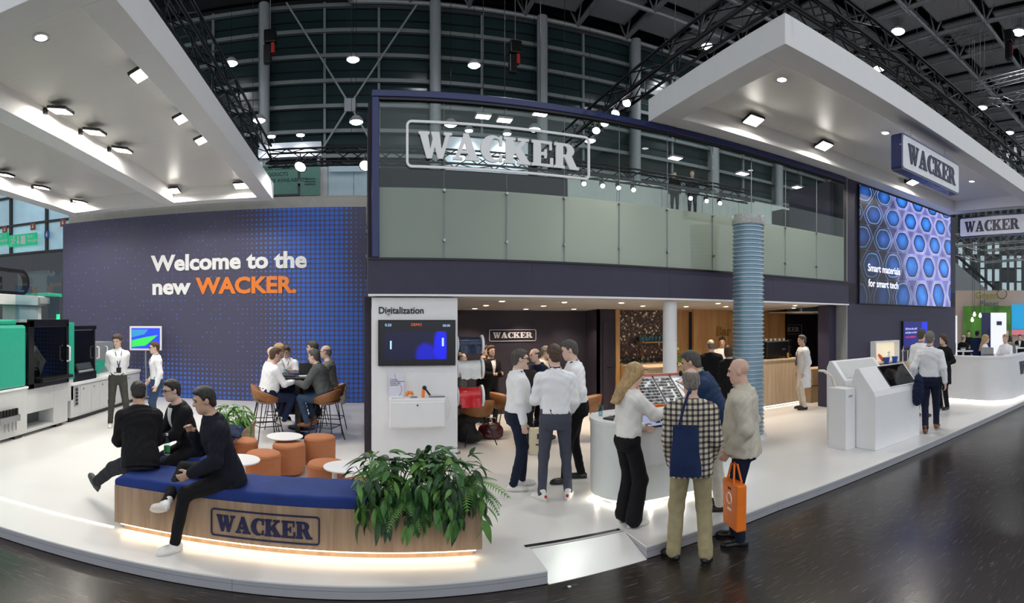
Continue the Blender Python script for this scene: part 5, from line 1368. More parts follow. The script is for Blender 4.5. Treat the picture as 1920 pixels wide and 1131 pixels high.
for i, (x, y, s_, c) in enumerate(((-1.3, 9.2, .12, '#2a2a30'), (-1.0, 9.15, .1, '#c8c6c0'), (-1.22, 9.6, .11, '#2c3c66'))):
    MB().box(-s_, s_, -s_ * .7, s_ * .7, 0, .018).build('notebook', mat('notebook_%d' % i, c, .6), None, smooth=False, bevel=.004, loc=(x, y, zt))
    o = bpy.data.objects['notebook' if i == 0 else 'notebook.%03d' % i]; tag(o, ('black notebook lying on the high table front edge', 'pale grey notebook on the high table corner', 'blue notebook on the high table centre')[i], 'notebook'); o.rotation_euler = (0, 0, .3 * i)
for (x, y) in ((-1.4, 9.5), (-.95, 9.4)):
    o = MB().lathe([(.03, 0), (.034, .09), (.031, .09), (.027, .008)], 14).build('water_glass', m_acryl, loc=(x, y, zt)); tag(o, 'clear water glass standing on the high table', 'glass', 'glasses on the high table')

def shell_mesh(R_, zs, hb, hf, m):
    """tub shaped seat shell open at the front"""
    mb = MB(); n = 36; rings = []
    for (k, lv) in ((0, 0.), (.55, .0), (.9, .03), (1.0, .10), (1.03, 1.)):
        ring = []
        for i in range(n):
            a = 2 * PI * i / n; back = .5 - .5 * math.sin(a); back = back ** .8
            top = hf + (hb - hf) * back; z = zs + (lv if lv < .2 else top)
            if lv < .2: z = zs + min(lv, top)
            r = R_ * max(k, .001) * (1 + (.10 * back if lv == 1. else 0)); ring.append(V((r * math.cos(a) * 1.02, r * math.sin(a) * .95, z)))
        rings.append(ring)
    vs = [p for r in rings for p in r]; fs = []
    for j in range(len(rings) - 1):
        for i in range(n): fs.append((j * n + i, j * n + (i + 1) % n, (j + 1) * n + (i + 1) % n, (j + 1) * n + i))
    mb.add(vs, fs); return mb.mesh('seat_shell', m, ang=1.3, fix=False)
SHELL = shell_mesh(.23, .64, .25, .03, m_tan)
def leg_mesh(sx, sy, zs, sp=.24, r=.009):
    return MB().tube([V((sx * .12, sy * .12, zs)), V((sx * sp, sy * sp, 0))], r, 6).mesh('leg', m_black)
LEGS = [leg_mesh(a, b, .65) for a in (-1, 1) for b in (-1, 1)]
RING = MB(); q = .12 + .12 * (1 - .26 / .65); RING.tube([V((q * a, q * b, .26)) for a, b in ((-1, -1), (1, -1), (1, 1), (-1, 1))], .008, 6, closed=True); RING = RING.mesh('footrest', m_black)
def stool(label, px, r, rel):
    p = at(px, r); t = thing('bar_stool', label, 'stool', p, -phi(px) + rel, 'brown bar stools')
    o = link('seat_shell', SHELL, t); sm_ = o.modifiers.new('t', 'SOLIDIFY'); sm_.thickness = .016; sm_.offset = 1
    for l in LEGS: link('leg', l, t)
    link('footrest', RING, t)
    mb = MB(); mb.tube([V((-.16, .12, .70)), V((-.2, -.1, .68)), V((-.12, -.22, .70)), V((.12, -.22, .70)), V((.2, -.1, .68)), V((.16, .12, .70))], .008, 5); mb.build('back_rail', m_black, t)
    return t
HP = PI / 2
for a in (('brown shell bar stool under the bearded man in white', 500, 9.05, -HP + .35), ('brown shell bar stool under the man in grey fleece', 611, 8.95, HP - .45), ('brown shell bar stool under the bald man in grey', 622, 9.75, HP - .2),
          ('brown shell bar stool under the man in dark jacket', 592, 10.5, HP - .1), ('brown shell bar stool under the man facing out', 541, 10.75, PI - .3), ('brown shell bar stool under the long haired person', 518, 10.15, -HP + .1), ('brown shell bar stool under the half hidden bald man', 497, 9.5, -HP + .1)):
    stool(*a)
# ------------------------------------------------------------------ display tower
def tower():
    x0, x1, yf = XA(697, 7.68), XA(858, 7.68), 7.68
    W_ = x1 - x0
    t = thing('display_tower', 'tall white display tower with screen and shelf box beside the planter', 'display stand', (x0, yf, ZS))
    MB().box(0, W_, 0, .34, .04, 2.36).build('body', m_white, t, smooth=False, bevel=.004)
    MB().box(.04, W_ - .04, .03, .31, 0, .04).build('plinth', m_black, t, smooth=False)
    MB().box(0, W_, .02, .32, 2.2, 2.36).build('top_band', m_lgrey, t, smooth=False)
    text('lettering', 'Digitalization', .135, m_dark2, (.095, -.005, AY(709, 588, yf).z - ZS), parent=t, offset=.0025, width=XA(793, yf) - XA(709, yf))
    # screen
    a = AY(709, 686, yf); b = AY(853, 600, yf)
    s = thing('game_screen', 'black screen showing a blue two-paddle game on the white tower', 'screen', ((a.x + b.x) / 2, yf, (a.z + b.z) / 2)); w2, h2 = (b.x - a.x) / 2, (b.z - a.z) / 2
    MB().box(-w2, w2, -.05, -.0, -h2, h2).build('bezel', m_black, s, smooth=False, bevel=.004)
    m = bpy.data.materials.new('game_display'); m.use_nodes = True; nt = m.node_tree; N = nt.nodes; L = nt.links; bs = N['Principled BSDF']
    mt = lambda *q: math_node(N, L, *q)
    tc = N.new('ShaderNodeTexCoord'); sp = N.new('ShaderNodeSeparateXYZ'); L.new(tc.outputs['Object'], sp.inputs[0]); X, Z = sp.outputs[0], sp.outputs[2]
    def blob(cx, cz, rx, rz):
        u = mt('DIVIDE', mt('SUBTRACT', X, cx), rx); v = mt('DIVIDE', mt('SUBTRACT', Z, cz), rz); d = mt('SQRT', mt('ADD', mt('MULTIPLY', u, u), mt('MULTIPLY', v, v)))
        r = N.new('ShaderNodeMapRange'); r.interpolation_type = 'SMOOTHSTEP'; L.new(d, r.inputs[0]); r.inputs[1].default_value = .6; r.inputs[2].default_value = 1.1; r.inputs[3].default_value = 1.; r.inputs[4].default_value = 0.; return r.outputs[0]
    inside = mt('MULTIPLY', mt('LESS_THAN', mt('ABSOLUTE', mt('ADD', X, .02)), w2 * .8), mt('MULTIPLY', mt('LESS_THAN', Z, h2 * .5), mt('GREATER_THAN', Z, -h2 * .72)))
    g = mt('MULTIPLY', mt('ADD', mt('ADD', blob(w2 * .62, -h2 * .15, .12, .30), mt('MULTIPLY', blob(w2 * .22, -h2 * .5, .16, .18), .6)), .03), inside)
    cm = N.new('ShaderNodeMixRGB'); L.new(g, cm.inputs[0]); cm.inputs[1].default_value = lin('#04050c'); cm.inputs[2].default_value = lin('#1016f0')
    L.new(cm.outputs[0], bs.inputs['Emission Color']); bs.inputs['Emission Strength'].default_value = 1.; bs.inputs['Base Color'].default_value = (.005, .005, .008, 1); bs.inputs['Roughness'].default_value = .25
    MB().box(-w2 + .02, w2 - .02, -.054, -.05, -h2 + .02, h2 - .02).build('display', m, s, smooth=False)
    mp = emis('paddle_white', '#9fc4e8', .9)
    MB().box(-w2 * .70, -w2 * .70 + .025, -.057, -.0545, -.09, .03).build('paddle', mp, s, smooth=False)
    MB().box(w2 * .64, w2 * .64 + .03, -.057, -.0545, -.05, .07).build('paddle', mp, s, smooth=False)
    text('screen_lettering', '0:20', .055, mp, (-w2 * .83, -.0575, h2 * .72), parent=s, extrude=.001)
    text('screen_lettering', 'DEMO', .055, emis('screen_red', '#d8512c', .9), (-.09, -.0575, h2 * .74), parent=s, extrude=.001)
    text('screen_lettering', '00:00', .05, mp, (w2 * .66, -.0575, h2 * .70), parent=s, extrude=.001)
    # shelf box
    a = AY(731, 804, yf - .25); b = AY(836, 747, yf - .25)
    c = thing('shelf_box', 'white lockable shelf box on the display tower', 'cabinet', (a.x, yf - .26, a.z)); w_, h_ = b.x - a.x, b.z - a.z
    MB().box(0, w_, .02, .26, 0, h_).build('body', m_white, c, smooth=False, bevel=.012)
    d = MB().box(.02, w_ - .02, 0, .02, .02, h_ - .05).build('flap_door', m_white, c, smooth=False, bevel=.004)
    MB().lathe([(.0, -.012), (.012, -.01), (.012, .006)], 12, M=Matrix.Translation((w_ * .49, -.002, h_ - .09)) @ Matrix.Rotation(HP, 4, 'X')).build('lock', m_black, d)
    zt = b.z
    o = thing('leaflet_stand', 'upright white leaflet with printed lines on the shelf box', 'leaflet', (AY(729, 740, 7.6).x, yf - .05, zt))
    lw, lh = XA(758, 7.6) - XA(729, 7.6), .34
    MB().box(0, lw, -.012, -.004, 0, lh).build('sheet', mat('leaflet_paper', '#dcdcea', .5), o, smooth=False)
    text('lettering', 'Creating\ninnovative solutions\nthrough smart\napplications', .026, m_navy, (.02, -.014, lh * .72), parent=o, extrude=.001)
    MB().tube([V((lw * (.62 + .22 * math.sin(u * 5)), -.0135, lh * u)) for u in [i / 12 for i in range(13)]], .002, 4).build('print_curve', m_navy, o)
    o = thing('brochure_stack', 'small stack of leaflets lying before the upright leaflet', 'brochures', (AY(744, 745, 7.5).x, yf - .18, zt))
    for k in range(3): MB().box(-.08, .08, -.05, .05, k * .008, k * .008 + .007, Matrix.Rotation(.1 * k, 4, 'Z')).build('leaflet', m_white, o, smooth=False)
    o = thing('gripper_sample', 'orange and grey finger sample on a round base', 'exhibit', (AY(768, 745, 7.55).x, yf - .14, zt))
    MB().lathe([(.0, 0), (.05, 0), (.05, .018), (0, .02)], 18, (.06, 0, 0)).build('base', m_grey, o)
    MB().tube([V((-.05, 0, .03)), V((-.02, 0, .075)), V((.03, 0, .07)), V((.05, 0, .04))], [.022, .028, .024, .014], 10).build('finger', m_print_o, o)
    o = thing('robot_arm_model', 'small orange and black jointed arm model on the shelf', 'exhibit', (AY(793, 745, 7.55).x, yf - .14, zt))
    MB().tube([V((0, 0, 0)), V((.005, 0, .12))], .022, 12).build('column', m_print_o, o)
    MB().lathe([(.0, -.025), (.03, -.02), (.03, .02), (0, .025)], 14, M=Matrix.Translation((.02, 0, .14)) @ Matrix.Rotation(HP, 4, 'X')).build('joint', m_black, o)
    MB().tube([V((.03, 0, .13)), V((.08, 0, .06)), V((.11, 0, .02))], .014, 8).build('forearm', m_black, o)
    o = thing('sample_tray', 'flat grey sample plates at the shelf end', 'exhibit', (AY(820, 745, 7.55).x, yf - .14, zt))
    for k in range(3): MB().box(-.12, .1, -.06, .06, k * .012, k * .012 + .008).build('plate', m_lgrey if k != 1 else m_grey, o, smooth=False)
    mb = MB(); mb.tube([V((w_ + .02, 0, .1)), V((w_ + .05, 0, .3)), V((w_ + .03, .05, h_ + .02))], .006, 5); mb.build('cable', m_lgrey, c)
tower()
# film rolls on arms at the tower side
mf = {'solar': mat('solar_film', '#28344d', .2, .3, var=.6, scale=25), 'white': mat('white_film', '#dadada', .25, var=.08, scale=9, bump=.3), 'red': mat('red_film', '#c11622', .2, var=.15, scale=9, bump=.3, coat=.6)}
for i, (k, y0, y1, lb) in enumerate((('solar', 628, 664, 'roll of dark patterned film with white end disc on the tower side'), ('white', 672, 711, 'roll of white film with white end disc on the tower side'), ('red', 722, 764, 'roll of shiny red film with white end disc on the tower side'))):
    a = AY(864, y1, 7.85); b = AY(903, y0, 7.85); zc = (a.z + b.z) / 2; R_ = (b.z - a.z) / 2; x0 = XA(858, 7.68); L_ = b.x - x0 + .02
    t = thing('film_roll', lb, 'film roll', (x0, 7.87, zc), 0, 'film rolls')
    Mx = Matrix.Rotation(HP, 4, 'Y')
    MB().lathe([(.012, -.012), (.012, L_ + .02)], 10, M=Mx).build('axle', m_chrome, t)
    MB().lathe([(R_ * .8, .04), (R_ * .82, .06), (R_ * .8, L_ * .5), (R_ * .83, L_ - .05)], 24, M=Mx).build('film', mf[k], t)
    MB().lathe([(R_ * .3, L_ - .04), (R_, L_ - .03), (R_, L_), (R_ * .2, L_ + .004)], 28, M=Mx).build('end_disc', m_white, t)
    MB().lathe([(R_ * .3, .015), (R_ * .9, .02), (R_ * .9, .035), (R_ * .2, .04)], 28, M=Mx).build('end_disc', m_white, t)
    mb = MB(); n = 8; mb.strip([V((.06 + (L_ - .12) * j / n, -R_ * .8, -.01)) for j in range(n + 1)], [V((.06 + (L_ - .12) * j / n + .01, -R_ * .83 - .02 * math.sin(j), -R_ * .95 + .01 * math.sin(j * 2))) for j in range(n + 1)]); mb.build('loose_sheet', mf[k], t)

# lounge sign, side room sign, bar letters
def wall_logo(label, x0, x1, Y, z0, z1, m):
    t = thing('company_logo', label, 'logo', (x0, Y, z0)); w_, h_ = x1 - x0, z1 - z0
    wacker(t, Matrix.Translation((w_ * .08, 0, h_ * .27)), w_ * .84, h_ * .5, .015, m)
    mb = MB(); frame_ring(mb, w_, h_, h_ * .13, h_ * .05, -.015, 0, Matrix.Translation((w_ / 2, 0, h_ / 2)), 5); mb.build('frame', m, t)
m_silver = mat('silver_letter', '#d6d2d6', .35, .2, var=.03)
wall_logo('silver framed company logo on the dark lounge wall', XA(917, 11.14), XA(1005, 11.14), 11.14, AY(960, 640, 11.14).z, AY(960, 618, 11.14).z, m_silver)
wall_logo('silver framed company logo on the side room wall', XA(1446, 11.58), XA(1503, 11.58), 11.58, AY(1490, 627, 11.58).z, AY(1490, 609, 11.58).z, m_silver)

# bar
def bar():
    wb = struct(empty('wall_bar'), 'warm oak panelled wall behind the bar')
    xs = [6.95, 7.35, 8.4, 9.4, 10.25, 10.5]
    for i in range(len(xs) - 1):
        y0 = 10.5 if i == 0 else 10.3; MB().box(xs[i] + .003, xs[i + 1] - .003, y0, y0 + .08, ZS, 2.45).build('panel', m_woodw, wb, smooth=False)
    MB().box(10.42, 10.5, 10.3, 11.5, ZS, 2.45).build('end_panel', m_woodw, wb, smooth=False)
    text('lettering', 'Bar', .34, mat('brass_letter', '#a87f3e', .35, .6), (XA(1343, 10.28), 10.285, AY(1343, 630, 10.28).z), parent=wb, offset=.004, extrude=.012)
    # mosaic wall with oak jamb
    mo = struct(empty('wall_mosaic'), 'brown shimmering mosaic wall behind the glass shelf')
    m = bpy.data.materials.new('brown_mosaic'); m.use_nodes = True; nt = m.node_tree; N = nt.nodes; L = nt.links; b = N['Principled BSDF']
    tc = N.new('ShaderNodeTexCoord'); vo = N.new('ShaderNodeTexVoronoi'); vo.inputs['Scale'].default_value = 26; vo.distance = 'CHEBYCHEV'; vo.inputs['Randomness'].default_value = .3; L.new(tc.outputs['Object'], vo.inputs[0])
    rp = N.new('ShaderNodeValToRGB'); rp.color_ramp.interpolation = 'CONSTANT'; e = rp.color_ramp.elements; e[0].color = lin('#2c1b14'); e[1].position = .45; e[1].color = lin('#4a3020'); q = e.new(.8); q.color = lin('#7a5a3c'); q = e.new(.93); q.color = lin('#cdbb98')
    sx = N.new('ShaderNodeSeparateColor'); L.new(vo.outputs['Color'], sx.inputs[0]); L.new(sx.outputs[0], rp.inputs[0]); L.new(rp.outputs[0], b.inputs['Base Color']); b.inputs['Metallic'].default_value = .4; b.inputs['Roughness'].default_value = .3
    MB().box(5.45, 6.95, 10.75, 10.85, ZS, 2.45).build('mosaic_panel', m, mo, smooth=False)
    MB().box(5.36, 5.46, 10.45, 10.85, ZS, 2.45).build('oak_jamb', m_woodw, mo, smooth=False)
    c = thing('back_counter', 'low oak back counter below the mosaic wall', 'cabinet', (5.47, 10.3, ZS))
    MB().box(0, 1.46, 0, .42, 0, 1.02).build('body', m_woodw, c, smooth=False)
    for k in range(3): MB().box(.02 + .485 * k, .47 + .485 * k, -.015, 0, .06, .98).build('door', m_woodw, c, smooth=False)
    MB().box(0, 1.46, -.03, .44, 1.02, 1.05).build('worktop', m_woodl, c, smooth=False)
    gm = MB().lathe([(.03, 0), (.034, .12), (.031, .12), (.027, .008)], 10).mesh('glass', m_acryl)
    for i in range(14):
        o = link('bar_glass', gm, None, loc=(5.6 + .085 * (i % 14), 10.5 + .07 * (i % 2), ZS + 1.05)); tag(o, 'clear drinking glass on the back counter before the mosaic', 'glass', 'glasses on the back counter')
    sh = thing('glass_shelf', 'shelf of glasses fixed on the mosaic wall', 'shelf', (6.05, 10.5, 1.62)); MB().box(0, .8, 0, .25, 0, .025).build('board', m_woodw, sh, smooth=False)
    for i in range(16):
        o = link('bar_glass', gm, None, loc=(6.1 + .09 * (i % 8), 10.56 + .11 * (i // 8), 1.645)); tag(o, 'clear drinking glass on the wall shelf before the mosaic', 'glass', 'glasses on the wall shelf')
    # counter
    c = thing('bar_counter', 'long oak bar counter under the deck', 'counter', (5.3, 8.95, ZS))
    for k in range(5): MB().box(.86 * k + .002, .86 * (k + 1) - .002, 0, .03, .06, 1.07).build('front_panel', m_woodl, c, smooth=False)
    MB().box(0, 4.3, .03, .55, .06, 1.06).build('body', m_woodl, c, smooth=False)
    MB().box(0, 4.3, .05, .5, 0, .06).build('plinth', m_black, c, smooth=False)
    MB().box(-.02, 4.32, -.03, .58, 1.07, 1.11).build('worktop', m_woodl, c, smooth=False, bevel=.005)
    MB().box(0, 4.3, .02, .035, .02, .04).build('light_strip', m_stripw, c, smooth=False)
    zt = ZS + 1.11
    m_ = thing('coffee_machine', 'black coffee machine with cups on top on the bar counter', 'coffee machine', (8.60, 9.1, zt))
    MB().box(0, .72, 0, .4, .03, .40).build('body', m_black, m_, smooth=False, bevel=.015)
    MB().box(-.01, .73, -.01, .41, .40, .425).build('cup_tray', m_chrome, m_, smooth=False)
    for x in (.05, .67): MB().tube([V((x, .2, 0)), V((x, .2, .04))], .025, 8).build('foot', m_chrome, m_)
    MB().box(.5, .62, -.004, .0, .2, .24).build('badge', m_chrome, m_, smooth=False)
    cup = MB().lathe([(.02, 0), (.036, .05), (.033, .05), (.017, .006)], 12).mesh('cup', m_white)
    for i in range(9):
        o = link('cup', cup, None, loc=(8.66 + .075 * i, 9.2 + .1 * (i % 2), zt + .425)); tag(o, 'white cup on top of the coffee machine', 'cup', 'cups on the coffee machine')
    g = thing('coffee_grinder', 'dark coffee grinder with clear hopper beside the coffee machine', 'coffee grinder', (9.42, 9.2, zt))
    MB().lathe([(.08, 0), (.08, .06), (.06, .08), (.06, .26), (.08, .28)], 16).build('body', m_black, g); MB().lathe([(.05, .28), (.09, .42), (.09, .44), (.0, .44)], 16).build('hopper', m_acryl, g)
    mb = thing('beer_glass', 'tall filled glass beside the coffee machine', 'glass', (9.25, 9.05, zt)); MB().lathe([(.03, 0), (.038, .15), (.03, .15), (.0, .148)], 12).build('glass_body', m_acryl, mb); MB().lathe([(.0, .006), (.026, .006), (.031, .13), (0, .13)], 12).build('drink', mat('amber_drink', '#c88a35', .2), mb)
    # flowers at the counter end
    p = thing('flower_pot', 'oak planter box at the bar counter end', 'planter', (6.0, 8.65, ZS)); 
    for sx, sy, w_, d_ in ((-.25, 0, .02, .5), (.25, 0, .02, .5), (0, -.24, .5, .02), (0, .24, .5, .02)): MB().box(sx - w_ / 2, sx + w_ / 2, sy - d_ / 2, sy + d_ / 2, 0, 1.12).build('side_board', m_woodl, p, smooth=False)
    MB().box(-.24, .24, -.23, .23, .95, 1.0).build('soil', m_black, p, smooth=False)
    plant('tall green plant with long leaves in the bar planter box', (5.72, 8.72, ZS + 1.1), 40, .16, .30, .0, LEAFL, 130, .9)
    f = thing('gladiolus', 'tall spike of yellow green blossoms in the bar planter box', 'flower', (5.70, 8.66, ZS + 1.0))
    MB().tube([V((0, 0, 0)), V((.01, 0, .5)), V((.03, 0, .95))], .008, 6).build('stem', m_leaf[3], f)
    pet = MB().lathe([(.0, 0), (.03, .03), (.045, .06), (.02, .055)], 8).mesh('blossom', mat('blossom_lime', '#b9c25a', .6, var=.2))
    for k in range(12):
        o = link('blossom', pet, f, loc=(.03 * math.cos(k * 2.4) + .02, .03 * math.sin(k * 2.4), .45 + .042 * k)); o.rotation_euler = (.9 * math.cos(k * 2.4), .9 * math.sin(k * 2.4), 0); kk = 1 - .05 * k; o.scale = (kk, kk, kk)
bar()

# cartons and cabinet by the side room
m_carton = mat('carton', '#a58b6c', .8, var=.08)
for i, (px, py, w_, d_, h_, lb) in enumerate(((1548, 752, 1.0, .5, .42, 'brown carton on the floor of the side room, bottom of the stack'), (1550, 752, .95, .48, .40, 'brown carton stacked on another carton in the side room'), (1580, 748, .55, .5, .78, 'tall pale carton beside the carton stack'))):
    p = G(px, py); z = ZS + (.425 if i == 1 else 0)
    t = thing('carton', lb, 'box', (p.x, p.y + (.3 if i != 2 else .55), z))
    MB().box(-w_ / 2, w_ / 2, -d_ / 2, d_ / 2, 0, h_).build('body', m_carton, t, smooth=False, bevel=.005)
    MB().box(-w_ / 2, w_ / 2, -.03, .03, h_, h_ + .002).build('tape', mat('tape', '#b9a27f', .4), t, smooth=False)

# columns
t = thing('ribbed_column', 'tall silver blue ribbed hose column before the glazed deck', 'column', at(1403, 9.3))
R_ = .27; H_ = 3.84
MB().lathe([(R_ - .012, .06), (R_ - .012, H_ - .16), (.05, H_ - .15)], 40).build('hose', mat('hose_blue_grey', '#7e9fb5', .35, .35, var=.05), t)
rib = MB().lathe([(R_ - .014, -.02), (R_ + .008, -.008), (R_ + .008, .008), (R_ - .014, .02)], 40).mesh('rib', mat('rib_silver', '#b9c8d2', .3, .5, var=.05))
for k in range(50): link('rib', rib, t, loc=(0, 0, .1 + k * (H_ - .3) / 49))
MB().lathe([(R_ + .012, H_ - .16), (R_ + .018, H_ - .15), (R_ + .018, H_), (R_ - .01, H_), (R_ - .01, H_ - .1)], 40).build('collar', mat('foil_collar', '#c9cbc8', .4, .5, var=.2, scale=30, bump=.6, bscale=60), t)
MB().lathe([(R_ + .05, 0), (R_ + .05, .05), (R_ - .02, .07)], 40).build('base', m_white, t)
t = thing('round_column', 'white round column under the deck beside the mosaic wall', 'column', at(1256, 9.35))
MB().lathe([(.125, .02), (.125, 2.35)], 28).build('shaft', m_white, t); MB().lathe([(.14, 0), (.14, .02), (.125, .025)], 28).build('base_ring', m_lgrey, t)

# ------------------------------------------------------------------ round counter with exhibits
def counter():
    c1, c2, R_ = V((3.02, 5.5)), V((4.15, 5.5)), .48
    def stad(r):
        return [(c2.x + r * math.cos(a), c2.y + r * math.sin(a)) for a in [-HP + PI * i / 20 for i in range(21)]] + [(c1.x + r * math.cos(a), c1.y + r * math.sin(a)) for a in [HP + PI * i / 20 for i in range(21)]]
    sh = lambda pts, o: [(x - o.x, y - o.y) for x, y in pts]
    t = thing('round_counter', 'white round ended counter with glowing base', 'counter', (c1.x, c1.y, ZS)); o = c1
    MB().prism(sh(stad(R_ - .05), o), 0, .05).build('plinth', m_white, t, ang=.5)
    MB().prism(sh(stad(R_ - .045), o), .03, .045).build('light_strip', m_stripw, t, ang=.5)
    MB().prism(sh(stad(R_), o), .06, .87).build('body', mat('counter_white', '#e4e9e8', .35, var=.015), t, ang=.5)
    MB().prism(sh(stad(R_ + .012), o), .87, .91).build('top', m_white, t, ang=.5)
    for k in range(5):
        l = bpy.data.lights.new('base_glow', 'POINT'); l.energy = 2.2 * LAMP; l.color = (1, .93, .8); l.shadow_soft_size = .02
        a = [(-.44, .0), (-.31, -.31), (0, -.445), (.45, -.445), (.95, -.445)][k]; lo = bpy.data.objects.new('base_glow_light', l); col.objects.link(lo); lo.parent = t; lo.location = (a[0] * 1.0, a[1] * 1.0, .04)
    zt = ZS + .91
    # tilted tablet box at the front
    b = thing('tablet_console', 'white slanted console with a tablet on the counter front', 'console', (2.95, 4.79, ZS - .07))
    MB().prism([(0, .58), (.25, .58), (.25, 1.14), (.14, 1.14), (0, .97)], -.24, .24, None, 'x').build('box', m_white, b, smooth=False, bevel=.008)
    M = Matrix.Translation((0, .07, 1.055)) @ Matrix.Rotation(math.atan2(.17, .14), 4, 'X')
    tb = MB().box(-.18, .18, -.105, .105, .0, .012, M).build('tablet', m_black, b, smooth=False)
    m = emis('tablet_picture', '#9aa2c8', .55)
    MB().box(-.155, .155, -.088, .088, .012, .0135, M).build('display', m, tb, smooth=False)
    for (u, v) in ((.05, .02), (.09, -.03), (.02, -.045)): MB().box(u - .03, u + .03, v - .016, v + .016, .0135, .0145, M).build('picture_item', m_dark2, tb, smooth=False)
    # tilted exhibit board
    e = thing('exhibit_board', 'tilted display board of small black and white samples with orange edge', 'exhibit board', (3.55, 5.28, zt), -.12)
    A = math.radians(32); M = Matrix.Translation((0, 0, .06)) @ Matrix.Rotation(A, 4, 'X')
    MB().box(-.42, .42, 0, .56, -.03, 0, M).build('tray', m_white, e, smooth=False, bevel=.006)
    MB().box(-.42, .42, -.012, .0, -.035, .03, M).build('orange_edge', m_print_o, e, smooth=False)
    for x in (-.425, .415): MB().box(x, x + .01, 0, .56, -.03, .04, M).build('side_edge', mat('salmon_edge', '#d98a78', .4), e, smooth=False)
    MB().box(-.425, .425, .555, .565, -.03, .04, M).build('top_edge', mat('salmon_edge', '#d98a78', .4), e, smooth=False)
    for x in (-.14, .10): MB().box(x - .006, x + .006, 0, .55, 0, .012, M).build('divider', m_black, e, smooth=False)
    rnd = random.Random(3); sm = MB().box(-.018, .018, -.014, .014, 0, .014).mesh('sample', m_black, smooth=False); sm2 = MB().box(-.022, .022, -.011, .011, 0, .012).mesh('sample', m_grey, smooth=False)
    for i in range(5):
        for j in range(9):
            for x0, sw in ((-.38, .048), (-.10, .04)):
                if rnd.random() < .12: continue
                s_ = link('sample', sm if rnd.random() < .7 else sm2, e); s_.matrix_local = M @ Matrix.Translation((x0 + i * sw, .04 + j * .056, .0))
    for k in range(7):
        q = [M @ V((.14 + .22 * rnd.random(), .1 + .36 * rnd.random(), .006)) for _ in range(4)]; MB().tube(q, .004, 4).build('cable', m_black if k % 2 else m_print_o, e)
    MB().box(-.35, .35, .0, .38, -.06, -.032).build('foot', m_lgrey, e, smooth=False)
    for s_ in (-.3, .3): MB().tube([V((s_, .45, -.06)), M @ V((s_, .5, -.03))], .012, 6).build('strut', m_lgrey, e)
    e.location.z = zt + .06
    o_ = thing('orange_clip', 'red orange clamp hanging at the board front edge', 'clamp', (3.32, 5.2, zt)); MB().box(-.05, .05, -.02, .02, 0, .05).build('jaw', mat('red_orange', '#d4461e', .4), o_, smooth=False, bevel=.006); MB().tube([V((-.03, 0, .05)), V((0, 0, .09)), V((.03, 0, .05))], .006, 5).build('handle', m_black, o_)
    l_ = thing('reading_lamp', 'thin dark gooseneck lamp over the exhibit board', 'lamp', (4.0, 5.72, zt)); MB().tube([V((0, 0, 0)), V((0, 0, .3)), V((-.05, -.02, .42)), V((-.16, -.06, .44))], .008, 6).build('neck', m_black, l_); MB().lathe([(.05, 0), (.05, .012), (0, .015)], 14).build('base', m_black, l_); MB().lathe([(.02, -.03), (.025, .02), (.01, .04)], 10, (-.17, -.065, .44)).build('head', m_black, l_)
    # small things on the counter top
    g = MB().lathe([(.026, 0), (.032, .13), (.029, .13), (.024, .008)], 14).build('water_glass', m_acryl, loc=(2.70, 5.66, zt)); tag(g, 'tall clear glass on the round counter end', 'glass')
    for k, (x, y, c, w_) in enumerate(((2.76, 5.42, '#26262c', .11), (2.84, 5.50, '#dddde2', .1))):
        o2 = thing('notebook', ('black notebook lying at the counter end', 'white leaflet pile behind the black notebook')[k], 'notebook', (x, y, zt), .4 + k); MB().box(-w_, w_, -w_ * .7, w_ * .7, 0, .02).build('cover', mat('nb%d' % k, c, .5), o2, smooth=False, bevel=.003); MB().box(-w_ + .004, w_ - .004, -w_ * .7 - .002, w_ * .7 - .004, .004, .016).build('pages', m_white, o2, smooth=False)
counter()

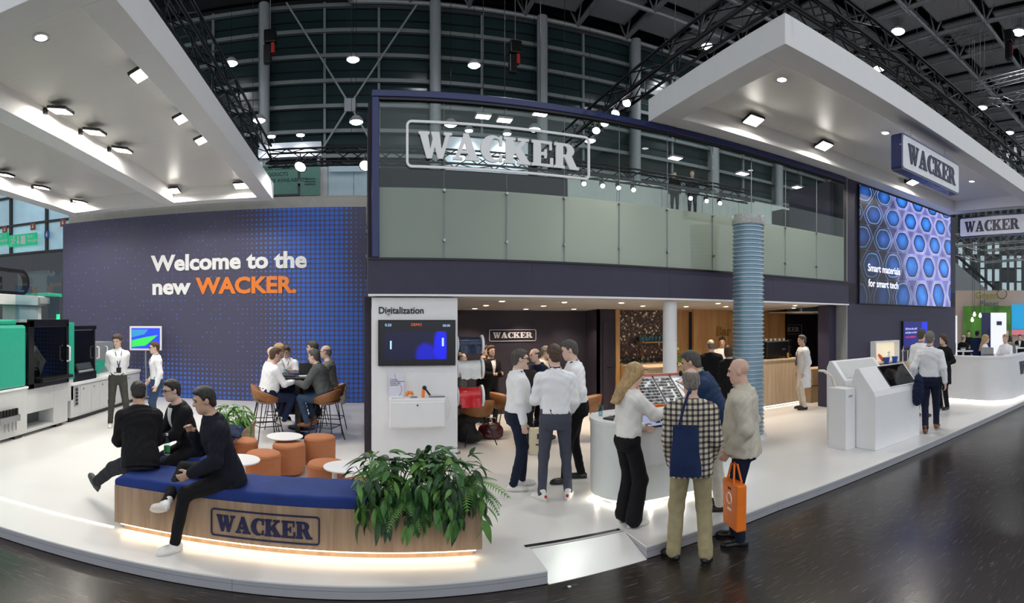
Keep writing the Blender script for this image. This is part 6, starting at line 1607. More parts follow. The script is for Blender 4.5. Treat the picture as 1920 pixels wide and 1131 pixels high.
# ------------------------------------------------------------------ white consoles on the right
def console():
    t = thing('touch_console', 'white console with slanted black touch screen near the platform edge', 'console', (6.78, 4.74, ZS))
    prof = [(0, 0), (.56, 0), (.56, .82), (.46, 1.08), (.40, 1.26), (.33, 1.27), (.04, .92), (0, .84)]
    MB().prism(prof, .0, 1.36, None, 'x').build('body', m_white, t, smooth=False, bevel=.012)
    d = V((0, .29, .35)); ang = math.atan2(.35, .29)
    M = Matrix.Translation((0, .05, .925)) @ Matrix.Rotation(ang, 4, 'X')
    MB().box(.50, 1.30, .01, .43, .0, .012, M).build('screen', m_black, t, smooth=False)
    MB().box(.53, 1.27, .03, .41, .012, .014, M).build('display', mat('dark_display', '#0d0f14', .08, var=.3), t, smooth=False)
    MB().box(.47, 1.33, -.01, .01, .0, .025, M).build('lower_lip', m_white, t, smooth=False, bevel=.004)
    t2 = thing('sample_console', 'white console with raised wing top behind the touch console', 'console', (6.95, 5.46, ZS))
    prof = [(0, 0), (.42, 0), (.42, 1.22), (.36, 1.34), (.30, 1.34), (.02, 1.02), (0, .95)]
    MB().prism(prof, .0, 1.25, None, 'x').build('body', m_white, t2, smooth=False, bevel=.012)
    M = Matrix.Translation((0, .03, 1.03)) @ Matrix.Rotation(math.atan2(.32, .28), 4, 'X')
    MB().box(.1, 1.15, .03, .38, .0, .01, M).build('top_panel', m_lgrey, t2, smooth=False)
    t3 = thing('info_block', 'low white block with small label beside the touch console', 'plinth', (6.52, 5.12, ZS))
    MB().box(0, .24, 0, .36, 0, .96).build('body', m_white, t3, smooth=False, bevel=.008)
    MB().box(.06, .17, -.004, 0, .82, .86).build('label_plate', m_lgrey, t3, smooth=False); MB().box(.08, .15, -.006, -.004, .832, .848).build('label_print', m_grey, t3, smooth=False)
    hd = thing('hand_rest', 'curved white grip arm rising behind the low block', 'handle', (6.62, 5.50, ZS)); MB().tube([V((.1, .0, 0)), V((.1, .0, .95)), V((.04, .02, 1.12)), V((-.12, .05, 1.22)), V((-.22, .08, 1.23))], [.03, .03, .028, .024, .018], 10).build('arm', mat('ivory', '#d8d3c8', .4), hd)
console()
def wall_things():
    TY = 7.66
    x0, x1 = XA(1632, TY), XA(1677, TY)
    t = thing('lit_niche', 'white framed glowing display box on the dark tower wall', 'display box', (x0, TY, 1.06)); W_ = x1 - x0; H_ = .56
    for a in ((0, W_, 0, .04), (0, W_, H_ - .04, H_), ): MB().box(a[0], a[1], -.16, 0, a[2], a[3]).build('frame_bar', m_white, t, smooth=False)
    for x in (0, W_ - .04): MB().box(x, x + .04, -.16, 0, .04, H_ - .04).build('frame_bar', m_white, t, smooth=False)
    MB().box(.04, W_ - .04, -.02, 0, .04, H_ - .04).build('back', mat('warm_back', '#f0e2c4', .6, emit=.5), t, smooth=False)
    s = thing('oak_shelf', 'oak shelf board under the glowing display box', 'shelf', (x0 + .04, TY - .34, 1.0)); MB().box(0, W_ + .25, 0, .34, 0, .04).build('board', m_woodl, s, smooth=False)
    mc = mat('blue_cup', '#1f4fae', .4, var=.1)
    for k, x in enumerate((.42, .80)):
        c = thing('blue_cup', ('blue plastic cup with orange shapes on the oak shelf', 'blue plastic cup next to a white figure on the oak shelf')[k], 'cup', (x0 + x, TY - .20, 1.04))
        MB().lathe([(.055, 0), (.08, .16), (.074, .16), (.05, .01)], 18).build('cup', mc, c)
        MB().lathe([(.08, .15), (.086, .155), (.086, .17), (.078, .17)], 18).build('rim', mc, c)
    o = thing('orange_figure', 'orange folded shape rising from the blue cup', 'exhibit', (x0 + .30, TY - .1, 1.12)); MB().tube([V((-.08, 0, .16)), V((0, 0, .10)), V((.08, 0, .03)), V((.12, 0, .0))], [.03, .045, .04, .03], 8).build('shape', mat('salmon', '#e0743e', .5), o)
    o = thing('white_figure', 'small white bottle figure in the glowing display box', 'exhibit', (x0 + .70, TY - .08, 1.10)); MB().lathe([(.04, 0), (.04, .12), (.02, .15), (.02, .2), (.05, .22), (.0, .25)], 12).build('bottle', m_white, o)
    x0, x1 = XA(1690, TY), XA(1736, TY)
    s = thing('info_monitor', 'black wall monitor with white and red lines on blue', 'screen', ((x0 + x1) / 2, TY, 1.75)); w2, h2 = (x1 - x0) / 2, .37
    MB().box(-w2, w2, -.06, 0, -h2, h2).build('bezel', m_black, s, smooth=False)
    MB().box(-w2 + .03, w2 - .03, -.065, -.06, -h2 + .03, h2 - .03).build('display', emis('navy_display', '#14186a', .8), s, smooth=False)
    MB().box(w2 - .35, w2 - .03, -.0665, -.065, -h2 + .03, h2 - .03).build('display_band', emis('blue_band', '#1c2ed0', .8), s, smooth=False)
    [text('screen_lettering', b_, .085, emis('mon_white', '#cfd4ff', .8), (-w2 + .1, -.068, .13 - .1 * i_), parent=s, extrude=.001).__setitem__('kind', 'stuff') for i_, b_ in enumerate(('Lift from the shelf', 'and place on the reader'))]
    text('screen_lettering', 'to see solutions', .085, emis('mon_red', '#e0406a', .8), (-w2 + .1, -.068, -.09), parent=s, extrude=.001)['kind'] = 'stuff'
    c = thing('oak_cabinet', 'low oak cabinet below the wall monitor', 'cabinet', (XA(1692, 7.3), 7.25, ZS)); MB().box(0, 1.5, 0, .4, 0, .92).build('body', m_woodl, c, smooth=False)
    for k in range(2): MB().box(.02 + .74 * k, .74 + .74 * k, -.012, 0, .05, .88).build('door', m_woodl, c, smooth=False)
    for k, (x, h_) in enumerate(((.18, .34), (.42, .28), (.62, .24))):
        w_ = thing('turbine_model', 'small white wind turbine model on the oak cabinet', 'model', (c.location.x + x, 7.4, ZS + .92), 0, 'wind turbine models'); MB().tube([V((0, 0, 0)), V((0, 0, h_))], [.014, .007], 8).build('mast', m_white, w_)
        for j in range(3): a = 2 * PI * j / 3 + k; MB().tube([V((0, -.015, h_)), V((.1 * math.sin(a), -.015, h_ + .1 * math.cos(a)))], [.008, .003], 5).build('blade', m_white, w_)
        MB().lathe([(.06, 0), (.06, .012), (.0, .015)], 12).build('base', m_lgrey, w_)
wall_things()

# curved reception counter at the right
def reception():
    path = [(12.0, 6.25), (12.0, 5.3)] + [(12.7 - .7 * math.cos(a), 5.3 - .7 * math.sin(a)) for a in [HP * i / 12 for i in range(1, 13)]] + [(14., 4.6), (16.5, 4.6)]
    def ribbon(off, z0, z1):
        P = [V((x, y, 0)) for x, y in path]; n = []
        for i, p in enumerate(P):
            d = (P[min(i + 1, len(P) - 1)] - P[max(i - 1, 0)]).normalized(); n.append(V((-d.y, d.x, 0)))
        outer = [p - n[i] * off for i, p in enumerate(P)]; inner = [p + n[i] * (.34 + off) for i, p in enumerate(P)]
        poly = [(p.x - 12.0, p.y - 5.3) for p in outer] + [(p.x - 12., p.y - 5.3) for p in reversed(inner)]
        return MB().prism(poly, z0, z1)
    t = thing('reception_counter', 'white reception counter with rounded corner and lit base at the right', 'counter', (12., 5.3, ZS))
    ribbon(-.06, 0, .06).build('plinth', m_stripw, t, ang=.5); ribbon(0, .06, 1.09).build('body', m_white, t, ang=.5); ribbon(.012, 1.09, 1.13).build('top', m_white, t, ang=.5)
    wacker(t, Matrix.Translation((.98, -.7, .62)), 2.1, .34, .015, m_navy)
    lp = thing('laptop', 'grey laptop open on the reception counter', 'laptop', (12.55, 5.30, ZS + 1.13), -HP + .3); MB().box(-.16, .16, -.11, .11, 0, .014).build('keyboard_half', m_chrome, lp, smooth=False)
    M = Matrix.Translation((0, -.11, .012)) @ Matrix.Rotation(.25, 4, 'X'); MB().box(-.16, .16, -.006, 0, 0, .21, M).build('screen_half', m_chrome, lp, smooth=False)
reception()
# ------------------------------------------------------------------ injection moulding machine
def machine():
    XF = -5.5
    yy = lambda px: AX(px, 600, XF).y
    t = thing('moulding_machine', 'large teal and white injection moulding machine on the platform', 'machine', (XF, 7.0, ZS))
    def B(nm, m, d0, d1, y0, y1, z0, z1, par=None, bevel=.008):
        """box given by depth behind the front face, world Y and absolute height"""
        mb = MB(); mb.box(-d1, -d0, y0 - 7.0, y1 - 7.0, z0 - ZS, z1 - ZS); return mb.build(nm, m, par or t, smooth=False, bevel=bevel)
    ye = yy(127)
    # base with recess: built from pieces round the opening
    r0, r1 = yy(51), yy(101)
    B('base_panel', m_lgrey, 0, 1.6, 5.0, r0, .17, .95); B('base_panel', m_lgrey, 0, 1.6, r1, ye + .0, .17, .95)
    B('base_panel', m_lgrey, 0, 1.6, r0, r1, .50, .95); B('base_panel', m_lgrey, 0, 1.6, r0, r1, .17, .22)
    B('recess_back', mat('recess_grey', '#5d6468', .5), .35, 1.5, r0, r1, .22, .50)
    B('upper_rail', m_white, -.02, .1, 5.0, r0 + .6, .95, .985)
    for y in (5.5, 7.2, 8.5): B('machine_foot', m_black, .02, .3, y, y + .22, ZS, .17)
    # teal cover
    c = B('teal_cover', m_teal, .0, 1.5, 5.0, yy(50), .985, 2.06, bevel=.05)
    B('cover_ridge', m_teal, .12, 1.4, 5.0, yy(42), 2.06, 2.16, bevel=.03)
    # door with black frame and smoked window
    d0, d1 = yy(52), yy(127)
    dr = B('safety_door', m_black, -.03, .02, d0, d0 + .16, .93, 2.14); B('door_frame', m_black, -.03, .02, d1 - .07, d1, .93, 2.10, dr); B('door_frame', m_black, -.03, .02, d0, d1, 2.02, 2.16, dr); B('door_frame', m_black, -.03, .02, d0, d1, .93, 1.02, dr)
    mb = MB(); mb.box(-.0, .004, d0 - 7.0 + .1, d1 - 7.05, 1.02 - ZS, 2.02 - ZS); mb.build('door_window', m_glass_dark, dr, smooth=False)
    B('door_ledge', m_black, -.16, .0, d0 + .25, d1 - .05, 1.04, 1.10, dr)
    B('mould_space', mat('mould_dark', '#1b1d20', .5), .5, 1.4, d0, d1, .95, 2.1)
    B('mould_plate', m_chrome, .2, .5, d0 + .25, d0 + .45, 1.1, 1.9); B('mould_plate', m_chrome, .2, .5, d1 - .4, d1 - .25, 1.1, 1.9)
    mb = MB(); mb.tube([V((.05, d1 - 7.1, 1.35 - ZS)), V((.11, d1 - 7.1, 1.37 - ZS)), V((.11, d1 - 7.1, 1.63 - ZS)), V((.05, d1 - 7.1, 1.65 - ZS))], .018, 8); mb.build('door_handle', m_white, dr)
    B('teal_post', m_teal, -.02, 1.4, d1, d1 + .22, .98, 2.10); B('post_foot', m_lgrey, 0, 1.4, d1, d1 + .22, .55, .98)
    # gantry above
    B('gantry_leg', m_lgrey, .3, .7, 6.6, 6.8, 2.1, 2.42); B('gantry_leg', m_lgrey, .3, .7, yy(62), yy(62) + .7, 2.1, 2.42); 
    B('gantry_beam', m_lgrey, .25, .75, 4.8, yy(108), 2.42, 2.60)
    B('gantry_beam_cap', m_grey, .2, .8, yy(92), yy(110), 2.45, 2.58)
    B('guard_pane', m_acryl, .1, .104, yy(38), yy(80), 2.16, 2.75, bevel=0); B('guard_pane', m_acryl, .12, .124, yy(100), yy(121), 2.18, 2.62, bevel=0)
    B('acrylic_box', m_acryl, .2, .9, yy(104), yy(131), 2.66, 3.10, bevel=0); B('acrylic_box_base', m_teal, .18, .92, yy(104), yy(131), 2.60, 2.67)
    # robot carriage and cable chain
    B('robot_carriage', m_lgrey, .3, .7, yy(-8), yy(12), 2.6, 3.02); B('robot_carriage', m_black, .25, .4, yy(14), yy(26), 2.68, 2.9)
    for k in range(3): mb = MB(); mb.tube([V((-.22, yy(2 + 6 * k) - 7.0, 2.62 - ZS)), V((-.22, yy(8 + 6 * k) - 7.0, 2.78 - ZS))], .035, 8); mb.build('robot_joint', m_black, t)
    links = []
    ya, yb = yy(14), yy(66); zc = 2.83; rr = .20
    for i in range(14): links.append((ya + (yb - ya) * i / 13, zc + rr, 0.))
    for i in range(1, 11): a = HP - PI * i / 11; links.append((yb + rr * math.cos(a), zc + rr * math.sin(a), a - HP))
    for i in range(14): links.append((yb - (yb - ya) * i / 13, zc - rr, PI))
    lm = MB().box(-.06, .06, -.036, .036, -.03, .03).mesh('chain_link', m_black, smooth=False)
    for (y, z, a) in links:
        o = link('chain_link', lm, t, loc=(-.35, y - 7.0, z - ZS)); o.rotation_euler = (a, 0, 0)
    # signal lamp
    yl = yy(121); mb = MB(); mb.lathe([(.035, 0), (.035, .14)], 14, (-.15, yl - 7.0, 2.12 - ZS)); mb.build('signal_lamp', mat('signal_green', '#35d68a', .3, emit=1.5), t)
    mb = MB(); mb.lathe([(.035, .14), (.035, .24), (.0, .25)], 14, (-.15, yl - 7.0, 2.12 - ZS)); mb.build('signal_cap', m_acryl, t)
    # air valves on the base
    for k in range(6): mb = MB(); mb.tube([V((.05, yy(-3 + 6 * k) - 7.0, .55 - ZS)), V((.05, yy(-3 + 6 * k) - 7.0, .66 - ZS))], .028, 8); mb.build('valve', m_black, t)
    B('valve_block', m_chrome, -.08, .0, yy(-5), yy(32), .44, .55)
    for k in range(4): mb = MB(); mb.tube([V((.06, yy(4 + 7 * k) - 7.0, .44 - ZS)), V((.06, yy(4 + 7 * k) - 7.0, .30 - ZS))], .012, 6); mb.build('hose', m_grey, t)
    # control cabinet with doors
    c = thing('control_cabinet', 'pale grey control cabinet with doors beside the moulding machine', 'cabinet', (XF, yy(133), ZS)); y0 = yy(133); y1 = yy(262)
    def C(nm, m, d0, d1, ya, yb, z0, z1, par=None, bevel=.006): mb = MB(); mb.box(-d1, -d0, ya - y0, yb - y0, z0 - ZS, z1 - ZS); return mb.build(nm, m, par or c, smooth=False, bevel=bevel)
    C('plinth', m_black, .06, 1.2, y0 + .03, y1, ZS, .2); C('body', m_lgrey, 0, 1.3, y0, y1, .2, .84); C('worktop', m_white, -.03, 1.3, y0, y1, .84, .90)
    ds = [yy(p) for p in (150, 170, 186, 212, 237, 261)]
    for i in range(5):
        d = C('door', m_lgrey, -.015, 0, ds[i] + .008, ds[i + 1] - .008, .23, .81, bevel=.004)
        mb = MB(); mb.lathe([(.0, 0), (.018, 0), (.018, .012), (0, .014)], 10, M=Matrix.Translation((.015, ds[i] + .12 - y0, .74 - ZS)) @ Matrix.Rotation(HP, 4, 'Y')); mb.build('lock', m_chrome, d)
    C('socket_panel', m_grey, -.012, 0, yy(139), yy(146), .42, .80); 
    for k in range(5): C('socket', m_black, -.022, -.012, yy(141), yy(145), .45 + .07 * k, .49 + .07 * k, bevel=0)
    # measuring unit with hood and monitor
    u = thing('inspection_unit', 'black framed inspection unit with tilted monitor on the control cabinet', 'machine', (XF, yy(137), .90)); q0 = yy(137); q1 = yy(181)
    def U(nm, m, d0, d1, ya, yb, z0, z1, bevel=.006): mb = MB(); mb.box(-d1, -d0, ya - q0, yb - q0, z0 - .9, z1 - .9); return mb.build(nm, m, u, smooth=False, bevel=bevel)
    U('base', m_black, 0, .9, q0, q1, .90, 1.06)
    for d_ in (0.02, .86):
        for y in (q0 + .02, q1 - .07): U('post', m_black, d_, d_ + .05, y, y + .05, 1.06, 1.95)
    U('hood', m_black, 0, .92, q0, q1, 1.95, 2.03); U('hood_pane', m_glass_dark, .03, .035, q0 + .07, q1 - .07, 1.10, 1.93, 0)
    U('tool_plate', m_grey, .3, .6, q0 + .1, q1 - .3, 1.5, 1.56); U('stage_block', m_chrome, .3, .7, q0 + .2, q1 - .2, 1.06, 1.25); U('teal_side', m_teal, .1, .6, q1, q1 + .35, .96, 1.18)
    M = Matrix.Translation((.02, yy(158) - q0, .16)) @ Matrix.Rotation(-.45, 4, 'Y'); MB().box(-.0, .04, -.33, .33, 0, .36, M).build('monitor', m_black, u, smooth=False, bevel=.006); MB().box(.04, .043, -.28, .28, .07, .32, M).build('monitor_display', mat('grey_display', '#3a4247', .15), u, smooth=False); MB().box(.04, .05, -.3, .3, .01, .05, M).build('key_strip', m_grey, u, smooth=False)
    for (y) in (q1 - .02,): MB().tube([V((.02, y - q0, .42)), V((.07, y - q0, .44)), V((.07, y - q0, .66)), V((.02, y - q0, .68))], .018, 8).build('handle', m_white, u)
    h = thing('grey_hopper', 'grey machine box with teal front behind the inspection unit', 'machine', (XF - .45, yy(190), .90)); MB().box(-.5, 0, 0, 1.5, 0, .72).build('body', m_grey, h, smooth=False, bevel=.01); MB().box(0, .01, .1, 1.0, .06, .3).build('teal_front', m_teal, h, smooth=False); MB().tube([V((0, 1.05, .38)), V((.05, 1.05, .4)), V((.05, 1.05, .6)), V((0, 1.05, .62))], .016, 8).build('handle', m_white, h)
    # screen on a pole
    p = V((-5.42, 12.55, ZS)); s = thing('pole_screen', 'white framed screen with a green arrow shape on a slim pole', 'screen', p, .30)
    W_, H_ = .83, .62; zc = AY(247, 634, 12.55).z - ZS
    MB().tube([V((0, .05, 0)), V((0, .05, zc))], .03, 10).build('pole', m_chrome, s); MB().box(-.25, .25, -.15, .25, 0, .02).build('base', m_chrome, s, smooth=False)
    f = MB().box(-W_ / 2, W_ / 2, -.03, .04, zc - H_ / 2, zc + H_ / 2).build('frame', m_white, s, smooth=False, bevel=.008)
    MB().box(-W_ / 2 + .05, W_ / 2 - .05, -.034, -.03, zc - H_ / 2 + .05, zc + H_ / 2 - .05).build('display', emis('blue_display', '#1a39d6', .9), s, smooth=False)
    a, b = W_ / 2 - .06, H_ / 2 - .06
    MB().prism([(-a, zc - b * .2), (-a * .1, zc + b * .1), (a * .9, zc + b * .35), (-a * .0, zc - b * .75), (-a, zc - b * .9)], -.037, -.0345, None, 'y').build('display_shape', emis('green_shape', '#2fbf4a', .8), s, smooth=False)
    MB().prism([(-a, zc + b * .9), (a * .2, zc + b * .9), (-a * .1, zc + b * .4), (-a, zc + b * .1)], -.0365, -.0345, None, 'y').build('display_shape', emis('teal_shape', '#2b7fb0', .8), s, smooth=False)
machine()

# ------------------------------------------------------------------ neighbouring stand and hall at the far right
def far_right():
    m_peach = mat('peach_wall', '#d9c2b4', .7, var=.03)
    def wall(px0, px1, r, y0, y1, nm, m, thick=.15, root=None):
        a = at(px0, r); b = at(px1, r); z0 = ZC + r * (HZ - y1) / F; z1 = ZC + r * (HZ - y0) / F; d = (b - a); d.z = 0; L_ = d.length; an = math.atan2(d.y, d.x)
        z0 = max(z0, 0.)
        mb = MB(); mb.box(0, L_, 0, thick, 0, z1 - z0); o = mb.build(nm, m, root, smooth=False); o.location = (a.x, a.y, z0); o.rotation_euler = (0, 0, an); return o, L_, z1 - z0, an, V((a.x, a.y, z0))
    o, L_, h_, an, a = wall(1780, 1990, 25., 545, 700, 'wall_neighbour', m_peach); struct(o, 'peach coloured wall of the neighbouring stand')
    g = thing('stand_logo', 'green lettered logo with circle on the peach wall', 'logo', at(1828, 24.7, ZC + 24.7 * (HZ - 566) / F), an)
    text('lettering', 'Green', .42, mat('olive_print', '#98a23a', .5), (0, 0, .16), parent=g, offset=.006); text('lettering', 'Planet', .36, mat('slate_print', '#5c7f86', .5), (.22, 0, -.20), parent=g, offset=.006)
    MB().tube([V((1.25 + .22 * math.cos(a_), 0, .36 + .22 * math.sin(a_))) for a_ in [2 * PI * i / 20 for i in range(20)]], .02, 5, closed=True).build('circle', mat('dark_olive', '#4d5a3a', .5), g)
    mg = mat('leaf_picture', '#5f9a3c', .6, var=.55, scale=1.2); o, L2, h2, an2, a2 = wall(1806, 1895, 24.6, 574, 690, 'leaf_poster', mg, .05); tag(o, 'large green leaf picture on the neighbouring stand wall', 'poster')
    o, *_ = wall(1897, 1990, 24.6, 571, 617, 'blue_glow_panel', mat('cyan_picture', '#29a5de', .5, var=.12, scale=1., emit=.5), .05); tag(o, 'bright blue glowing screen panel on the neighbouring stand wall', 'poster')  # glows like an LED screen through emission put into its colour
    o, *_ = wall(1897, 1990, 24.6, 618, 628, 'pink_glow_panel', mat('pink_picture', '#e88a94', .5, var=.1, emit=.3), .05); tag(o, 'pink glowing strip panel under the bright blue screen', 'poster')  # strip given a weaker glow of its own in the material
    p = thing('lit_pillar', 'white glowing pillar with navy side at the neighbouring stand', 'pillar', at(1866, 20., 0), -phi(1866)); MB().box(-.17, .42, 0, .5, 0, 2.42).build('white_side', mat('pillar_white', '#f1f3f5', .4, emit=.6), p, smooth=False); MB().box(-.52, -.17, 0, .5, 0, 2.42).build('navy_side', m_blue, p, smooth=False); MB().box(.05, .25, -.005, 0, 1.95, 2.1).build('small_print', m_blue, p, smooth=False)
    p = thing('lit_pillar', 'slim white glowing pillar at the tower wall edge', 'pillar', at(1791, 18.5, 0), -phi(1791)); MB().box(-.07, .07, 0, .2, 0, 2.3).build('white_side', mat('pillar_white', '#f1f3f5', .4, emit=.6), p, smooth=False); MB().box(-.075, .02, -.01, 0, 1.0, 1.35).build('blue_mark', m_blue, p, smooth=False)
    for k, (px, py) in enumerate(((1827, 590), (1838, 592), (1846, 595), (1823, 600))):
        r = 21.; c = at(px, r, ZC + r * (HZ - py) / F); b = thing('pendant_bulb', 'bare pendant bulb before the green leaf picture', 'lamp', c, 0, 'pendant bulbs'); MB().lathe([(.0, -.08), (.05, -.05), (.06, 0), (.03, .06), (.03, .1)], 12).build('bulb', m_down, b); MB().tube([V((0, 0, .1)), V((0, 0, ROOF - c.z + .5))], .008, 4).build('cord', m_black, b)
    for k, (px, r) in enumerate(((1806, 19.), (1822, 21.), (1906, 21.))):
        t = thing('cafe_table', ('white cafe table by the slim glowing pillar', 'white cafe table near the man in blue suit', 'white cafe table before the blue picture')[k], 'table', at(px, r, 0)); MB().lathe([(.0, 1.03), (.36, 1.03), (.36, 1.06), (0, 1.06)], 24).build('tabletop', m_white, t); MB().tube([V((0, 0, .02)), V((0, 0, 1.03))], .035, 10).build('post', m_white, t); MB().lathe([(.25, 0), (.25, .02), (0, .03)], 20).build('base', m_white, t)
        f = thing('flower_bowl', ('small green plant bowl on the cafe table by the slim pillar', 'small green plant bowl near the man in blue suit', 'small green plant bowl before the blue picture')[k], 'plant', at(px, r, 1.06)); MB().lathe([(.06, 0), (.1, .07), (.09, .07)], 12).build('bowl', m_white, f)
        for j in range(8):
            o = link('leaf', LEAFL[j % 3], f, loc=(0, 0, .06)); o.rotation_euler = (0, -.7, j * .8); o.scale = (.8, .8, .8)
    for k, (px, r) in enumerate(((1800, 18.), (1812, 18.6))):
        t = thing('white_chair', ('white shell chair at the slim pillar', 'white shell chair with oak legs near the cafe table')[k], 'chair', at(px, r, 0), -1.1 + k * 2); 
        me = SHELL.copy(); me.materials.clear(); me.materials.append(m_white); o = link('seat_shell', me, t); o.location = (0, 0, -.02); sm_ = o.modifiers.new('t', 'SOLIDIFY'); sm_.thickness = .016
        for l in LEGS: link('leg', l, t)
    # far glazed hall end: bright panes between dark mullions
    root = struct(empty('wall_right'), 'tall glazed hall end with vertical mullions'); R_ = 46.
    m_day = mat('daylight_pane', '#bcd3da', .2, var=.25, scale=.5, emit=.55); m_mul = mat('hall_mullion', '#4f575b', .5, var=.1)
    a = at(1740, R_, 0); b = at(2040, R_, 0); d = (b - a); L_ = d.length; u = d / L_; an = math.atan2(u.y, u.x); nrm_ = V((-u.y, u.x, 0))
    n = 22; pw = L_ / n
    pane = MB().box(.1, pw - .1, .1, .15, 0, 1.05).mesh('pane', m_day, smooth=False); pane_d = MB().box(.1, pw - .1, .1, .15, 0, 1.05).mesh('pane', mat('dark_green_pane', '#26363a'), smooth=False)
    rnd = random.Random(5)
    for i in range(n):
        for j in range(12):
            o = link('pane', pane if (j < 6 and rnd.random() < .8 - .06 * j) else pane_d, root, loc=a + u * pw * i + V((0, 0, 2.0 + 1.15 * j))); o.rotation_euler = (0, 0, an)
        mb = MB(); mb.box(-.12, .12, -.3, .1, 0, 17.); o = mb.build('mullion', m_mul, root, smooth=False, loc=a + u * pw * i); o.rotation_euler = (0, 0, an)
    for j in range(13): mb = MB(); mb.box(0, L_, -.05, .1, -.06, .06); o = mb.build('transom', m_mul, root, smooth=False, loc=a + V((0, 0, 1.95 + 1.15 * j))); o.rotation_euler = (0, 0, an)
    # aluminium trusses of neighbouring stands
    def P(px, py, r): return at(px, r, ZC + r * (HZ - py) / F)
    for a_, b_, lb in (((1790, 452, 24.), (1990, 438, 22.), 'aluminium truss crossing below the far box sign'), ((1790, 466, 26.), (1842, 482, 23.), 'aluminium truss running back to the far stand corner'), ((1842, 482, 23.), (1990, 470, 22.), 'aluminium truss at the front of the neighbouring stand')):
        truss(lb, P(*a_), P(*b_), .5, m_trussg, .7)
    for k, (a_, b_) in enumerate((((1743, 88, 30.), (1855, 55, 30.)), ((1829, 165, 30.), (1925, 140, 30.)), ((1850, 195, 28.), (1925, 180, 28.)), ((1905, 268, 26.), (1960, 262, 26.)))):
        truss(('short aluminium truss under the roof, first beyond the canopy', 'short aluminium truss under the roof, second beyond the canopy', 'short aluminium truss below the second roof truss', 'short aluminium truss at the roof edge over the far hall')[k], P(*a_), P(*b_), .45, m_trussg, .6)
    e = thing('escalator', 'grey escalator flank rising behind the neighbouring stand', 'escalator', P(1788, 545, 34.), -phi(1800)); MB().prism([(-1.5, -e.location.z), (2.2, -e.location.z), (2.2, 0), (-1.5, 3.2)], 0, .6, None, 'y').build('flank', mat('escalator_grey', '#8b9397', .5), e, smooth=False); MB().tube([V((-1.5, 0, 3.7)), V((2.6, 0, .15))], .09, 6).build('handrail', m_black, e)
    # hoists hung from the roof
    for k, (px, py) in enumerate(((507, 70), (966, 90), (1893, 70))):
        r = 24. / math.cos(phi(px)) if k < 2 else 27.; c = at(px, r, ZC + r * (HZ - py) / F); h = thing('chain_hoist', ('black chain hoist before the left wall column', 'black chain hoist before the glazed wall', 'black chain hoist under the roof at the far right')[k], 'hoist', c); MB().box(-.28, .28, -.2, .2, -.3, .3).build('motor', m_black, h, smooth=False, bevel=.05); MB().box(-.3, .05, -.15, .15, -1.2, -.35).build('chain_bag', m_black, h, smooth=False, bevel=.04); MB().box(.05, .2, -.12, .12, -.75, -.3).build('hook_block', mat('hoist_red', '#b52a22', .5), h, smooth=False); MB().tube([V((0, 0, .3)), V((0, 0, ROOF - c.z))], .02, 4).build('chain', m_grey, h)
    # gallery walkway behind the deck
    w_ = struct(MB().box(4.5, 22, 15.6, 17., 5.75, 5.95).build('floor_gallery', m_grey, smooth=False), 'gallery walkway of the stand behind')
    # screen and black cabinet on the deck right
    a = AY(1505, 446, 9.0); b = AY(1572, 403, 9.0); s = thing('deck_screen', 'pale blue screen behind the deck glass at its right end', 'screen', (a.x, 9.0, a.z)); MB().box(0, b.x - a.x, 0, .05, 0, b.z - a.z).build('display', emis('pale_display', '#7da4e8', .8), s, smooth=False); MB().box(-.02, b.x - a.x + .02, .05, .09, -.02, b.z - a.z + .02).build('bezel', m_black, s, smooth=False); MB().tube([V((.4, .07, -(a.z - 3.02))), V((.4, .07, 0))], .03, 8).build('stand', m_black, s)
    a = AY(1468, 440, 9.4); c = thing('deck_cabinet', 'black cabinet behind the deck glass beside the pale screen', 'cabinet', (a.x, 9.4, 3.02)); MB().box(0, .6, 0, .4, 0, AY(1468, 392, 9.4).z - 3.02).build('body', m_black, c, smooth=False); MB().box(.02, .58, -.015, 0, .05, 1.0).build('door', m_black, c, smooth=False)
far_right()

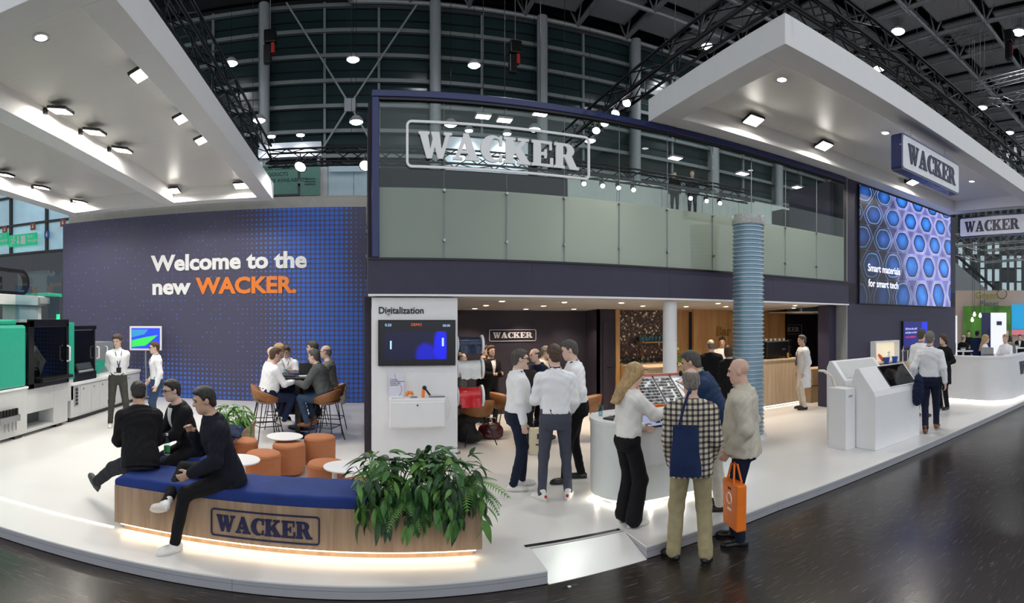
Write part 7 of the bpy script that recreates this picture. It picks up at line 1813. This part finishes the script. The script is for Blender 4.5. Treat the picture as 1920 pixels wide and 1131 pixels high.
# ------------------------------------------------------------------ lounge furniture
def lounge():
    cs = MB()
    shell2 = shell_mesh(.27, .44, .30, .16, m_tan); lg = [leg_mesh(a, b, .44, .27, .009) for a in (-1, 1) for b in (-1, 1)]
    def chair(label, px, r, rel):
        t = thing('lounge_chair', label, 'chair', at(px, r), -phi(px) + rel, 'lounge chairs'); o = link('seat_shell', shell2, t); sm_ = o.modifiers.new('t', 'SOLIDIFY'); sm_.thickness = .016
        for l in lg: link('leg', l, t)
        MB().lathe([(.0, .45), (.2, .45), (.22, .47), (.2, .50), (.0, .505)], 24).build('seat_pad', m_tan, t)
    chair('brown shell chair with thin metal legs behind the red film roll', 893, 8.85, .3); chair('brown shell chair deep in the lounge', 948, 9.6, -1.2); chair('brown shell chair beside the man in black trousers', 1098, 9.3, 1.3)
    t = thing('lounge_table', 'dark high table in the lounge with round black foot', 'table', at(1010, 9.25)); MB().lathe([(.0, 1.0), (.4, 1.0), (.4, 1.03), (0, 1.03)], 28).build('tabletop', m_black, t); MB().tube([V((0, 0, .02)), V((0, 0, 1.0))], .04, 10).build('post', m_black, t); MB().lathe([(.3, 0), (.3, .015), (0, .03)], 28).build('foot', m_black, t)
    b = thing('handbag', 'dark red shiny handbag on the lounge floor', 'bag', at(920, 9.15), -.3); grow('bag_body', [p_ell((0, 0, .14), (.22, .09, .14), None, 0), p_ell((0, 0, .06), (.21, .10, .07), None, .05)], .014, mat('oxblood', '#4a1418', .25, var=.2, coat=.5), b, .004); MB().tube([V((-.1, 0, .25)), V((-.08, 0, .36)), V((.08, 0, .36)), V((.1, 0, .25))], .008, 6).build('handle', mat('oxblood', '#4a1418'), b)
    b = thing('black_coat', 'black coat heaped under the red film roll', 'coat', at(880, 8.75)); grow('cloth', [p_ell((0, 0, .42), (.24, .16, .08), None, 0), p_ell((-.05, .0, .25), (.16, .12, .2), None, .05), p_ell((.05, 0, .12), (.18, .14, .10), None, .05)], .018, mat('black_coat', '#0e0d10', .7), b, .008)
    b = thing('paper_bag', 'cream carrier bag with blue print on the lounge floor', 'bag', at(1008, 8.1), -.2); MB().box(-.13, .13, -.06, .06, 0, .40).build('bag_body', mat('cream_paper', '#d8cfb4', .7), b, smooth=False, bevel=.01); MB().box(-.06, .11, -.063, -.06, .14, .16, Matrix.Rotation(.15, 4, 'Y')).build('print_stripe', m_navy, b, smooth=False); MB().box(-.015, .015, -.063, -.06, .24, .32).build('print_mark', m_navy, b, smooth=False); MB().tube([V((-.06, 0, .4)), V((-.05, 0, .52)), V((.05, 0, .52)), V((.06, 0, .4))], .006, 5).build('handle', m_navy, b)
lounge()
# ------------------------------------------------------------------ the people
V = Vector
HP = PI / 2
LAN = cloth('lanyard_navy', '#1a2450'); LANG = cloth('lanyard_green', '#3fae8a')
OLIVE = cloth('olive_trousers', '#41413d'); DNAVY = cloth('dark_navy_trousers', '#1c2238')
def at(px, r, z=ZS): return V((r * math.sin(phi(px)), r * math.cos(phi(px)), z))
BEHIND = (-.10, -.14, -.46)

# beside the moulding machine
person('man in white shirt and dark trousers standing by the moulding machine, hands behind back', G(221, 801), PI + .1, 1.79, .013, hy=-.5, hp=.28, armL=BEHIND, armR=BEHIND, elbL=(.5, -1, -.2), elbR=(.5, -1, -.2),
       tmat=W_SHIRT, collar=.03, legs=OLIVE, shoe=SH_W, sole=SOLE_W, hair='thick', hmat='brown', lanyard=LAN, footL=(-.17, .10, .085), footR=(.14, -.04, .085), lfit=.004)
person('man in sunglasses and white shirt standing behind the seated men in black', at(293, 10.2), HP + .15, 1.64, .013, hp=.1, armL=(.05, .03, -.52), armR=(.03, .10, -.45),
       tmat=W_SHIRT, collar=.03, legs=JEANS, shoe=SH_W, sole=SOLE_W, hair='short', hmat='brown', lanyard=LAN, glasses='dark', fit=.016)
# three men on and by the blue bench
pv = V((-2.19, 4.93, ZS))
person('man in black seen from behind sitting on the bench end with legs stretched out', pv, .42, 1.76, .0115, seat=.535, lean=.42, twist=-.35, hp=.25, armL=(-.10, .26, -.30), armR=(-.12, .24, -.32), elbL=(.35, -.3, -1), elbR=(.35, -.3, -1),
       tmat=BLK, top='jacket', fit=.026, hem=-.10, collar=.02, legs=cloth('charcoal_trousers', '#24252c'), shoe=SH_G, sole=mat('sole_lime', '#20231c', .6), hair='short', hmat='black', skin='mid', build=1.06,
       footL=V((-3.02, 5.36, .24)), footR=V((-2.72, 5.62, .20)), fp=(.55, .2), lfit=.012)
person('man with glasses in black suit leaning forward on a seat behind the bench', V((-1.90, 5.66, ZS)), HP + .45, 1.70, .012, seat=.535, lean=.36, hp=.05, armL=(-.06, .36, -.34), armR=(-.10, .34, -.36),
       tmat=BLK, top='jacket', fit=.02, hem=-.08, legs=BLK, shoe=SH_B, hair='short', hmat='black', glasses='rim', tie=W_SHIRT, footL=(-.13, .42, .085), footR=(.13, .46, .085))
pv = V((-1.24, 4.76, ZS))
person('man in dark jacket sitting cross-legged on the bench with one white sneaker on the platform', pv, HP + .12, 1.78, .0105, seat=.535, lean=.30, hy=.1, hp=.12, armL=(.0, .22, -.40), armR=(-.16, .20, -.08), elbL=(.4, -.6, -.6), elbR=(.4, -.1, -1),
       tmat=cloth('midnight_jacket', '#171a26'), top='jacket', fit=.022, hem=-.12, collar=.03, legs=BLK, shoe=SH_W, sole=SOLE_W, hair='short', hmat='black', skin='mid', build=1.05,
       footL=V((-1.62, 4.40, ZS + .088)), footR=V((-1.74, 4.50, .50)), knR=(.9, .4, .45), knL=(-.15, 1, .35), fy=(.35, .5), fh=(None, (-.2, .8, -.75)), lfit=.002)

# around the high table
HT = V((-1.15, 9.25, ZS))
def seated(label, px, r, rel, **k):
    a = dict(H=1.78, res=.0145, seat=.66, lean=.2, footL=(-.10, .30, .32), footR=(.10, .27, .34), shoe=SH_B, armL=(-.04, .36, -.22), armR=(-.04, .36, -.22), elbL=(.5, -.2, -1), elbR=(.5, -.2, -1)); a.update(k)
    return person(label, at(px, r), rel, **a)
seated('bearded man in white shirt sitting on a brown bar stool at the high table', 500, 9.05, -HP + .35, tmat=W_SHIRT, collar=.03, legs=NAVY, shoe=SH_W, sole=SOLE_W, hmat='brown', hair='short', build=1.12, belly=.05, lean=.24, skin='rosy')
seated('grey haired man in grey fleece and jeans on a bar stool at the high table', 611, 8.95, HP - .45, tmat=DGREEN, fit=.022, collar=.04, legs=JEANS, shoe=SH_T, sole=SOLE_T, hmat='dgrey', build=1.08, lean=.34, H=1.76)
seated('bald man in light grey shirt on the stool behind the grey fleece', 622, 9.75, HP - .2, tmat=GREYK, fit=.016, legs=DKGREY, hair='fringe', hmat='grey', lean=.16, build=1.05, glasses='rim')
seated('grey haired man in dark jacket behind the high table', 592, 10.5, HP - .1, tmat=DKGREY, fit=.02, collar=.03, legs=DKGREY, hmat='dgrey', hair='thick', H=1.85, lean=.08)
seated('man in white short-sleeved shirt facing out behind the high table laptop', 541, 10.75, PI - .3, tmat=W_SHIRT, collar=.03, sleeve=.38, lanyard=LAN, legs=NAVY, hmat='brown', hp=.35, H=1.72)
seated('long haired person in white shirt sitting in profile at the high table', 518, 10.15, -HP + .1, tmat=W_SHIRT, sleeve=.4, legs=NAVY, hmat='blond', hair='bob', H=1.80, glasses='rim', lean=.08)
seated('bald man half hidden behind the bearded man in white', 497, 9.5, -HP + .1, tmat=W_SHIRT, legs=NAVY, hair='none', hmat='stub', H=1.76, lean=.2)

# the three men talking in front of the lounge
person('man in white shirt and dark jeans with glasses standing in profile beside the plants', G(969, 916), -HP + .25, 1.70, .0105, hp=.06, armL=(.03, .02, -.54), armR=(.04, .03, -.54), tmat=W_SHIRT, fit=.018, belly=.055, collar=.035,
       legs=DJEANS, shoe=SH_W, sole=SOLE_W, hmat='dgrey', lanyard=LAN, glasses='rim', build=1.06, lfit=.006, footL=(-.09, .09, .085), footR=(.10, -.07, .085), hem=.04)
person('man in white shirt and slate trousers seen from behind with patterned white sneakers', G(1041, 938), .05, 1.78, .0105, hy=.35, hp=.12, armL=(-.06, .24, -.30), armR=(-.08, .24, -.31), elbL=(.42, -.3, -1), elbR=(.42, -.3, -1),
       tmat=W_SHIRT, fit=.012, collar=.035, legs=SLATE, lfit=.002, shoe=SH_W, sole=SOLE_W, hair='short', hmat='brown', build=1.04, footL=(-.15, .0, .085), footR=(.15, .04, .085), lanyard=LAN, fy=(.5, -.1), patch=mat('sneaker_red', '#b02030', .5))
person('grey haired man in white shirt and black trousers standing left-facing beside the slate trousers', at(1082, 6.75), HP + .1, 1.81, .0115, hp=.22, lean=.10, armL=(.06, .06, -.48), armR=(-.02, .22, -.36), elbL=(.7, -1, 0), tmat=W_SHIRT, fit=.017, collar=.03,
       legs=BLK, shoe=SH_B, hair='short', hmat='dgrey', build=1.08, belly=.02, footL=(-.10, .16, .085), footR=(.12, -.06, .085), lanyard=LAN)
# around the round counter
person('woman with long blond hair in white blouse and black wide trousers at the counter', G(1178, 983), -.95, 1.63, .0105, hp=.2, hy=-.2, lean=.08, armL=(-.06, .22, -.38), armR=(.02, .44, -.18), elbL=(.4, -.4, -1), elbR=(.3, -.1, -1),
       tmat=cloth('white_blouse', '#eceae6', .8, .5, 12, .03), top='blouse', fit=.022, hem=.02, legs=BLK, wide=.035, lfit=.006, shoe=SH_W, sole=SOLE_W, hair='long', hmat='blond', build=.84)
_, plaid_j = person('man in checked shirt and khaki trousers with a navy tote on his shoulder', G(1296, 1056, 0), .02, 1.74, .0105, hp=.10, hy=.12, armL=(.0, .06, -.52), armR=(.01, .12, -.48), tmat=PLAID, fit=.030, hem=-.14, collar=.02,
       legs=KHAKI, lfit=.008, wide=.012, shoe=SH_B, hair='balding', hmat='grey', build=1.02, belly=.02, footL=(-.16, .06, .085), footR=(.13, .0, .085), fy=(.5, -.1), skin='rosy')
person('bald man in beige jacket and dark jeans holding an orange bag', G(1394, 1018, 0), HP - .10, 1.80, .0105, hp=.12, armL=at(1368, 4.98, .93), armR=(.02, .10, -.46), tmat=BEIGE, top='jacket', fit=.034, hem=-.09, collar=.04, belly=.05,
       legs=DJEANS, lfit=.006, shoe=SH_B, hair='none', hmat='stub', skin='rosy', build=1.10, footL=(-.10, .02, .085), footR=(.10, .10, .085))
person('man in blue jacket and cream trousers bending over the counter exhibits', at(1352, 5.78), HP - .15, 1.80, .0115, lean=.50, hp=.12, armL=(-.02, .34, -.34), armR=(-.02, .36, -.32), tmat=BLUEJ, top='jacket', fit=.028, hem=-.08, collar=.03,
       legs=CREAM, shoe=SH_B, hair='short', hmat='dgrey', skin='mid', build=1.08, lanyard=LANG)
# the bar
person('balding man in dark suit seen from behind at the bar', at(1333, 10.55), .1, 1.67, .016, tmat=BLK, top='jacket', fit=.022, hem=-.12, legs=BLK, shoe=SH_B, hair='fringe', hmat='grey', build=1.1, collar=.02)
person('barman in white T-shirt behind the bar counter', at(1354, 12.45), PI, 1.66, .016, tmat=W_SHIRT, sleeve=.4, legs=BLK, shoe=SH_B, hair='short', hmat='black', skin='mid', hp=.15)
person('dark haired woman in black dress at the bar beside the ribbed column', at(1366, 10.2), .15, 1.56, .016, tmat=BLK, top='dress', fit=.014, hem=-.2, legs=BLK, shoe=SH_B, hair='bob', hmat='brown', build=.9)
person('man in long white coat standing by the bar corner', at(1506, 12.2), HP + .35, 1.71, .0145, tmat=cloth('white_coat', '#e6e6e8', .8, .2, 12, .03), top='coat', fit=.035, hem=-.42, legs=CREAM, shoe=SH_B, hair='short', hmat='dgrey', skin='mid', lanyard=LAN, armL=(.02, .03, -.52), armR=(.02, .05, -.52), collar=.02)
# right side of the platform
person('grey haired man in white shirt and navy trousers walking away along the platform edge', G(1743, 811), -.12, 1.85, .0125, hp=.03, armL=(.08, .06, -.47), armR=(.09, -.04, -.52), tmat=W_SHIRT, fit=.020, collar=.03, hem=.03, legs=DNAVY, lfit=.008, shoe=SH_T, sole=SOLE_T,
       hair='short', hmat='grey', build=1.12, lanyard=LAN, footL=(-.06, -.10, .10), footR=(.09, .26, .085))
person('dark haired man in white shirt facing the wall screen', at(1727, 11.2), -.5, 1.87, .016, tmat=W_SHIRT, fit=.016, legs=NAVY, shoe=SH_B, hair='short', hmat='dgrey', lanyard=LAN, build=1.04)
person('woman with brown bob in black dress beside the wall screen', at(1770, 12.2), PI - .75, 1.73, .016, tmat=BLK, top='dress', fit=.016, hem=-.35, legs=BLK, shoe=SH_B, hair='bob', hmat='brown', build=.95, armL=(.02, .16, -.36), armR=(.02, .18, -.36))
for lb, px, r, rel, kw in (('blond woman in white blouse in profile behind the white counter', 1846, 14.4, -HP, dict(hair='long', hmat='blond', tmat=W_SHIRT, build=.9)),
                           ('woman with tied blond hair facing out behind the counter laptop', 1886, 14.6, PI - .5, dict(hair='short', hmat='blond', tmat=W_SHIRT, build=.9))):
    person(lb, at(px, r), rel, 1.66, .017, legs=NAVY, shoe=SH_B, collar=.02, armL=(-.02, .34, -.26), armR=(-.02, .34, -.26), elbL=(.5, -.2, -1), elbR=(.5, -.2, -1), **kw)
# far stand
for lb, px, r, rel, h, kw in (('man in blue suit standing at the far stand tables', 1832, 20.5, -.3, 1.76, dict(tmat=cloth('blue_suit', '#22335c'), top='jacket', fit=.02, hem=-.12, legs=cloth('blue_suit', '#22335c'), hair='short', hmat='black')),
                              ('man in dark jacket standing before the green leaf wall', 1816, 22.5, PI, 1.72, dict(tmat=BLK, top='jacket', fit=.02, legs=BLK, hair='short', hmat='brown')),
                              ('man in black at the far stand beside the lit pillar', 1806, 19.4, -.6, 1.62, dict(tmat=BLK, fit=.02, legs=BLK, hair='fringe', hmat='grey')),
                              ('woman in grey top standing behind the counter women', 1893, 19.0, .2, 1.60, dict(tmat=GREYK, fit=.015, legs=BLK, hair='bob', hmat='black')),
                              ('grey haired man before the blue far screen', 1888, 22.0, PI, 1.78, dict(tmat=GREYK, fit=.015, legs=BLK, hair='short', hmat='grey')),
                              ('man in dark suit in front of the blue far screen', 1912, 22.5, PI, 1.55, dict(tmat=BLK, top='jacket', fit=.02, legs=BLK, hair='short', hmat='black', tie=W_SHIRT))):
    person(lb, at(px, r, 0), rel, h, .022, shoe=SH_B, **kw)
# lounge
for lb, px, r, rel, h, kw in (('man in dark suit with white shirt front standing in the lounge', 920, 10.3, PI + .5, 1.56, dict(tmat=BLK, top='jacket', fit=.022, hem=-.12, legs=BLK, hmat='brown', tie=W_SHIRT, armR=(-.05, .30, -.25), armL=(-.05, .3, -.25))),
                              ('man in dark suit in profile at the rear of the lounge', 906, 10.6, -HP, 1.55, dict(tmat=BLK, top='jacket', fit=.022, hem=-.12, legs=BLK, hmat='brown')),
                              ('man in brown jacket seen from behind in the lounge', 985, 8.6, .2, 1.50, dict(tmat=cloth('brown_jacket', '#2e2a28'), fit=.02, hem=-.1, legs=BLK, hair='fringe', hmat='dgrey')),
                              ('bald man in dark jacket leaning over the lounge table', 1022, 8.9, HP + .6, 1.62, dict(tmat=NAVY, fit=.02, hem=-.1, legs=BLK, hair='fringe', hmat='dgrey', lean=.35, armL=(-.02, .36, -.3), armR=(-.02, .36, -.3))),
                              ('man in pale shirt at the back of the lounge table', 1006, 9.8, -HP - .3, 1.60, dict(tmat=CREAM, fit=.02, legs=BLK, hair='short', hmat='grey', lean=.3)),
                              ('man in grey jacket half hidden behind the white display tower', 862, 9.0, -HP, 1.52, dict(tmat=DGREEN, fit=.02, hem=-.1, legs=BLK, hair='fringe', hmat='brown'))):
    person(lb, at(px, r), rel, h, .0165, shoe=SH_B, **kw)
# gallery behind the deck glass
for lb, px, h, kw in (('man in dark suit on the gallery seen through the deck glass', 1298, 1.78, dict(tmat=DKGREY, top='jacket', fit=.02, hem=-.12, legs=DKGREY, hair='short', hmat='brown')),
                      ('person in black bending on the gallery seen through the deck glass', 1265, 1.6, dict(tmat=BLK, fit=.02, hem=-.1, legs=BLK, hair='short', hmat='black', lean=.3))):
    p = AY(px, 300, 16.2); person(lb, V((p.x, 16.2, 5.95)), PI, h, .02, shoe=SH_B, **kw)

# ------------------------------------------------------------------ things people carry or left lying
def carried():
    # navy tote on the shoulder of the man in the checked shirt
    p = at(1285, 4.40, 0); az = phi(1285)
    t = thing('tote_bag', 'navy cloth tote bag hanging from the checked shirt shoulder', 'bag', V((p.x, p.y, .86)), -az)
    m = cloth('tote_navy', '#1d2c50', .8)
    mb = MB(); n = 6; rows = []
    for j in range(9):
        v = j / 8; w_ = .135 - .035 * v; d_ = .012 + .03 * math.sin(PI * min(v * .9 + .1, 1)) * (1 - v * .6); z = .42 * v
        ring = []
        for i in range(16): a = 2 * PI * i / 16; ring.append(V((w_ * math.copysign(abs(math.cos(a)) ** .6, math.cos(a)) + .004 * math.sin(v * 9 + i), d_ * math.copysign(abs(math.sin(a)) ** .8, math.sin(a)) + .006 * math.sin(v * 7 + i * 1.3), z)))
        rows.append(ring)
    vs = [q for r in rows for q in r]; fs = [(j * 16 + i, j * 16 + (i + 1) % 16, (j + 1) * 16 + (i + 1) % 16, (j + 1) * 16 + i) for j in range(8) for i in range(16)] + [tuple(reversed(range(16)))]
    mb.add(vs, fs); mb.build('bag_body', m, t, ang=1.2)
    for y in (-.012, .012):
        mb = MB(); mb.tube([V((-.055, y, .40)), V((-.01, y + .01, .58)), V((.03, y + .05, .69)), V((.045, y + .12, .705)), V((.04, y + .19, .66))], .011, 6); mb.build('strap', m, t)
    # orange bag of the bald man
    c = at(1377, 4.93, 0); t = thing('carrier_bag', 'bright orange carrier bag held by the bald man', 'bag', V((c.x, c.y, .24)), -phi(1377) - HP + .45)
    m = mat('orange_bag', '#f07a1c', .6, var=.08, bump=.3, bscale=10)
    mb = MB(); mb.prism([(-.15, 0), (.15, 0), (.16, .42), (-.16, .42)], -.05, .05, None, 'y'); mb.build('bag_body', m, t, smooth=False, bevel=.012)
    for y in (-.04, .04): MB().tube([V((-.07, y, .42)), V((-.03, y * .4, .58)), V((.03, y * .4, .58)), V((.07, y, .42))], .01, 6).build('handle', m, t)
    MB().tube([V((.05 * math.cos(a_), -.052, .27 + .05 * math.sin(a_))) for a_ in [2 * PI * i / 14 for i in range(14)]], .008, 4, closed=True).build('print_ring', m_print_w, t)
    MB().box(-.03, .03, -.053, -.05, .35, .37).build('print_mark', m_dark2, t, smooth=False); MB().box(-.04, .04, -.053, -.05, .16, .18).build('print_mark', m_print_w, t, smooth=False)
    # jacket over the walking man's arm
    c = at(1722, 9.2, 0); t = thing('carried_jacket', 'navy jacket hanging from the walking man’s hand'.replace('’', "'"), 'jacket', V((c.x, c.y, .70)), -phi(1722))
    grow('cloth', [p_ell((0, 0, .42), (.07, .07, .10), None, 0), p_ell((.0, 0, .22), (.10, .07, .22), None, .05), p_ell((-.03, .02, .08), (.07, .05, .12), None, .05)], .012, NAVY, t, .007, 1.4)
    # jacket on the second bench
    t = thing('folded_jacket', 'navy jacket thrown on the second bench beside the poufs', 'jacket', V((-1.80, 6.75, ZS + .54)), .3)
    grow('cloth', [p_ell((0, 0, .035), (.20, .30, .045), None, 0), p_ell((.08, .1, .06), (.12, .16, .04), None, .03), p_ell((.16, -.1, .02), (.06, .2, .03), None, .03)], .012, NAVY, t, .006, 1.3)
    # bottle between the seated men
    t = thing('water_bottle', 'clear water bottle with green label between the seated men', 'bottle', V((-2.02, 5.24, ZS + .62)))
    MB().lathe([(.03, 0), (.032, .01), (.032, .13), (.012, .18), (.012, .20)], 14).build('bottle_body', m_acryl, t); MB().lathe([(.033, .03), (.033, .09)], 14).build('label_band', mat('label_green', '#3c9a4a', .5), t); MB().lathe([(.014, .2), (.014, .222), (0, .224)], 12).build('cap', m_white, t)
    # pale jacket over a stool
    t = thing('draped_jacket', 'pale jacket hung over the bar stool of the bald man in grey', 'jacket', at(641, 9.75, ZS + .48), -.1)
    grow('cloth', [p_ell((0, 0, .33), (.09, .10, .07), None, 0), p_ell((.02, 0, .17), (.07, .09, .16), None, .04)], .014, CREAM, t, .006, 1.2)
    # litter on the hall floor
    c = G(1068, 1101, 0); t = thing('plastic_wrapper', 'clear crumpled plastic wrapper on the dark hall floor', 'litter', c, .1)
    mb = MB(); mb.strip([V((-.075 + .03 * i, -.02 + .004 * (i % 2), .003 + .004 * (i % 2))) for i in range(6)], [V((-.075 + .03 * i, .022 - .004 * (i % 3), .004 + .003 * ((i + 1) % 2))) for i in range(6)]); mb.build('film', m_acryl, t); MB().box(-.015, .01, -.012, .012, .002, .007).build('paper_slip', m_white, t, smooth=False)
carried()
